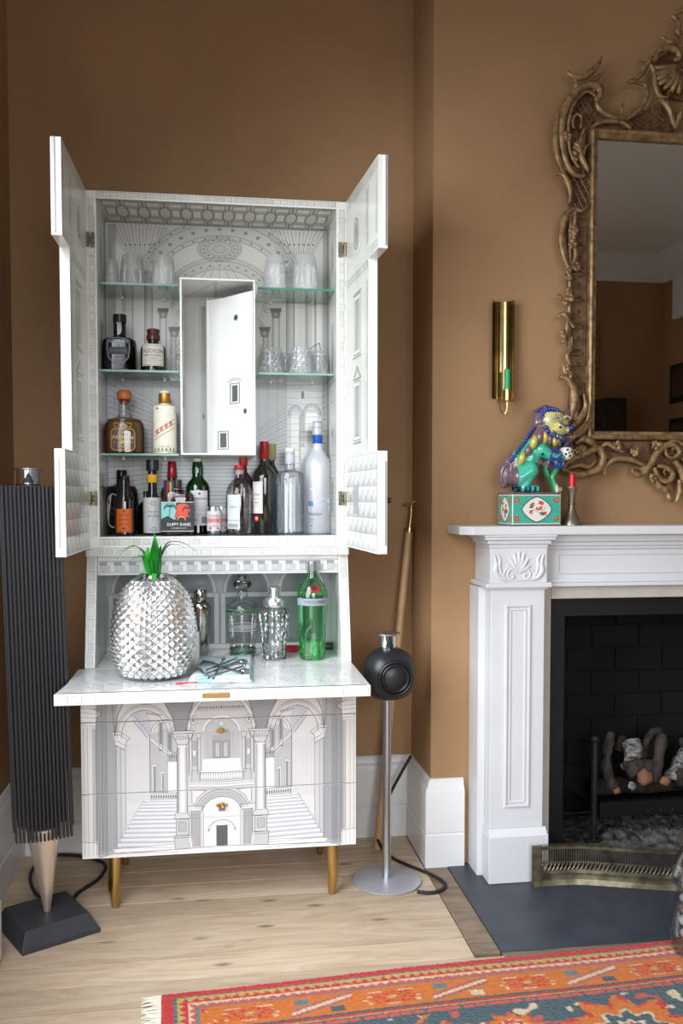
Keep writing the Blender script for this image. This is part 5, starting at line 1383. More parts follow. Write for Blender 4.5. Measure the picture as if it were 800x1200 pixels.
BLUEG = mat('blue_glaze', (40, 56, 132), .25, coat=.5); YELG = mat('yellow_glaze', (206, 196, 112), .25, coat=.5); WHG = mat('white_glaze', (222, 218, 204), .25, coat=.5); PURG = mat('aubergine_glaze', (116, 94, 102), .3, coat=.5, bump=.6, bscale=160)
lpart('tail', lambda b: [b.ell(LP(586, 552, .0), (.023, .024, .046), 14, 10, Matrix.Rotation(.15, 3, 'Y')), b.ell(LP(589, 543, .0), (.016, .02, .032), 12, 8), b.tube(spline([LP(590, 566, 0), LP(580, 560, -.014), LP(581, 546, -.018), LP(590, 540, -.018), LP(590, 550, -.022)], 6), .006)], PURG)
lpart('spine_ridge', lambda b: [b.ell(LP(lerp(590, 617, i / 13), lerp(537, 499, i / 13) + .8 * sin(i), -.022), (.0055, .007, .0055), 8, 6) for i in range(14)], BLUEG)
lpart('curled_mane', lambda b: [b.ell(LP(638 + 15 * cos(a_) * k_, 486 + 1 - 13 * sin(a_) * k_, lerp(-.026, .02, r_)), (.006, .006, .006), 8, 6) for r_ in (0, .35, .7, 1) for k_ in (lerp(.78, 1.0, r_),) for a_ in [radians(q) for q in range(20, 215, 17)]], BLUEG)
def ribbon(b):
    for cx__, cy__, r_ in ((639, 530, 6), (636, 540, 5.5), (644, 540, 5)): b.tube([LP(cx__ + r_ * cos(t_ * pi / 7), cy__ + r_ * sin(t_ * pi / 7), -.052) for t_ in range(14)], .0042, n=8, closed=True)
lpart('knotted_ribbon', ribbon, BLUEG)
FL_ = [(600, 537, 4.2, 10, 14), (607, 528, 4.2, 10, 18), (613, 519, 4.4, 11, 14), (620, 513, 4.2, 10, 10), (627, 513, 3.6, 9, -4), (633, 515, 3.2, 8, -14), (639, 517, 3, 7, -22), (644, 517, 2.6, 6, -30)]
for i, (fx, fy, fw_, fh, fa) in enumerate(FL_):
    lpart('flame', lambda b: b.tube([LP(fx + sin(radians(fa)) * fh * (1 - 2 * t_ / 8) * .9, fy - cos(radians(fa)) * fh * (1 - 2 * t_ / 8) * .9, -.030 - .020 * sin(pi * min(1, .25 + t_ / 9)) + (.008 if i < 2 else 0)) for t_ in range(9)], [S_ * fw_ * q_ for q_ in (.5, .8, 1, 1.05, 1, .85, .6, .35, .1)], n=10), YELG2 if i % 2 == 0 else PURG2)
ball = lpart('pierced_ball', lambda b: b.ell(LP(655, 528, -.030), (.0235, .0235, .0235), 20, 12), WHG)
bp_ = MB()
for i in range(4): a_ = i * pi / 2 + .4; bp_.ell(LP(655, 528, -.030) + Vector((.0095 * cos(a_), -.0205, .0095 * sin(a_))), (.0042, .003, .0042), 8, 6)
bp_.ell(LP(655, 528, -.030) + Vector((0, -.0232, 0)), (.003, .001, .003), 8, 6)
o = bp_.build('openings', mat('dark_hole', (18, 18, 24), .6), ball, smooth=60, world=False); o['kind'] = 'stuff'
lpart('ball_cap', lambda b: b.ell(LP(655, 521.5, -.030), (.017, .017, .007), 14, 8), BLUEG)
GRYG = mat('grey_glaze', (150, 150, 140), .25, coat=.5)
lpart('brow_curl', lambda b: [b.tube(spline([LP(633, 492, -.052), LP(637, 487, -.056), LP(643, 487, -.056), LP(645, 491, -.055), LP(640, 492, -.057)], 5), .0034)], GRYG)
lpart('forehead_line', lambda b: b.tube(spline([LP(644, 493, -.053), LP(649, 497, -.055), LP(655, 496, -.050)], 5), .0026), BLUEG)
lpart('eye', lambda b: b.ell(LP(644, 499, -.055), (.0045, .003, .0040), 10, 6), mat('black_glaze', (16, 16, 22), .15))
lpart('cheek_tuft', lambda b: [b.ell(LP(629 + i * 2.2, 499 + i * 4.2, -.040), (.0075, .006, .0075), 10, 6) for i in range(4)], BLUEG)
lpart('ear', lambda b: b.ell(LP(660, 483, .0), (.012, .007, .017), 10, 7, Matrix.Rotation(.5, 3, 'Y')), PURG2)
lpart('jowl', lambda b: b.tube(spline([LP(634, 505, -.046), LP(638, 510, -.050), LP(646, 514, -.046), LP(656, 513, -.040)], 5), .0042), BLUEG)
lpart('eye', lambda b: b.ell(LP(657, 493, -.042), (.004, .003, .0035), 10, 6), MATS['black_glaze'])
lpart('eyebrow', lambda b: b.tube(spline([LP(648, 489, -.050), LP(653, 486, -.046), LP(659, 488, -.038)], 5), .0028), WHG)
lpart('nose', lambda b: b.ell(LP(660, 499, -.040), (.010, .008, .007), 10, 6), BLUEG)
lpart('mouth', lambda b: b.tube(spline([LP(636, 503, -.050), LP(643, 508, -.053), LP(654, 508.5, -.048), LP(663, 506, -.036)], 6), .0022), mat('dark_mouth', (60, 40, 60), .4))
lpart('teeth', lambda b: [b.ell(LP(641 + i * 3.6, 508.9, -.053 + i * .0028), (.0028, .003, .0032), 8, 5) for i in range(6)], WHG)
lpart('fur_marks', lambda b: [b.tube(spline([LP(616 + i * 5, 536 + i * 1.3, -.054 + i * .001), LP(619 + i * 5, 541 + i, -.057), LP(622 + i * 5, 538 + i, -.055)], 5), .0016) for i in range(3)], mat('red_glaze', (176, 50, 54), .3))
lpart('knee_spot', lambda b: b.ell(LP(623, 530, -.0565), (.0045, .003, .0045), 10, 6), MATS['black_glaze'])

# ================================================================= LOUDSPEAKERS
tow = root('tower_speaker', (-.464, 2.535, 0), 'tall black slatted floor-standing speaker on a pale metal cone and black base, left corner', 'speaker')
tow.rotation_euler = (0, 0, radians(14))
BASEB = mat('black_iron_base', (52, 54, 60), .5, var=.1, vscale=20)
bb_ = MB().hexa([(-.108, -.112, 0), (.108, -.112, 0), (.108, .104, 0), (-.108, .104, 0), (-.108, -.112, .010), (.108, -.112, .010), (.108, .104, .010), (-.108, .104, .010)]).hexa([(-.108, -.112, .0101), (.108, -.112, .0101), (.108, .104, .0101), (-.108, .104, .0101), (-.088, -.082, .050), (.088, -.082, .050), (.088, .094, .050), (-.088, .094, .050)])
bb_.v = [(x_ * cos(.28) - y_ * sin(.28), x_ * sin(.28) + y_ * cos(.28), z_) for x_, y_, z_ in bb_.v]
bb_.build('base', BASEB, tow, bevel=.002, world=False)
lean = Vector((-.024, .006, 0))
def lz(z): return lean * (z / 1.0)
MB().tube([(0, 0, .048), lz(.29) + Vector((0, 0, .29))], [.009, .047], n=32).build('cone', mat('champagne_metal', (222, 208, 194), .3, .75), tow, smooth=True, world=False)
# body: a prism with rounded back carrying the upright slats
def body_outline(n=16):
    P = []
    for i in range(n + 1): a_ = lerp(pi, 0, i / n); P.append((.074 * cos(a_), .05 + .072 * sin(a_)))
    return P
BO = [(-.074, -.020), (-.074, .05)] + body_outline()[1:-1] + [(.074, .05), (.074, -.020)]
zb0, zb1 = .30, 1.226
c0, c1 = lz(zb0), lz(zb1)
b = MB(); k_ = len(BO)
b.v = [(x_ * .9 + c0.x, y_ * .9 + c0.y, zb0 + .0) for x_, y_ in BO] + [(x_ * .9 + c1.x, y_ * .9 + c1.y, zb1) for x_, y_ in BO]
for i in range(k_): j = (i + 1) % k_; b.face((i, i + k_, j + k_, j))
b.face(range(k_)); b.face([k_ + i for i in reversed(range(k_))])
tbody = b.build('body', mat('black_cabinet', (16, 18, 22), .5), tow, smooth=50, world=False)
SLAT = mat('black_slat', (20, 21, 29), .45, var=.1, vscale=10)
ns = 15
for i in range(ns):
    x_ = lerp(-.072, .072, i / (ns - 1)); y_ = -.030 - .012 * (1 - (x_ / .075) ** 2)
    lo = .285 if abs(x_) > .045 else .262
    q0, q1 = lz(.262), lz(zb1 + .004)
    b = MB(); w_ = .0031
    b.hexa([(x_ - w_ + q0.x, y_ - .004 + q0.y, .262), (x_ + w_ + q0.x, y_ - .004 + q0.y, .262), (x_ + w_ + q0.x, y_ + .02 + q0.y, .262), (x_ - w_ + q0.x, y_ + .02 + q0.y, .262), (x_ - w_ + q1.x, y_ - .004 + q1.y, zb1 + .004), (x_ + w_ + q1.x, y_ - .004 + q1.y, zb1 + .004), (x_ + w_ + q1.x, y_ + .02 + q1.y, zb1 + .004), (x_ - w_ + q1.x, y_ + .02 + q1.y, zb1 + .004)])
    b.build('slat', SLAT, tow, world=False, bevel=.0008)
for sg in (-1, 1):
    for j in range(6):
        x_ = sg * .0765; y_ = -.022 + j * .0135; q0, q1 = lz(.29), lz(zb1 + .004); w_ = .003
        MB().hexa([(x_ - .003 + q0.x, y_ - w_ + q0.y, .29), (x_ + .003 + q0.x, y_ - w_ + q0.y, .29), (x_ + .003 + q0.x, y_ + w_ + q0.y, .29), (x_ - .003 + q0.x, y_ + w_ + q0.y, .29), (x_ - .003 + q1.x, y_ - w_ + q1.y, zb1 + .004), (x_ + .003 + q1.x, y_ - w_ + q1.y, zb1 + .004), (x_ + .003 + q1.x, y_ + w_ + q1.y, zb1 + .004), (x_ - .003 + q1.x, y_ + w_ + q1.y, zb1 + .004)]).build('slat', SLAT, tow, world=False)
def lens_(parent, cx__, cy__, z, R, name='acoustic_lens', world=False):
    o_ = MB().lathe([(R * .78, z), (R * .80, z + .003), (R * .70, z + .005), (R * .70, z + .040), (R * .78, z + .041)], (cx__, cy__, 0), 36).build(name, CHROME, parent, smooth=True, world=world)
    b_ = MB().lathe([(R * .98, z + .041), (R, z + .043), (R, z + .0455), (R * .96, z + .047)], (cx__, cy__, 0), 40)
    b_.build('lens_disc', ALU, o_, smooth=True, world=world)
    # the dark flared opening on the front
    nb_ = MB()
    for i in range(8):
        a0_, a1_ = lerp(-pi / 2 - .5, -pi / 2 + .5, i / 8), lerp(-pi / 2 - .5, -pi / 2 + .5, (i + 1) / 8)
        h0 = .030 * (1 - abs(i / 8 - .5) * 2) + .001; h1 = .030 * (1 - abs((i + 1) / 8 - .5) * 2) + .001
        rr_ = R * .70 + .0006
        nb_.quad([(cx__ + rr_ * cos(a0_), cy__ + rr_ * sin(a0_), z + .006), (cx__ + rr_ * cos(a1_), cy__ + rr_ * sin(a1_), z + .006), (cx__ + rr_ * cos(a1_), cy__ + rr_ * sin(a1_), z + .006 + h1), (cx__ + rr_ * cos(a0_), cy__ + rr_ * sin(a0_), z + .006 + h0)])
    nb_.build('tweeter_opening', BLACK, o_, world=world)
    return o_
lens_(tow, c1.x - .004, c1.y, zb1 + .0045, .042)

spx, spy = .528, 2.70
sp2 = root('speaker_on_stand', (spx, spy, 0), 'small round black speaker on a slim aluminium pole with disc base', 'speaker')
MB().lathe([(.105, 0), (.107, .003), (.107, .006), (.100, .009), (.02, .012)], (spx, spy, .0008), 56).build('base_disc', mat('satin_aluminium', (196, 199, 206), .45, .6), sp2, smooth=True)
MB().tube([(spx, spy, .012), (spx, spy, .590)], .0135, n=24).build('pole', ALU, sp2, smooth=True)
bm_ = MB(); R_ = .079
hc = Vector((spx + .004, spy - .004, .655))
# faceted ball cut flat towards the drivers
prof = [(-.072, .030), (-.066, .052), (-.045, .070), (-.015, .0795), (.02, .080), (.048, .070), (.066, .052), (.074, .030)]
dirn = Vector((.10, -1, -.03)).normalized(); ux = dirn.cross(Vector((0, 0, 1))).normalized(); uz = ux.cross(dirn)
def dlathe(mb_, pr_, sq=3.0, n=40):
    b0 = len(mb_.v)
    for d_, r_ in pr_:
        for i in range(n):
            a_ = 2 * pi * i / n; ca, sa = cos(a_), sin(a_); q = 1 / ((abs(ca) ** sq + abs(sa) ** sq) ** (1 / sq))
            mb_.v.append(tuple(hc + dirn * d_ + (ux * ca + uz * sa) * r_ * q))
    for i in range(len(pr_) - 1):
        for k2 in range(n): k3 = (k2 + 1) % n; mb_.face((b0 + i * n + k2, b0 + i * n + k3, b0 + (i + 1) * n + k3, b0 + (i + 1) * n + k2))
    mb_.face([b0 + i for i in reversed(range(n))]); mb_.face([b0 + (len(pr_) - 1) * n + i for i in range(n)])
    return mb_
BLK2 = mat('satin_black', (34, 36, 40), .38)
hd = dlathe(MB(), prof, 2.6).build('speaker_head', BLK2, sp2, smooth=60)
dlathe(MB(), [(.070, .056), (.0765, .056), (.079, .052), (.077, .047), (.070, .046)], 2).build('driver_rim', mat('rubber_rim', (24, 25, 28), .3), hd, smooth=60)
dlathe(MB(), [(.073, .046), (.077, .043), (.077, .039), (.0735, .036)], 2).build('driver_surround', MATS['rubber_rim'], hd, smooth=60)
dlathe(MB(), [(.0735, .035), (.0775, .028), (.0800, .016), (.081, .004)], 2).build('driver_cone', BLK2, hd, smooth=60)
lens_(sp2, spx + .002, spy, .734, .038, world=True)
# leads
def cable(name, P, r, label, m_=RUBBER, n=8, g=None): return tag(MB().tube(spline(P, 10), r, n=n).build(name, m_, None, smooth=80), label, 'cable', g)
cable('speaker_lead', [(.602, 2.600, .008), (.635, 2.590, .006), (.675, 2.60, .006), (.700, 2.645, .006), (.672, 2.72, .006), (.615, 2.80, .006), (.575, 2.875, .006), (.548, 2.94, .03), (.550, 2.975, .07), (.590, 2.995, .16), (.640, 3.0, .25), (.672, 3.0, .305)], .0055, 'thick black lead running from the pole speaker base up to the corner')
cable('speaker_lead', [(-.42, 2.69, .006), (-.41, 2.74, .006), (-.36, 2.84, .006), (-.36, 2.95, .006), (-.46, 3.03, .006), (-.56, 3.03, .006), (-.58, 2.90, .006), (-.54, 2.76, .006), (-.49, 2.70, .006), (-.42, 2.69, .006)], .0055, 'black lead looped on the floor behind the tower speaker')
cable('wall_lead', [(-.615, 2.98, .12), (-.622, 2.97, .22), (-.63, 2.95, .30)], .006, 'black lead end rising behind the tower speaker')
WPL = mat('white_plastic', (214, 214, 214), .4)
cable('white_flex', [(-.36, 3.03, .004), (-.34, 2.98, .05), (-.29, 2.90, .120), (-.24, 2.86, .125), (-.15, 2.86, .155), (-.08, 2.87, .160)], .0035, 'white flex drooping under the left side of the cabinet', WPL, 6, None)
cable('white_flex', [(-.03, 2.88, .161), (.02, 2.86, .148), (.07, 2.86, .145), (.13, 2.88, .161)], .0035, 'white flex sagging below the middle of the cabinet', WPL, 6, None)

# sash pole leaning in the corner
po = root('window_pole', (.546, 2.96, 0), 'long wooden window pole with a brass hook leaning in the alcove corner', 'pole')
p0, p1 = Vector((.546, 2.955, .001)), Vector((.672, 3.045, 1.08))
MB().tube([p0, p1], [.0145, .013], n=14).build('shaft', mat('ash_wood', (196, 158, 118), .45, var=.1, vscale=8), po, smooth=True)
dv = (p1 - p0).normalized()
MB().tube([p1 - dv * .004, p1 + dv * .012], .0145, n=16).build('ferrule', BRASS, po, smooth=True)
q = p1 + dv * .01
MB().tube(spline([q, q + Vector((.006, 0, .05)), q + Vector((.008, -.002, .085)), q + Vector((.024, -.008, .098)), q + Vector((.036, -.012, .112))], 5), [.0055] * 8 + [.0045] * 13, n=10).build('hook', BRASS, po, smooth=True)
MB().tube([q + Vector((.007, 0, .075)), q + Vector((-.012, .0, .088)), q + Vector((-.020, 0, .078))], .004, n=8).build('prong', OLDBRASS, po, smooth=True)

# low white thing at the far left edge
rad = root('plinth_block', (-.60, 2.33, 0), 'white painted block on the floor at the far left edge', 'block')
box('block', LEFT + .0225, -.548, 2.20, 2.38, .0008, .17, WHITE, rad, bevel=.012)

# glass jar standing on the rug at the right edge
jar = root('pebble_vase', (1.268, 2.13, .016), 'clear glass vase of brown and white stones at the right edge of the rug', 'vase')
MB().lathe([(.02, .0), (.088, .001), (.092, .006), (.094, .06), (.086, .12), (.078, .16), (.094, .20), (.082, .24), (.070, .262), (.082, .285), (.080, .286), (.067, .262), (.078, .24), (.090, .20), (.074, .16), (.082, .12), (.090, .06), (.086, .010), (.02, .008)], (1.268, 2.13, .016), 40, cap=(True, True)).build('glass_body', glass('clear_glass', (.98, .985, .985), base=.02, gain=.45), jar, smooth=True)
rr = random.Random(4)
for i in range(44):
    z_ = .03 + .020 * (i // 4) + rr.uniform(0, .006); a_ = i * 2.4; rd = (.050 if i % 4 else .02) * (1 if i < 28 else .8)
    c_ = Vector((1.268 + rd * cos(a_), 2.13 + rd * sin(a_), .016 + z_))
    s_ = rr.uniform(.021, .027)
    bb_ = MB().ell((0, 0, 0), (s_, s_ * .9, s_ * .6), 10, 7, Matrix.Rotation(rr.uniform(0, 3), 3, (0, .3, 1)))
    bb_.v = [tuple(c_ + Vector(v)) for v in bb_.v]
    o = bb_.build('pebble', mat(*(('brown_pebble', (122, 62, 38), .3) if i % 5 in (0, 2, 3) and i < 22 else ('white_pebble', (224, 218, 208), .35)), var=.25, vscale=30), None, smooth=60)
    tag(o, 'reddish brown pebble inside the glass vase at the right edge' if i % 5 in (0, 2, 3) and i < 22 else 'white pebble inside the glass vase at the right edge', 'pebble', 'brown stones in the glass vase' if i % 5 in (0, 2, 3) and i < 22 else 'white stones in the glass vase')

# ================================================================= RUG
RA = atZ(187, 1164, .012); RB = atZ(800, 1098, .012)
rug = root('rug', (RA.x, RA.y, 0), 'red, orange and teal patterned oriental wool rug on the floorboards', 'rug')
dx_ = (RB - RA); dx_.z = 0; ex = dx_.normalized(); ey = Vector((ex.y, -ex.x, 0))      # ey towards the camera
CR_, COr, CYl, CTe, CCr, CPk, CGr = (166, 36, 36), (174, 92, 22), (162, 138, 74), (54, 72, 78), (180, 164, 134), (168, 68, 60), (80, 100, 106)
def zig(u, p, a_): return a_ * (abs(((u / p) % 1) - .5) * 4 - 1)
def motif(u, v):     # border guard motif, cell .34 long, v in -.5..+.5 across
    q = (u % .34) / .34; s_ = int(u // .34) % 2
    d1 = abs((q - .22) * 1.25 + v * .9)
    if .02 < q < .46:
        if d1 < .055: return CCr
        if d1 < .12: return CPk if s_ else CR_
        if d1 < .145: return CGr
        if abs(q - .34) < .05 and v > .12 and v < .36: return CTe if s_ else CCr
        if abs(q - .10) < .05 and v < -.12 and v > -.36: return CGr
    if .52 < q < .98:
        r_ = hypot((q - .74) * 2.2, v * 1.25)
        t_ = atan2(v, q - .74)
        if r_ < .09: return CYl
        if r_ < .40 + .06 * cos(6 * t_): return CR_ if (int(r_ * 16 + 2 * cos(6 * t_)) % 2) else COr
        if r_ < .46 + .06 * cos(6 * t_): return CCr if sin(9 * t_) > .2 else COr
    return COr
def rugcol(u, v):
    """u from the left end, v from the far long edge"""
    L = u; e = min(v, L * .96)         # distance from the nearest edge
    run = u if v < L * .96 else v
    if e < .030: return CR_ if e > .002 else (150, 60, 50)
    if e < .036: return CGr if int(run / .006) % 3 else CTe
    if e < .062:
        z_ = zig(run, .024, .008); return CYl if e < .049 + z_ else CR_
    if e < .082:
        z_ = zig(run + .012, .024, .007); return CCr if e < .070 + z_ * .5 else CPk
    if e < .088: return CGr
    if e < .172: return motif(run + .05, (e - .130) / .084)
    if e < .180: return CTe
    if e < .186: return CR_
    if e < .190: return CYl
    if e < .196: return CTe
    if e < .215: return CTe if e > .206 else (CPk if (run % .03) > .004 else CTe)
    # main field: palmettes and stepped medallions on teal
    U, V = u - .26, v - .30
    best = CTe
    for cu, cv, R in ((.08, .10, .11), (.36, .03, .085), (.52, .00, .06), (.78, .06, .14), (1.06, .0, .09), (1.24, .10, .12), (.22, .26, .1), (.56, .26, .12), (1.0, .3, .12)):
        r_ = hypot((U - cu), (V - cv) * 1.15); t_ = atan2(V - cv, U - cu); k_ = R * (1 + .16 * cos(9 * t_))
        if r_ < k_:
            f = r_ / k_
            if f > .86: return CR_ if sin(18 * t_) > 0 else COr
            if f > .58: return COr
            if f > .52: return CCr
            if f > .30: return CTe if R > .1 else CR_
            if f > .22: return CCr
            return CR_ if (abs(sin(2 * t_)) < .5) else CTe
    if abs(U * .6 + V - .16 - .05 * sin(U * 12)) < .008: return COr
    if abs(V - .02 - .03 * sin(U * 9)) < .004: return CPk
    n_ = noise.noise(Vector((U * 26, V * 26, 2)))
    if n_ > .38: return CCr
    if n_ < -.42: return CPk
    return best
step = .0042; nu, nv = int(1.75 / step), int(.62 / step)
U_, V_ = np.meshgrid(np.arange(nu + 1) * step, np.arange(nv + 1) * step)
rg = np.random.RandomState(3)
edge = np.minimum(np.minimum(U_, V_), .012) / .012
Hh = .004 + edge * .009 + rg.rand(nv + 1, nu + 1) * .0022 * (edge > .3) + .0015 * np.sin(V_ * 9 + U_ * 3)
Ju = U_ + (rg.rand(nv + 1, nu + 1) - .5) * .0014; Jv = V_ + (rg.rand(nv + 1, nu + 1) - .5) * .0014 + .003 * np.sin(U_ * 7)
PX = ex.x * Ju + ey.x * Jv; PY = ex.y * Ju + ey.y * Jv
me = bpy.data.meshes.new('pile')
vs = np.stack([PX, PY, Hh], -1).reshape(-1, 3)
q = (np.arange(nv)[:, None] * (nu + 1) + np.arange(nu)[None, :]).ravel()
fs_ = np.stack([q, q + nu + 1, q + nu + 2, q + 1], -1)
me.from_pydata(vs.tolist(), [], fs_.tolist())
cl = np.zeros((len(vs), 4), np.float32)
LC = {c_: lin(c_) for c_ in (CR_, COr, CYl, CTe, CCr, CPk, CGr, (150, 60, 50))}
k_ = 0
for j in range(nv + 1):
    for i in range(nu + 1):
        du = .0015 * ((i * 7 + j * 3) % 3 - 1)
        c_ = LC[rugcol(i * step + du, j * step)]; g_ = .86 + .28 * rg.rand()
        cl[k_, :3] = (c_[0] * g_, c_[1] * g_, c_[2] * g_); cl[k_, 3] = 1; k_ += 1
at_ = me.color_attributes.new('ink', 'FLOAT_COLOR', 'POINT'); at_.data.foreach_set('color', cl.ravel())
WOOL = printmat('wool_pile', .95, 0); WOOL.node_tree.nodes['Principled BSDF'].inputs['Specular IOR Level'].default_value = .1
WOOL.node_tree.nodes['Principled BSDF'].inputs['Sheen Weight'].default_value = .25
me.materials.append(WOOL)
o = bpy.data.objects.new('pile', me); COL.objects.link(o); o.parent = rug; o['kind'] = 'stuff'
b = MB(); rr = random.Random(9)
for i in range(90):
    v0 = .004 + i * .0066; P = [Vector((ex.x * u_ + ey.x * vv, ex.y * u_ + ey.y * vv, z_)) + Vector((RA.x, RA.y, 0)) for u_, vv, z_ in ((.004, v0, .006), (-.012, v0 + rr.uniform(-.003, .003), .006), (-.028, v0 + rr.uniform(-.008, .008), .004), (-.042, v0 + rr.uniform(-.01, .01), .003))]
    b.tube(P, [.0028, .0026, .0022, .0012], n=5)
o = b.build('fringe', mat('cream_fringe', (214, 206, 190), .9), rug, smooth=80); o['kind'] = 'stuff'

# ================================================================= BOTTLES AND GLASSES
def prof_scale(P, W, H): return [(r * W / 2, z * H) for r, z in P]
TALL = [(.86, 0), (.97, .008), (1, .025), (1, .60), (.96, .645), (.80, .69), (.52, .735), (.34, .775), (.31, .82), (.31, .985), (.28, 1.0)]
def zpx(base, top, depth): return (base - top) * depth / F_PX
def place(px, Y): return atY(px, 500, Y).x
def dep(x, Y): return (Vector((x, Y, 1.2)) - Vector((0, 0, CAM_H))).dot(_fw)
SOLID = {}
def bottle(name, px, Y, z0, wpx, toppx, label, P, m_, group=None, sq=None, sx=1, sy=1, basepx=None, n=32, rot=0, hmul=1.0):
    """px: photo column of the axis; width and top row measured on the photo"""
    x_ = place(px, Y); d_ = dep(x_, Y); W = wpx * d_ / F_PX; zt = CAM_H + (HORIZON - toppx) * d_ / F_PX; H = zt - z0 - .001
    r_ = root(name, (x_, Y, z0 + .0008), label, 'bottle', group)
    MB().lathe(prof_scale(P, W, H), (0, 0, 0), n, sq=sq, sx=sx, sy=sy, rot=rot).build('glass_body', m_, r_, smooth=True, world=False)
    return r_, W, H
def ring_(parent, name, r0, z0, z1, m_, r1=None, cx__=0, cy__=0, n=24, cap=(True, True)):
    r1 = r1 or r0
    return MB().lathe([(r0 * .96, z0), (r0, z0 + .001), (r1, z1 - .001), (r1 * .94, z1)], (cx__, cy__, 0), n, cap=cap).build(name, m_, parent, smooth=True, world=False)
def liquid(parent, P, W, H, top, m_, sq=None, sx=1, sy=1):
    Q = [(max(.001, r * W / 2 - .0022), z * H + .002) for r, z in P if z <= top]
    Q.append((Q[-1][0], top * H)); MB().lathe(Q, (0, 0, 0), 28, sq=sq, sx=sx, sy=sy).build('liquid', m_, parent, smooth=True, world=False)
VIEW = lambda x_: -pi / 2 - .0
def label_on(parent, R, z0, z1, w_, col, a_off=0, sq=None, sx=1, sy=1, name='paper_label', fn=None, m_=None, sub=.006):
    a = Art(cyl(0, 0, R, -pi / 2 + a_off, sq, sx, sy), sub=sub)
    a.rect(-w_ / 2, z0, w_ / 2, z1, col, 1)
    if fn: fn(a)
    return a.build(name, parent, m_, world=False)
LABM = printmat('printed_paper', .5, 0)
CLEAR = glass('bottle_clear', (.965, .975, .98), base=.03, gain=.6)
GREENG = glass('bottle_green', (.10, .42, .14), base=.06, gain=.7)
EMERALD = glass('bottle_emerald', (.50, .88, .60), base=.05, gain=.6)
DARKB = mat('dark_bottle', (20, 17, 16), .08, coat=.6)
WINEB = mat('wine_bottle', (22, 26, 18), .08, coat=.6)
AMBERL = glass('amber_spirit', (.66, .36, .12), base=.03, gain=.3, frost=.35, fcol=(.36, .17, .05))
BROWNL = glass('brown_spirit', (.34, .12, .04), base=.03, gain=.3, frost=.3, fcol=(.16, .05, .02))
WATERL = glass('clear_spirit', (.93, .95, .97), base=.05, gain=.5)
PLB = mat('black_plastic', (22, 22, 24), .35); PLW = mat('white_cap', (226, 226, 222), .35); GOLD = mat('gold_cap', (196, 138, 60), .3, .8)
Z3 = 1.0804
# bottom of the upper cabinet, left to right
r_, W, H = bottle('whisky_bottle', 142, 2.925, Z3, 37, 551, 'broad black bottle with a round cream label at the back left corner', [(.94, 0), (1, .02), (1, .62), (.98, .69), (.84, .745), (.42, .775), (.33, .80), (.33, .985), (.30, 1)], DARKB, 'bottles on the bottom shelf')
def f(a):
    a.disc(-.016, .075, .030, .054, (206, 204, 190), 2, 24); a.arc(-.016, .075, .026, .048, 0, 360, .0012, (90, 84, 70), 3); a.text('VAL', -.018, .082, .010, (90, 84, 70)); a.text('MALT', -.018, .066, .009, (90, 84, 70))
a = Art(cyl(0, 0, W / 2, -pi / 2 - .15), sub=.006); f(a); a.build('round_label', r_, LABM, world=False)
r_, W, H = bottle('liqueur_bottle', 145, 2.845, Z3, 23, 562, 'small dark bottle with a bright orange label at the front left', [(.9, 0), (1, .02), (1, .60), (.92, .68), (.66, .76), (.58, .80), (.55, .98), (.5, 1)], DARKB, 'bottles on the bottom shelf')
ring_(r_, 'cap', .0145, H - .006, H + .012, PLB)
def f(a):
    a.frame(-.022, .012, .022, .079, .0012, (110, 40, 16)); a.text('CREAM', 0, .062, .010, (100, 34, 14)); a.text('SHERRY', 0, .048, .0095, (40, 40, 60)); a.text('RESERVE', 0, .034, .008, (40, 40, 60)); a.disc(0, .021, .006, .004, (120, 50, 20), 3); a.disc(0, .073, .004, .003, (60, 60, 40), 3)
label_on(r_, W / 2, .009, .082, .052, (226, 104, 30), fn=f, m_=LABM)
bottle('green_bottle', 170, 2.955, Z3, 18, 575, 'small green glass bottle half hidden behind the orange-labelled one', TALL, GREENG, 'bottles on the bottom shelf')
r_, W, H = bottle('bitters_bottle', 178, 2.86, Z3, 20.5, 547, 'slim bitters bottle with oversized paper label and yellow neck band', [(.9, 0), (1, .02), (1, .46), (.9, .52), (.62, .58), (.5, .62), (.5, .985), (.46, 1)], DARKB, 'bottles on the bottom shelf')
ring_(r_, 'cap', .0195, H - .012, H + .022, PLB, .019); ring_(r_, 'neck_band', .0175, H - .050, H - .024, mat('yellow_paper', (214, 160, 40), .45))
def f(a):
    for i in range(7): a.line([(-.022 + i * .0003, .016 + i * .014), (-.010, .016 + i * .014)], .0008, (140, 140, 150))
    for zc in (.018, .098): a.arc(.004, zc, .009, .007, 0, 360, .001, (90, 94, 110)); a.arc(.004, zc, .005, .004, 0, 360, .001, (90, 94, 110))
    a.text('BITTERS', .004, .058, .0095, (90, 96, 130)); a.text('AROMATIC', .004, .072, .006, (90, 96, 110)); a.line([(-.002, .03), (.012, .09)], .0008, (110, 114, 130))
label_on(r_, W / 2 + .0012, .006, .116, .088, (196, 196, 194), fn=f, m_=LABM)
r_, W, H = bottle('red_capped_bottle', 201, 2.945, Z3, 27, 545, 'dark bottle with red wax cap behind the rum flask', [(.9, 0), (1, .02), (1, .58), (.96, .63), (.78, .68), (.46, .74), (.38, .78), (.36, .985), (.33, 1)], DARKB, 'bottles on the bottom shelf')
ring_(r_, 'wax_cap', .0160, H - .042, H + .012, mat('red_foil', (168, 24, 40), .3, coat=.4), .0125)
def f(a):
    for i in range(5): a.rect(-.026 + i * .010, .12, -.020 + i * .010, .165, ((40, 90, 150), (196, 60, 50), (210, 180, 90), (60, 140, 150), (210, 120, 90))[i], 2)
label_on(r_, W / 2, .10, .17, .055, (80, 60, 60), fn=f, m_=LABM)
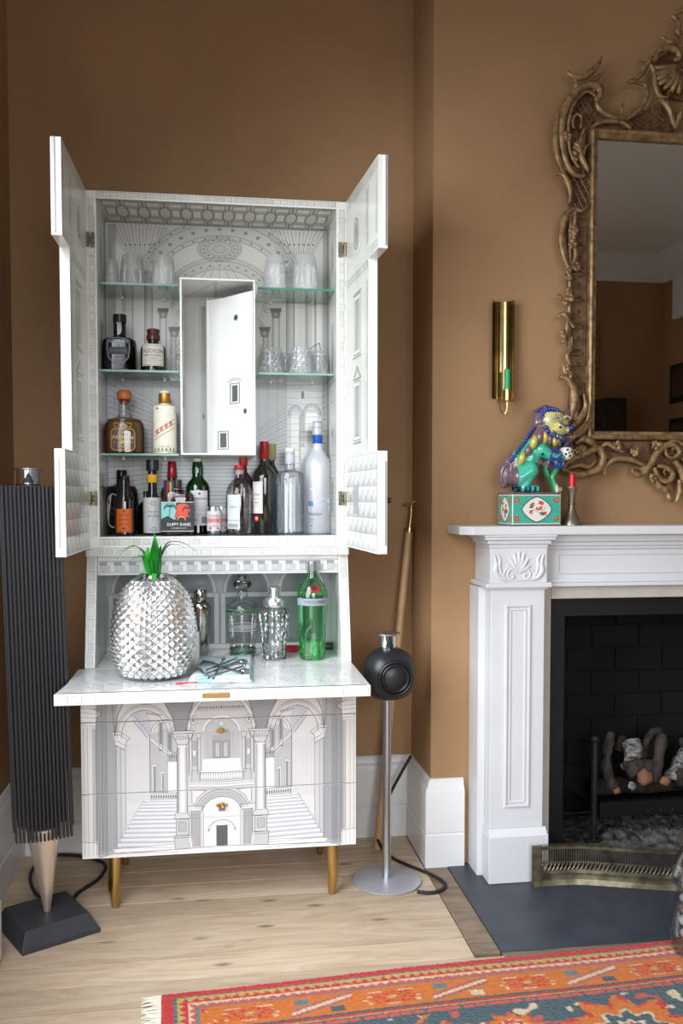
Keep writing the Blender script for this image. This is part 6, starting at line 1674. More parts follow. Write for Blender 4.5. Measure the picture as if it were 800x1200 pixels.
r_, W, H = bottle('rum_flask', 207.5, 2.823, Z3, 38, 572, 'squat flask of brown rum with a tropical sunset label', [(.9, 0), (1, .025), (1, .77), (.96, .86), (.80, .93), (.36, .955), (.27, .97), (.27, .99), (.26, 1)], CLEAR, 'bottles on the bottom shelf', sq=3.2, sy=.55)
liquid(r_, [(.9, 0), (1, .025), (1, .77), (.96, .86)], W, H, .86, BROWNL, sq=3.2, sy=.55)
ring_(r_, 'cap', .0125, H - .001, H + .026, mat('dark_wood_cap', (46, 30, 24), .5))
def f(a):
    w2, za, zb = .049, .013, .102
    a.rect(-w2, za, w2, zb, (20, 26, 32), 2)
    a.poly([(-w2, .050), (-.006, .046), (-.004, .100), (-w2, .100)], (128, 190, 188), 3); a.poly([(-.004, .048), (w2, .058), (w2, .100), (-.004, .100)], (30, 40, 40), 3)
    a.disc(.016, .080, .022, .018, (222, 76, 46), 4, 20); a.poly([(-.01, .055), (.036, .055), (.030, .075), (-.004, .075)], (214, 66, 40), 4)
    for cx__, cy__ in ((-.022, .078), (.034, .072)):
        for t_ in range(7): an = radians(-20 + t_ * 36); a.line([(cx__, cy__ + .01), (cx__ + .014 * cos(an), cy__ + .012 + .009 * sin(an)), (cx__ + .020 * cos(an), cy__ + .004 + .008 * sin(an))], .0022, (16, 30, 30), 5)
        a.line([(cx__, cy__ + .01), (cx__ - .004, .045)], .002, (16, 24, 26), 5)
    a.poly([(-w2, .05), (-.03, .060), (-.01, .048), (.02, .056), (w2, .050), (w2, .04), (-w2, .04)], (14, 22, 26), 5)
    a.arc(.012, .047, .012, .010, 0, 180, .002, (190, 190, 120), 6)
    a.text('DUPPY SHARE', .004, .033, .0135, (236, 236, 232), 7, sx=.85); a.text('CARIBBEAN RUM', .004, .022, .006, (206, 206, 200), 7)
    for zz in (za, zb): a.line([(-w2, zz), (w2, zz)], .0016, (226, 226, 220), 7)
a = Art(lambda u, v, h: Vector((u, -W / 2 * .55 - .0006 - h, v))); f(a); a.build('sunset_label', r_, LABM, world=False)
r_, W, H = bottle('malt_whisky_bottle', 231, 2.893, Z3, 28, 541, 'green glass whisky bottle with a long white label below the niche', [(.9, 0), (1, .02), (1, .60), (.97, .655), (.82, .71), (.54, .76), (.44, .80), (.48, .88), (.40, .985), (.36, 1)], GREENG, 'bottles on the bottom shelf')
liquid(r_, [(.9, 0), (1, .02), (1, .60)], W, H, .55, glass('dark_green_spirit', (.10, .16, .03), base=.04, gain=.4))
ring_(r_, 'cap', .0135, H - .004, H + .010, PLW)
def f(a):
    a.text('LAPHROAIG', 0, .112, .0108, (60, 60, 70), sx=.95); a.disc(0, .128, .004, .004, (90, 90, 100), 3)
    for i, l in enumerate((.022, .026, .018, .024)): a.line([(-l, .098 - i * .007), (l, .098 - i * .007)], .0008, (130, 130, 140))
    a.text('10', -.016, .045, .016, (70, 90, 120)); a.rect(.006, .035, .024, .056, (120, 124, 140), 3); a.line([(-.028, .062), (.028, .062)], .001, (120, 120, 130))
label_on(r_, W / 2, .028, .138, .060, (206, 206, 210), fn=f, m_=LABM, a_off=.15)
for i, (px, Y, lb) in enumerate(((250, 2.85, 'small silver and red can left of its twin, in front of the green bottle'), (259, 2.90, 'small silver and red can tucked behind its twin'))):
    x_ = place(px, Y); r_ = root('drinks_can', (x_, Y, Z3 + .0008), lb, 'can', 'drinks cans')
    R_ = .0255 if False else .0225
    MB().lathe([(R_ * .86, 0), (R_ * .92, .003), (R_, .009), (R_, .078), (R_ * .86, .085), (R_ * .86, .087), (R_ * .80, .085)], (0, 0, 0), 28).build('can_body', ALU, r_, smooth=True, world=False)
    def f(a):
        a.rect(-.030, .036, .030, .052, (214, 150, 146), 2); a.text('TONIC', 0, .058, .012, (186, 60, 60)); a.text('WATER', 0, .044, .010, (120, 40, 44)); a.text('LIGHT', 0, .027, .009, (186, 60, 60)); a.disc(-.012, .020, .004, .004, (196, 90, 90), 3); a.disc(.012, .020, .004, .004, (196, 90, 90), 3)
    label_on(r_, R_, .012, .074, .06, (206, 204, 206), fn=f, m_=printmat('can_print', .3, 0))
r_, W, H = bottle('rosy_bottle', 285, 2.949, Z3, 25, 540, 'red-shouldered bottle behind the clear gin bottle', [(.9, 0), (1, .02), (1, .62), (.9, .72), (.6, .80), (.34, .84), (.3, .985), (.28, 1)], glass('rosy_glass', (.55, .08, .08), base=.08, gain=.6), 'bottles on the bottom shelf')
ring_(r_, 'cap', .0135, H - .015, H + .012, mat('orange_red_cap', (214, 60, 40), .35))
r_, W, H = bottle('gin_bottle', 280, 2.865, Z3, 31, 549, 'clear gin bottle with pale label and red stopper', [(.88, 0), (.97, .015), (1, .04), (1, .58), (.97, .66), (.84, .745), (.60, .80), (.40, .835), (.36, .86), (.38, .985), (.34, 1)], CLEAR, 'bottles on the bottom shelf')
liquid(r_, [(.88, 0), (.97, .015), (1, .04), (1, .58)], W, H, .56, WATERL)
ring_(r_, 'stopper', .0150, H - .004, H + .010, mat('red_cap', (206, 46, 44), .35)); ring_(r_, 'neck_foil', .0150, H - .018, H - .005, mat('pale_foil', (206, 190, 190), .35))
def f(a):
    for i in range(5): a.line([(-.016, .105 - i * .010), (.016, .105 - i * .010)], .0007, (150, 158, 160))
    a.text('GIN', 0, .086, .013, (110, 118, 124)); a.line([(-.022, .044), (.022, .044)], .0016, (90, 96, 100)); a.rect(-.017, .022, .017, .034, (150, 156, 156), 3)
label_on(r_, W / 2, .018, .125, .046, (206, 214, 210), fn=f, m_=LABM, a_off=-.55)
r_, W, H = bottle('wine_bottle', 309.5, 2.875, Z3, 28.5, 518, 'dark green wine bottle with red foil capsule and white label', [(.92, 0), (1, .015), (1, .60), (.96, .645), (.80, .69), (.54, .73), (.38, .765), (.36, .80), (.36, .985), (.33, 1)], WINEB, 'bottles on the bottom shelf')
ring_(r_, 'foil_capsule', .0150, H - .056, H + .001, mat('red_capsule', (156, 22, 34), .35, .3), .0145)
def f(a):
    a.frame(-.018, .070, .018, .160, .0012, (170, 150, 140)); a.text('RIOJA', 0, .125, .009, (80, 30, 30)); a.line([(-.012, .112), (.012, .112)], .001, (190, 60, 60)); a.text('2018', 0, .10, .008, (90, 60, 60)); a.line([(-.012, .09), (.012, .09)], .0008, (120, 110, 110))
    a.disc(.0, .050, .009, .010, (196, 50, 44), 2, 16); a.disc(.0, .050, .004, .004, (230, 200, 190), 3, 10)
label_on(r_, W / 2, .066, .166, .042, (216, 210, 208), fn=f, m_=LABM, a_off=-.75)
r_, W, H = bottle('pale_capped_bottle', 318, 2.948, Z3, 22, 521, 'bottle with straw-coloured cap mostly hidden behind the wine bottle', TALL, WINEB, 'bottles on the bottom shelf')
ring_(r_, 'cap', .0145, H - .05, H + .002, mat('straw_foil', (176, 160, 110), .4))
r_, W, H = bottle('embossed_gin_bottle', 339.5, 2.86, Z3, 33, 543, 'broad clear gin bottle with embossed lettering and white cap', [(.94, 0), (1, .015), (1, .78), (.97, .84), (.88, .875), (.42, .905), (.36, .925), (.36, .985), (.34, 1)], CLEAR, 'bottles on the bottom shelf')
liquid(r_, [(.94, 0), (1, .015), (1, .6)], W, H, .70, WATERL)
ring_(r_, 'cap', .0165, H + .036, H + .048, PLW, .016); ring_(r_, 'neck_label', .0155, H - .004, H + .035, mat('pale_wrap', (190, 196, 206), .4)); ring_(r_, 'red_band', .0158, H + .028, H + .031, mat('pink_band', (190, 100, 110), .4))
EMB = glass('embossed_glass', (.80, .83, .86), base=.10, gain=.6)
def f(a):
    for i in range(9):
        a.text('LONDON DRY GIN' if i % 2 else 'DISTILLED GIN', 0, .014 + i * .0145, .0105, (210, 214, 220), sx=.85)
a = Art(cyl(0, 0, W / 2, -pi / 2), sub=.006); f(a); a.build('embossed_letters', r_, EMB, world=False)
r_, W, H = bottle('vodka_bottle', 372, 2.905, Z3, 32, 495, 'tall frosted vodka bottle with blue foil neck', [(.94, 0), (1, .012), (1, .58), (.97, .625), (.86, .665), (.62, .71), (.42, .745), (.37, .78), (.37, .985), (.34, 1)], glass('frosted_glass', (.80, .83, .90), rough=.35, base=.2, gain=.5, frost=.45), 'bottles on the bottom shelf')
ring_(r_, 'blue_foil', .0172, H - .070, H + .001, mat('blue_foil', (36, 84, 176), .35, .2, var=.25, vscale=60), .0155); ring_(r_, 'gold_band', .0175, H - .020, H - .014, mat('rose_band', (196, 160, 150), .4))
def f(a):
    a.poly([(-.020, .098), (-.012, .108), (.004, .106), (.012, .116), (.030, .110), (.040, .116), (.040, .096), (.020, .088), (.008, .094), (-.008, .086), (-.034, .082), (-.034, .078), (.0, .076), (.030, .084), (.040, .088), (.036, .074), (-.036, .072), (-.038, .088)], (224, 228, 240), 2)
    for i in range(3): a.line([(-.034 + i * .010, .140 + i * .003), (-.028 + i * .010, .146 + i * .003), (-.024 + i * .010, .141 + i * .003)], .002, (236, 238, 244), 2)
    a.rect(-.036, .088, -.020, .104, (90, 130, 190), 2); a.text('VODKA', -.014, .062, .013, (70, 84, 120), sx=.9); a.disc(-.026, .026, .0026, .0026, (206, 40, 50), 3); a.line([(-.034, .046), (-.014, .046)], .001, (90, 100, 130)); a.line([(-.034, .038), (-.018, .038)], .001, (90, 100, 130))
a = Art(cyl(0, 0, W / 2, -pi / 2), sub=.006); f(a); a.build('printed_geese', r_, LABM, world=False)
# third shelf
r_, W, H = bottle('tequila_bottle', 146, 2.87, 1.3312, 46, 470, 'squat amber tequila bottle with round orange stopper', [(.92, 0), (1, .025), (1, .44), (.97, .54), (.84, .62), (.55, .67), (.36, .70), (.30, .76), (.28, .97), (.34, 1)], CLEAR, 'bottles on the left shelves', sq=2.8)
liquid(r_, [(.92, 0), (1, .025), (1, .44), (.97, .54), (.84, .62)], W, H, .64, AMBERL, sq=2.8)
ring_(r_, 'collar', .014, H - .012, H, mat('amber_ring', (150, 80, 40), .3)); 
MB().lathe([(.014, 0), (.021, .004), (.023, .014), (.022, .024), (.016, .031), (.004, .033)], (0, 0, H + .0005), 24).build('stopper', mat('orange_stopper', (190, 108, 56), .45), r_, smooth=True, world=False)
def f(a):
    c1 = (214, 186, 110); P = [(-.028, .010), (.028, .010), (.034, .018), (.034, .066), (.028, .074), (-.028, .074), (-.034, .066), (-.034, .018), (-.028, .010)]
    a.poly(P[:-1], (96, 56, 26), 2); a.line(P, .0016, c1, 3); a.text('PATRÓN', 0, .048, .0155, (236, 206, 120)); a.text('TEQUILA', 0, .062, .006, c1)
    a.poly([(-.010, .034), (0, .041), (.010, .034), (.006, .030), (-.006, .030)], (226, 190, 60), 4); a.text('AÑEJO', 0, .020, .0085, c1); a.text('100', -.024, .034, .006, c1); a.text('PURO', .024, .034, .005, c1)
    a.frame(-.024, .080, .024, .092, .0012, c1, 3); a.text('PATRÓN', 0, .086, .007, c1)
a = Art(cyl(0, 0, W / 2, -pi / 2, 2.8), sub=.004); f(a); a.build('gold_label', r_, LABM, world=False)
r_, W, H = bottle('ceramic_spirit_bottle', 193, 2.86, 1.3312, 28, 474, 'white ceramic spirit bottle with gold cap and red diagonal band', [(.92, 0), (1, .012), (1, .80), (.97, .85), (.84, .90), (.62, .925), (.56, .94), (.56, 1)], mat('cream_ceramic', (222, 220, 202), .2, coat=.5), 'bottles on the left shelves')
ring_(r_, 'cap', .0185, H - .002, H + .032, GOLD, .0180); ring_(r_, 'cap_top', .0170, H + .0322, H + .040, PLW)
def f(a):
    g = (176, 146, 84)
    a.poly([(-.036, .082), (.034, .128), (.034, .140), (-.036, .098)], (196, 30, 40), 3); a.text('KWEICHOW', 0, .112, .0085, (236, 226, 210), 5, slant=.62)
    for i, ch in enumerate('MOUTAI'[:4]):
        cx__, cz_ = -.022 + i * .014, .068 + i * .009
        for q_ in (((-.004, .004), (.004, .004)), ((0, .007), (0, -.005)), ((-.005, -.001), (.005, -.001)), ((-.003, -.006), (.004, -.006))): a.line([(cx__ + q_[0][0], cz_ + q_[0][1]), (cx__ + q_[1][0], cz_ + q_[1][1])], .0022, (196, 30, 40), 4)
    for i in range(3): a.line([(-.034, .066 - i * .012), (.034, .108 - i * .013)], .0022, g, 2)
    for zz in (.008, .150): a.line([(-.04, zz), (.04, zz)], .002, (190, 150, 80), 3)
    a.disc(-.022, .140, .0035, .0035, (60, 80, 70), 3); a.text('1L 53% VOL', 0, .022, .0065, (90, 110, 90))
    for i in range(6): a.disc(-.03 + i * .012, .014, .003, .004, (70, 100, 80), 2, 6)
a = Art(cyl(0, 0, W / 2, -pi / 2), sub=.005); a.rect(-.040, .010, .040, .150, (232, 230, 212), 0); f(a); a.build('printed_label', r_, LABM, world=False)
# second shelf
r_, W, H = bottle('square_whiskey_bottle', 141.5, 2.87, 1.5832, 37, 380, 'square dark whiskey bottle with black cap and pale collar', [(.9, 0), (1, .03), (1, .56), (.97, .62), (.80, .66), (.42, .69), (.36, .73), (.36, 1)], glass('smoky_whiskey', (.05, .035, .05), base=.05, gain=.45), 'bottles on the left shelves', sq=5.5, rot=0)
liquid(r_, [(.9, 0), (1, .03), (1, .56)], W * .97, H, .60, DARKB, sq=5.5)
ring_(r_, 'collar', .0175, H - .045, H - .002, mat('cream_collar', (206, 200, 188), .5)); ring_(r_, 'cap', .0205, H - .001, H + .024, PLB)
a = Art(lambda u, v, h: Vector((u, -W / 2 - .0004 - h, v)))
P = [(-.032, .092), (-.018, .098), (0, .101), (.018, .098), (.032, .092), (.034, .070), (.030, .040), (.016, .024), (0, .018), (-.016, .024), (-.030, .040), (-.034, .070), (-.032, .092)]
a.line(P, .0026, (120, 124, 136), 2); a.line([(u * .88, .06 + (v - .06) * .88) for u, v in P], .001, (120, 124, 136), 2); a.poly([(-.026, .072), (.026, .072), (.026, .050), (-.026, .050)], (44, 46, 56), 2)
a.text('JACK DANIEL\'S', 0, .088, .0085, (190, 192, 200)); a.text('SINGLE BARREL', 0, .061, .0075, (120, 124, 136)); a.disc(0, .078, .004, .004, (140, 144, 152), 3); a.text('SELECT', 0, .042, .008, (120, 124, 136)); a.line([(-.014, .032), (.014, .032)], .001, (120, 124, 136))
a.build('shield_label', r_, LABM, world=False)
r_, W, H = bottle('bourbon_bottle', 180.5, 2.86, 1.5832, 29.5, 400, 'small round-shouldered bourbon bottle with brown wax top and cream label', [(.9, 0), (1, .03), (1, .66), (.96, .76), (.82, .83), (.5, .87), (.42, .90), (.42, 1)], DARKB, 'bottles on the left shelves')
MB().lathe([(.016, 0), (.021, .004), (.021, .016), (.018, .022), (.0205, .034), (.016, .037)], (0, 0, H - .004), 24).build('wax_top', mat('brown_wax', (74, 30, 26), .35, coat=.3), r_, smooth=True, world=False)
def f(a):
    a.frame(-.034, .020, .034, .080, .001, (120, 116, 108)); a.text('HUDSON', 0, .062, .0170, (60, 60, 60), sx=.9); a.text('BABY BOURBON', 0, .049, .0068, (60, 60, 60)); a.text('WHISKEY', 0, .040, .006, (90, 90, 90)); a.line([(-.028, .034), (.028, .034)], .0008, (110, 110, 100)); a.text('375 ml', 0, .027, .005, (90, 90, 90))
label_on(r_, W / 2, .017, .084, .074, (206, 202, 190), fn=f, m_=LABM)
# tumblers, mouth down, on the glass shelves
FROSTC = glass('cut_crystal', (.95, .96, .97), rough=.08, base=.10, gain=.5, bump=1.0, bscale=130, frost=.14, fcol=(.98, .98, .98))
FROSTT = glass('frosted_tumbler', (.96, .97, .96), rough=.2, base=.04, gain=.35, bump=.5, bscale=120, frost=.26, fcol=(.98, .98, .97))
def tumbler(px, Y, z0, wpx, h_, label, m_, group, facets=False, src=[None, None]):
    x_ = place(px, Y); R_ = wpx * dep(x_, Y) / F_PX / 2
    r_ = root('tumbler', (x_, Y, z0 + .0008), label, 'glass', group)
    n_ = 16 if facets else 32
    P = [(R_, 0), (R_ * 1.0, .002), (R_ * .95, h_ * .5), (R_ * .86, h_ * .85), (R_ * .80, h_ - .004), (R_ * .74, h_), (R_ * .2, h_ - .006), (.001, h_ - .006)]
    b_ = MB()
    if facets:
        rows = 7
        for j in range(rows + 1):
            t_ = j / rows; rr_ = lerp(R_, R_ * .80, t_)
            for k_ in range(32):
                q_ = rr_ * (1.0 if (k_ + j) % 2 else .93) if j not in (0, rows) else rr_; an = 2 * pi * k_ / 32; b_.v.append((q_ * cos(an), q_ * sin(an), h_ * t_))
        for j in range(rows):
            for k_ in range(32): k2 = (k_ + 1) % 32; b_.face((j * 32 + k_, j * 32 + k2, (j + 1) * 32 + k2, (j + 1) * 32 + k_))
        b_.face([rows * 32 + k_ for k_ in range(32)]); b_.build('glass_wall', m_, r_, world=False)
    else: b_.lathe(P, (0, 0, 0), 32, cap=(False, False)).build('glass_wall', m_, r_, smooth=True, world=False)
    MB().lathe([(R_ * .9, h_ * .3), (R_ * .80, h_ * .86), (R_ * .2, h_ * .9)], (0, 0, 0), 24, cap=(False, True)).build('inner_wall', CLEAR, r_, smooth=True, world=False)
T1 = 1.8432
for px, Y, wpx, h_, lb in ((133, 2.85, 15, .080, 'narrow frosted glass at the left end of the top left shelf'), (157, 2.89, 29, .105, 'upturned frosted tumbler in the middle of the top left shelf'), (193, 2.86, 28, .098, 'upturned frosted tumbler next to the niche on the top left shelf'),
                           (323, 2.86, 27, .112, 'upturned frosted tumbler next to the niche on the top right shelf'), (358, 2.85, 30, .112, 'upturned etched tumbler at the right of the top right shelf'), (341, 2.94, 16, .100, 'narrow glass behind the two big tumblers on the top right shelf')):
    tumbler(px, Y, T1, wpx, h_, lb, FROSTT, 'tumblers on the top shelves')
T2 = 1.5832
for px, Y, wpx, h_, lb in ((318, 2.85, 32, .080, 'cut crystal tumbler at the left of the lower right shelf'), (336, 2.93, 22, .078, 'cut crystal tumbler at the back between the first two'), (353, 2.85, 28, .084, 'cut crystal tumbler in the middle of the lower right shelf'), (374, 2.90, 23, .082, 'cut crystal tumbler at the right end of the lower right shelf')):
    tumbler(px, Y, T2, wpx, h_, lb, FROSTC, 'cut crystal tumblers', True)

# ================================================================= ON THE WRITING FLAP
ZD = .6955
PY_ = 2.545; PXc = place(178, PY_); 
pin = root('pineapple_ice_bucket', (PXc, PY_, ZD + .0006), 'silver pineapple ice bucket with green metal leaves on the open flap', 'ice bucket')
SILV = mat('silver_plate', (238, 238, 238), .24, .92, var=.05, vscale=30)
RP, HP = .110, .288
def pr_r(t): # t 0..1 height -> radius
    return RP * (max(0.0, 1 - abs((t - .42) / (.60 if t > .42 else .50)) ** (2.2 if t > .42 else 2.9))) ** .5
b = MB(); rows, cols = 12, 24
ts = [lerp(.0, .985, j / (rows * 2)) for j in range(rows * 2 + 1)]
def PP(u, t, out=0):
    r_ = pr_r(t) * (1 if t > .03 else .93) + out; an = 2 * pi * u / cols
    return (r_ * cos(an), r_ * sin(an), HP * t)
for j in range(0, rows * 2 - 1):
    for i in range(cols):
        u0 = i + (j % 2) * .5
        t0, t1, t2 = ts[j], ts[j + 1], ts[min(j + 2, rows * 2)]
        tw = .22 * j
        L_p, R_p, B_p, T_p = PP(u0 - .5 + tw * 0, t1), PP(u0 + .5, t1), PP(u0, t0), PP(u0, t2)
        hgt = .0105 * min(1, pr_r(t1) / RP * 1.3)
        C_p = PP(u0, t1 - .004, hgt)
        k0 = len(b.v)
        g_ = .10
        M_ = Vector(PP(u0, t1, 0))
        rim = [tuple(Vector(q_).lerp(M_, g_) + (Vector(C_p) - M_) * .30) for q_ in (B_p, R_p, T_p, L_p)]
        mid = [tuple(Vector(q_).lerp(M_, .62) + (Vector(C_p) - M_) * .62) for q_ in (B_p, R_p, T_p, L_p)]
        b.v += [B_p, R_p, T_p, L_p] + rim + mid + [C_p]
        for q_ in range(4):
            q2 = (q_ + 1) % 4; b.face((k0 + q_, k0 + q2, k0 + 4 + q2, k0 + 4 + q_)); b.face((k0 + 4 + q_, k0 + 4 + q2, k0 + 8 + q2, k0 + 8 + q_)); b.face((k0 + 8 + q_, k0 + 8 + q2, k0 + 12))
b.build('scaled_body', SILV, pin, world=False)
MB().lathe([(.062, 0), (.064, .003), (.060, .008)], (0, 0, 0), 32).lathe([(.03, HP * .965), (.026, HP * .99), (.012, HP)], (0, 0, 0), 24).build('foot_and_crown', SILV, pin, smooth=True, world=False)
LEAF = mat('green_enamel_leaf', (48, 160, 50), .3, coat=.4, col2=(24, 112, 40), vscale=18)
LEAFD = mat('dark_enamel_leaf', (30, 96, 62), .35, coat=.3, col2=(22, 70, 50), vscale=18)
def leaf(P, w_, name='leaf', m_=LEAF, z0=HP * .985):
    w_ *= 1.45
    q_ = spline([Vector(p) + Vector((0, 0, z0)) for p in P], 6); n_ = len(q_); b_ = MB(); outv = Vector((P[-1][0] - P[0][0], P[-1][1] - P[0][1], 0))
    if outv.length < 1e-4: outv = Vector((0, -1, 0))
    side = outv.cross(Vector((0, 0, 1))).normalized()
    for i, p in enumerate(q_):
        t_ = i / (n_ - 1); ww = w_ * (.55 + .9 * t_ if t_ < .35 else .865 * (1 - (t_ - .35) / .65) ** .8 + .02)
        tg = (q_[min(i + 1, n_ - 1)] - q_[max(i - 1, 0)]).normalized(); up_ = side.cross(tg)
        b_.v += [tuple(p - side * ww), tuple(p + up_ * ww * .28), tuple(p + side * ww), tuple(p - up_ * .0012 + up_ * ww * .28)]
    for i in range(n_ - 1):
        for k_ in range(4): k2 = (k_ + 1) % 4; b_.face((i * 4 + k_, i * 4 + k2, i * 4 + 4 + k2, i * 4 + 4 + k_))
    b_.face((3, 2, 1, 0)); m0 = (n_ - 1) * 4; b_.face((m0, m0 + 1, m0 + 2, m0 + 3))
    b_.build(name, m_, pin, smooth=60, world=False)
for P, w_, m_ in (([(0, -.008, 0), (0, -.014, .05), (.004, -.012, .105)], .013, LEAF), ([(.006, .004, 0), (.010, .006, .05), (.004, .0, .118)], .012, LEAF), ([(-.008, -.006, 0), (-.016, -.012, .045), (-.012, -.014, .082)], .012, LEAF),
                  ([(.012, -.004, 0), (.016, -.010, .045), (.022, -.012, .085)], .012, LEAF), ([(-.010, -.012, 0), (-.020, -.022, .040), (-.030, -.03, .058), (-.060, -.05, .046)], .009, LEAF),
                  ([(-.012, 0, 0), (-.022, -.004, .050), (-.045, -.01, .082), (-.078, -.016, .070), (-.098, -.02, .044)], .008, LEAF), ([(.012, .002, 0), (.020, 0, .050), (.040, -.004, .090), (.080, -.01, .092), (.120, -.016, .068)], .009, LEAFD),
                  ([(.010, .010, 0), (.020, .016, .055), (.044, .03, .084), (.086, .05, .076)], .008, LEAFD), ([(-.010, .010, 0), (-.020, .02, .055), (-.056, .03, .082), (-.105, .04, .060)], .007, LEAFD),
                  ([(-.012, -.014, .002), (-.03, -.03, .006), (-.05, -.045, -.010)], .009, LEAFD), ([(.012, -.014, .002), (.03, -.03, .008), (.058, -.035, .002)], .009, LEAFD), ([(0, -.016, .002), (.004, -.034, .006), (.006, -.055, -.01)], .009, LEAF)):
    leaf(P, w_, m_=m_)
# card slip behind the bucket, shaker, decanter, crystal shaker, green gin bottle
sk_x = place(233, 2.88)
sk = root('steel_cocktail_shaker', (sk_x, 2.88, ZD + .0006), 'tapered stainless steel cocktail shaker behind the pineapple', 'shaker')
STEEL = mat('polished_steel', (190, 188, 182), .1, 1)
MB().lathe([(.024, 0), (.0255, .003), (.030, .06), (.0345, .135), (.0350, .150)], (0, 0, 0), 36).build('beaker', STEEL, sk, smooth=True, world=False)
MB().lathe([(.0352, .1505), (.0352, .156), (.030, .168), (.0205, .174)], (0, 0, 0), 36).build('strainer_lid', STEEL, sk, smooth=True, world=False)
MB().lathe([(.0205, .1745), (.0215, .177), (.0205, .205), (.018, .210)], (0, 0, 0), 30).build('cap', STEEL, sk, smooth=True, world=False)
dx_c = place(283, 2.835)
dc = root('striped_decanter', (dx_c, 2.835, ZD + .0006), 'clear glass decanter with green bands and a ball stopper', 'decanter')
MB().lathe([(.036, 0), (.040, .004), (.041, .03), (.043, .09), (.050, .140), (.051, .150), (.049, .160), (.034, .176), (.020, .184), (.0165, .196), (.019, .204), (.016, .210)], (0, 0, 0), 40, cap=(True, False)).build('glass_body', CLEAR, dc, smooth=True, world=False)
MB().lathe([(.036, .003), (.0385, .03), (.0375, .010), (.001, .008)], (0, 0, 0), 32, cap=(False, False)).build('thick_base', glass('thick_base_glass', (.75, .82, .78), base=.15, gain=.8), dc, smooth=True, world=False)
GB = mat('green_enamel_band', (70, 120, 90), .3)
for z_, R_ in ((.150, .0515), (.138, .0503), (.022, .0413), (.010, .0411)): MB().tube([(R_ * cos(i * pi / 20), R_ * sin(i * pi / 20), z_) for i in range(40)], .0021, n=6, closed=True).build('green_band', GB, dc, smooth=True, world=False)
WB = mat('white_enamel_band', (214, 218, 218), .3)
for z_, R_ in ((.085, .0430), (.092, .0433), (.099, .0437)): MB().tube([(R_ * cos(i * pi / 20), R_ * sin(i * pi / 20), z_) for i in range(40)], .0009, n=6, closed=True).build('white_band', WB, dc, smooth=True, world=False)
MB().lathe([(.012, .206), (.017, .212), (.028, .222), (.030, .229), (.026, .236), (.012, .242), (.010, .247), (.013, .252), (.010, .258), (.002, .260)], (0, 0, 0), 32).build('stopper', glass('stopper_glass', (.88, .91, .92), base=.15, gain=.9), dc, smooth=True, world=False)
cx_c = place(320.5, 2.775)
cs = root('crystal_cocktail_shaker', (cx_c, 2.775, ZD + .0006), 'cut crystal cocktail shaker with silver top', 'shaker')
b = MB(); n_ = 40
PC = [(.036, 0), (.038, .004), (.037, .014), (.036, .03), (.041, .07), (.0455, .110), (.0475, .140), (.0455, .152), (.034, .162)]
for r_, z_ in PC:
    for k_ in range(n_):
        q_ = r_ * (1.0 if (k_ % 4 in (0, 1)) else .93); an = 2 * pi * k_ / n_; b.v.append((q_ * cos(an), q_ * sin(an), z_))
for i in range(len(PC) - 1):
    for k_ in range(n_): k2 = (k_ + 1) % n_; b.face((i * n_ + k_, i * n_ + k2, (i + 1) * n_ + k2, (i + 1) * n_ + k_))
b.face(range(n_)); b.build('crystal_body', glass('cut_body', (.90, .93, .94), rough=.04, base=.14, gain=.9, bump=.6, bscale=60), cs, world=False)
MB().lathe([(.034, .1625), (.0355, .165), (.0345, .180), (.030, .187), (.0285, .190), (.0175, .194)], (0, 0, 0), 36).build('silver_collar', SILV, cs, smooth=True, world=False)
MB().lathe([(.0165, .1945), (.0165, .216), (.0205, .219), (.0205, .223), (.015, .226)], (0, 0, 0), 30).build('silver_cap', SILV, cs, smooth=True, world=False)
gx = place(365.5, 2.76); GH = .255
gb = root('green_gin_bottle', (gx, 2.76, ZD + .0006), 'fluted green gin bottle with silver cap and red seal at the right of the flap', 'bottle')
b = MB(); n_ = 48
PG = [(.036, 0, 0), (.039, .003, .2), (.040, .012, 1), (.0435, .09, 1), (.0465, .165, 1), (.047, .168, 0), (.047, .196, 0), (.0455, .212, 0), (.038, .230, 0), (.026, .243, 0), (.0175, .252, 0), (.0155, .262, 0), (.0155, .285, 0)]
for r_, z_, fl_ in PG:
    for k_ in range(n_):
        q_ = r_ * (1 - .05 * fl_ * (abs((k_ % 6) / 3 - 1) < .4)); an = 2 * pi * k_ / n_; b.v.append((q_ * cos(an), q_ * sin(an), z_))
for i in range(len(PG) - 1):
    for k_ in range(n_): k2 = (k_ + 1) % n_; b.face((i * n_ + k_, i * n_ + k2, (i + 1) * n_ + k2, (i + 1) * n_ + k_))
b.face(list(reversed(range(n_)))); b.build('glass_body', EMERALD, gb, smooth=25, world=False)
MB().lathe([(.034, .004), (.0375, .012), (.0405, .055)], (0, 0, 0), 36).build('liquid', glass('green_gin', (.66, .92, .72), base=.05, gain=.4), gb, smooth=True, world=False)
ring_(gb, 'cap', .0170, .275, .305, mat('silver_cap_foil', (176, 180, 184), .3, .8), .0165)
a = Art(cyl(0, 0, .0474, -pi / 2), sub=.006); a.rect(-.066, .170, .066, .192, (150, 160, 168), 1); a.text('TANQUERAY', .006, .181, .0125, (70, 84, 90)); a.build('silver_band', gb, printmat('foil_band', .3, 0), world=False)
def sealsurf(u, v, h):
    zc = .222 + v * .85; R_ = lerp(.0455, .030, max(0, min(1, (zc - .212) / .028))); an = -pi / 2 + .12 + u / R_
    return Vector(((R_ + .0015 + h) * cos(an), (R_ + .0015 + h) * sin(an), zc))
a = Art(sealsurf, sub=.004)
a.disc(0, 0, .0145, .0145, (190, 30, 40), 1, 22); a.arc(0, 0, .0110, .0110, 0, 360, .001, (120, 16, 24), 2); a.text('TEN', 0, 0, .009, (120, 16, 24), 3); a.build('red_seal', gb, LABM, world=False)
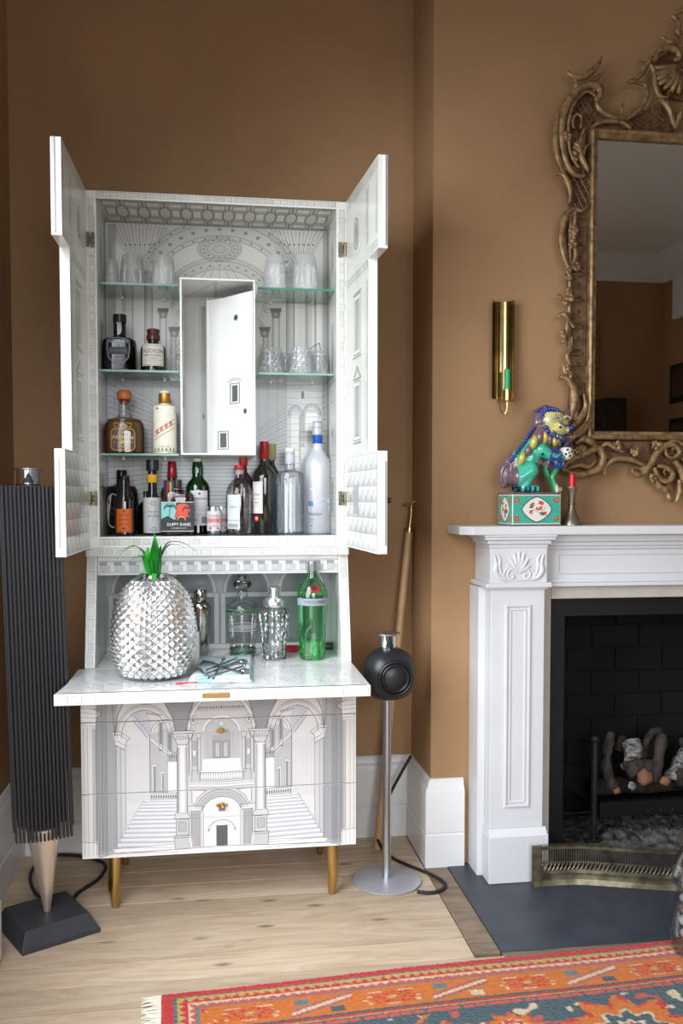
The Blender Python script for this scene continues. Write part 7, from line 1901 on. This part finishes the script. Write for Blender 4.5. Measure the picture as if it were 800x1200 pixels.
# red saucer and dark coaster at the back
x_ = place(341, 2.90)
tag(MB().lathe([(.018, 0), (.030, .006), (.034, .014), (.032, .015), (.026, .008), (.001, .004)], (x_, 2.90, ZD + .0006), 30).build('red_dish', mat('red_enamel', (170, 24, 34), .25, coat=.4), None, smooth=True), 'small shiny red dish behind the crystal shaker', 'dish')
x_ = place(385, 2.90)
tag(MB().ell((x_, 2.90, ZD + .0145), (.028, .018, .0135), 18, 10).build('dark_pouch', mat('dark_leather', (52, 44, 52), .5, bump=.4), None, smooth=True), 'small dark purple pouch behind the green gin bottle', 'pouch')
# folded printed napkin with glass tongs on it
NP = [atZ(221, 800, ZD), atZ(296, 800, ZD), atZ(297, 771, ZD), atZ(237, 773, ZD)]
nap = root('folded_napkin', ((NP[0].x + NP[1].x) / 2, NP[0].y + .02, ZD + .0006), 'folded pale blue patterned napkin lying on the flap', 'napkin')
b = MB(); nn = 22; ly = 5
mN, ntN, bN = newmat('napkin_print'); tcN = N(ntN, 'ShaderNodeTexCoord'); vN = N(ntN, 'ShaderNodeTexNoise'); vN.inputs['Scale'].default_value = 26; vN.inputs['Detail'].default_value = 1
rN = N(ntN, 'ShaderNodeValToRGB'); rN.color_ramp.elements[0].position = .42; rN.color_ramp.elements[1].position = .56; rN.color_ramp.elements[0].color = c4((168, 208, 224)); rN.color_ramp.elements[1].color = c4((232, 232, 230))
ntN.links.new(tcN.outputs['Object'], vN.inputs['Vector']); ntN.links.new(vN.outputs['Fac'], rN.inputs[0]); ntN.links.new(rN.outputs[0], bN.inputs['Base Color']); bN.inputs['Roughness'].default_value = .9
for L_i in range(3):
    b = MB(); zb_ = ZD + .0006 + L_i * .004; ins_ = .002 * L_i
    for j in range(nn + 1):
        for i in range(nn + 1):
            u, v = i / nn, j / nn; p = (NP[0].lerp(NP[1], u)).lerp(NP[3].lerp(NP[2], u), v)
            e = min(u, 1 - u, v, 1 - v); hz = .0035 * min(1, e * 14) + .0018 * noise.noise(Vector((u * 4, v * 4, L_i * 3.0))) * min(1, e * 8) + .0005 + (.006 * u * (1 - abs(v - .3)) * .5 if L_i == 2 else 0)
            b.v.append((p.x + ins_ * (1 - 2 * u) - .001 * L_i, p.y + ins_ * (1 - 2 * v) + .0015 * L_i, zb_ + max(.0003, hz)))
    for j in range(nn):
        for i in range(nn): q_ = j * (nn + 1) + i; b.face((q_, q_ + 1, q_ + nn + 2, q_ + nn + 1))
    o = b.build('fold', mN, nap, smooth=80); sm = o.modifiers.new('thick', 'SOLIDIFY'); sm.thickness = .0008; sm.offset = 1
ng = root('ice_tongs', (0, 0, 0), 'silver shell-ended ice tongs lying on the napkin', 'tongs')
def NPt(px, py, h_): p = atZ(px, py, ZD + .016 + h_); return (p.x, p.y, ZD + .016 + h_)
ng.location = NPt(265, 782, 0)
TM = mat('tong_silver', (176, 182, 190), .18, 1, var=.3, vscale=60)
for P in ([(238, 774), (252, 778), (268, 784), (284, 788)], [(240, 790), (252, 786), (266, 780), (282, 775)]):
    MB().tube(spline([NPt(*p, .003 + .004 * (i % 2)) for i, p in enumerate(P)], 6), .0034, n=8).build('arm', TM, ng, smooth=True)
for px, py in ((284, 775), (286, 786)): MB().ell(NPt(px, py, .006), (.016, .013, .007), 14, 8).build('shell_end', TM, ng, smooth=True)
MB().tube(spline([NPt(238, 774, .003), NPt(232, 780, .006), NPt(240, 790, .003)], 6), .004, n=8).build('spring_bow', TM, ng, smooth=True)
tg2 = root('glass_stirrer', NPt(250, 792, 0), 'twisted clear glass stirrer bundle lying across the napkin', 'stirrer')
for i, (A, B) in enumerate((((244, 794), (286, 780)), ((240, 786), (276, 772)), ((250, 795), (262, 772)))):
    MB().tube([NPt(*A, .014), NPt(*B, .016)], .003, n=8).ell(NPt(*B, .016), (.006, .006, .006), 10, 6).build('glass_rod', glass('rod_glass', (.80, .86, .88), base=.25, gain=.9), tg2, smooth=True)
p0_, p1_ = atZ(206, 801, ZD + .003), atZ(231, 799, ZD + .003)
rs = root('red_stick', (p0_.x, p0_.y, ZD + .003), 'thin red plastic cocktail stick at the front of the napkin', 'cocktail stick')
rp = mat('red_plastic', (220, 30, 50), .3)
MB().tube([p0_, p0_.lerp(p1_, .4), p1_], [.0022, .0018, .0012], n=8).build('shaft', rp, rs, smooth=True)
MB().ell(p0_.lerp(p1_, .18), (.011, .004, .0022), 12, 6).build('paddle', rp, rs, smooth=True)
cdp = atZ(229, 772, ZD)
tag(MB().box(cdp.x - .004, cdp.x + .012, cdp.y, cdp.y + .0015, ZD + .0006, ZD + .085).build('card_slip', mat('white_card', (224, 226, 226), .7), None), 'narrow white card propped between pineapple and steel shaker', 'card')
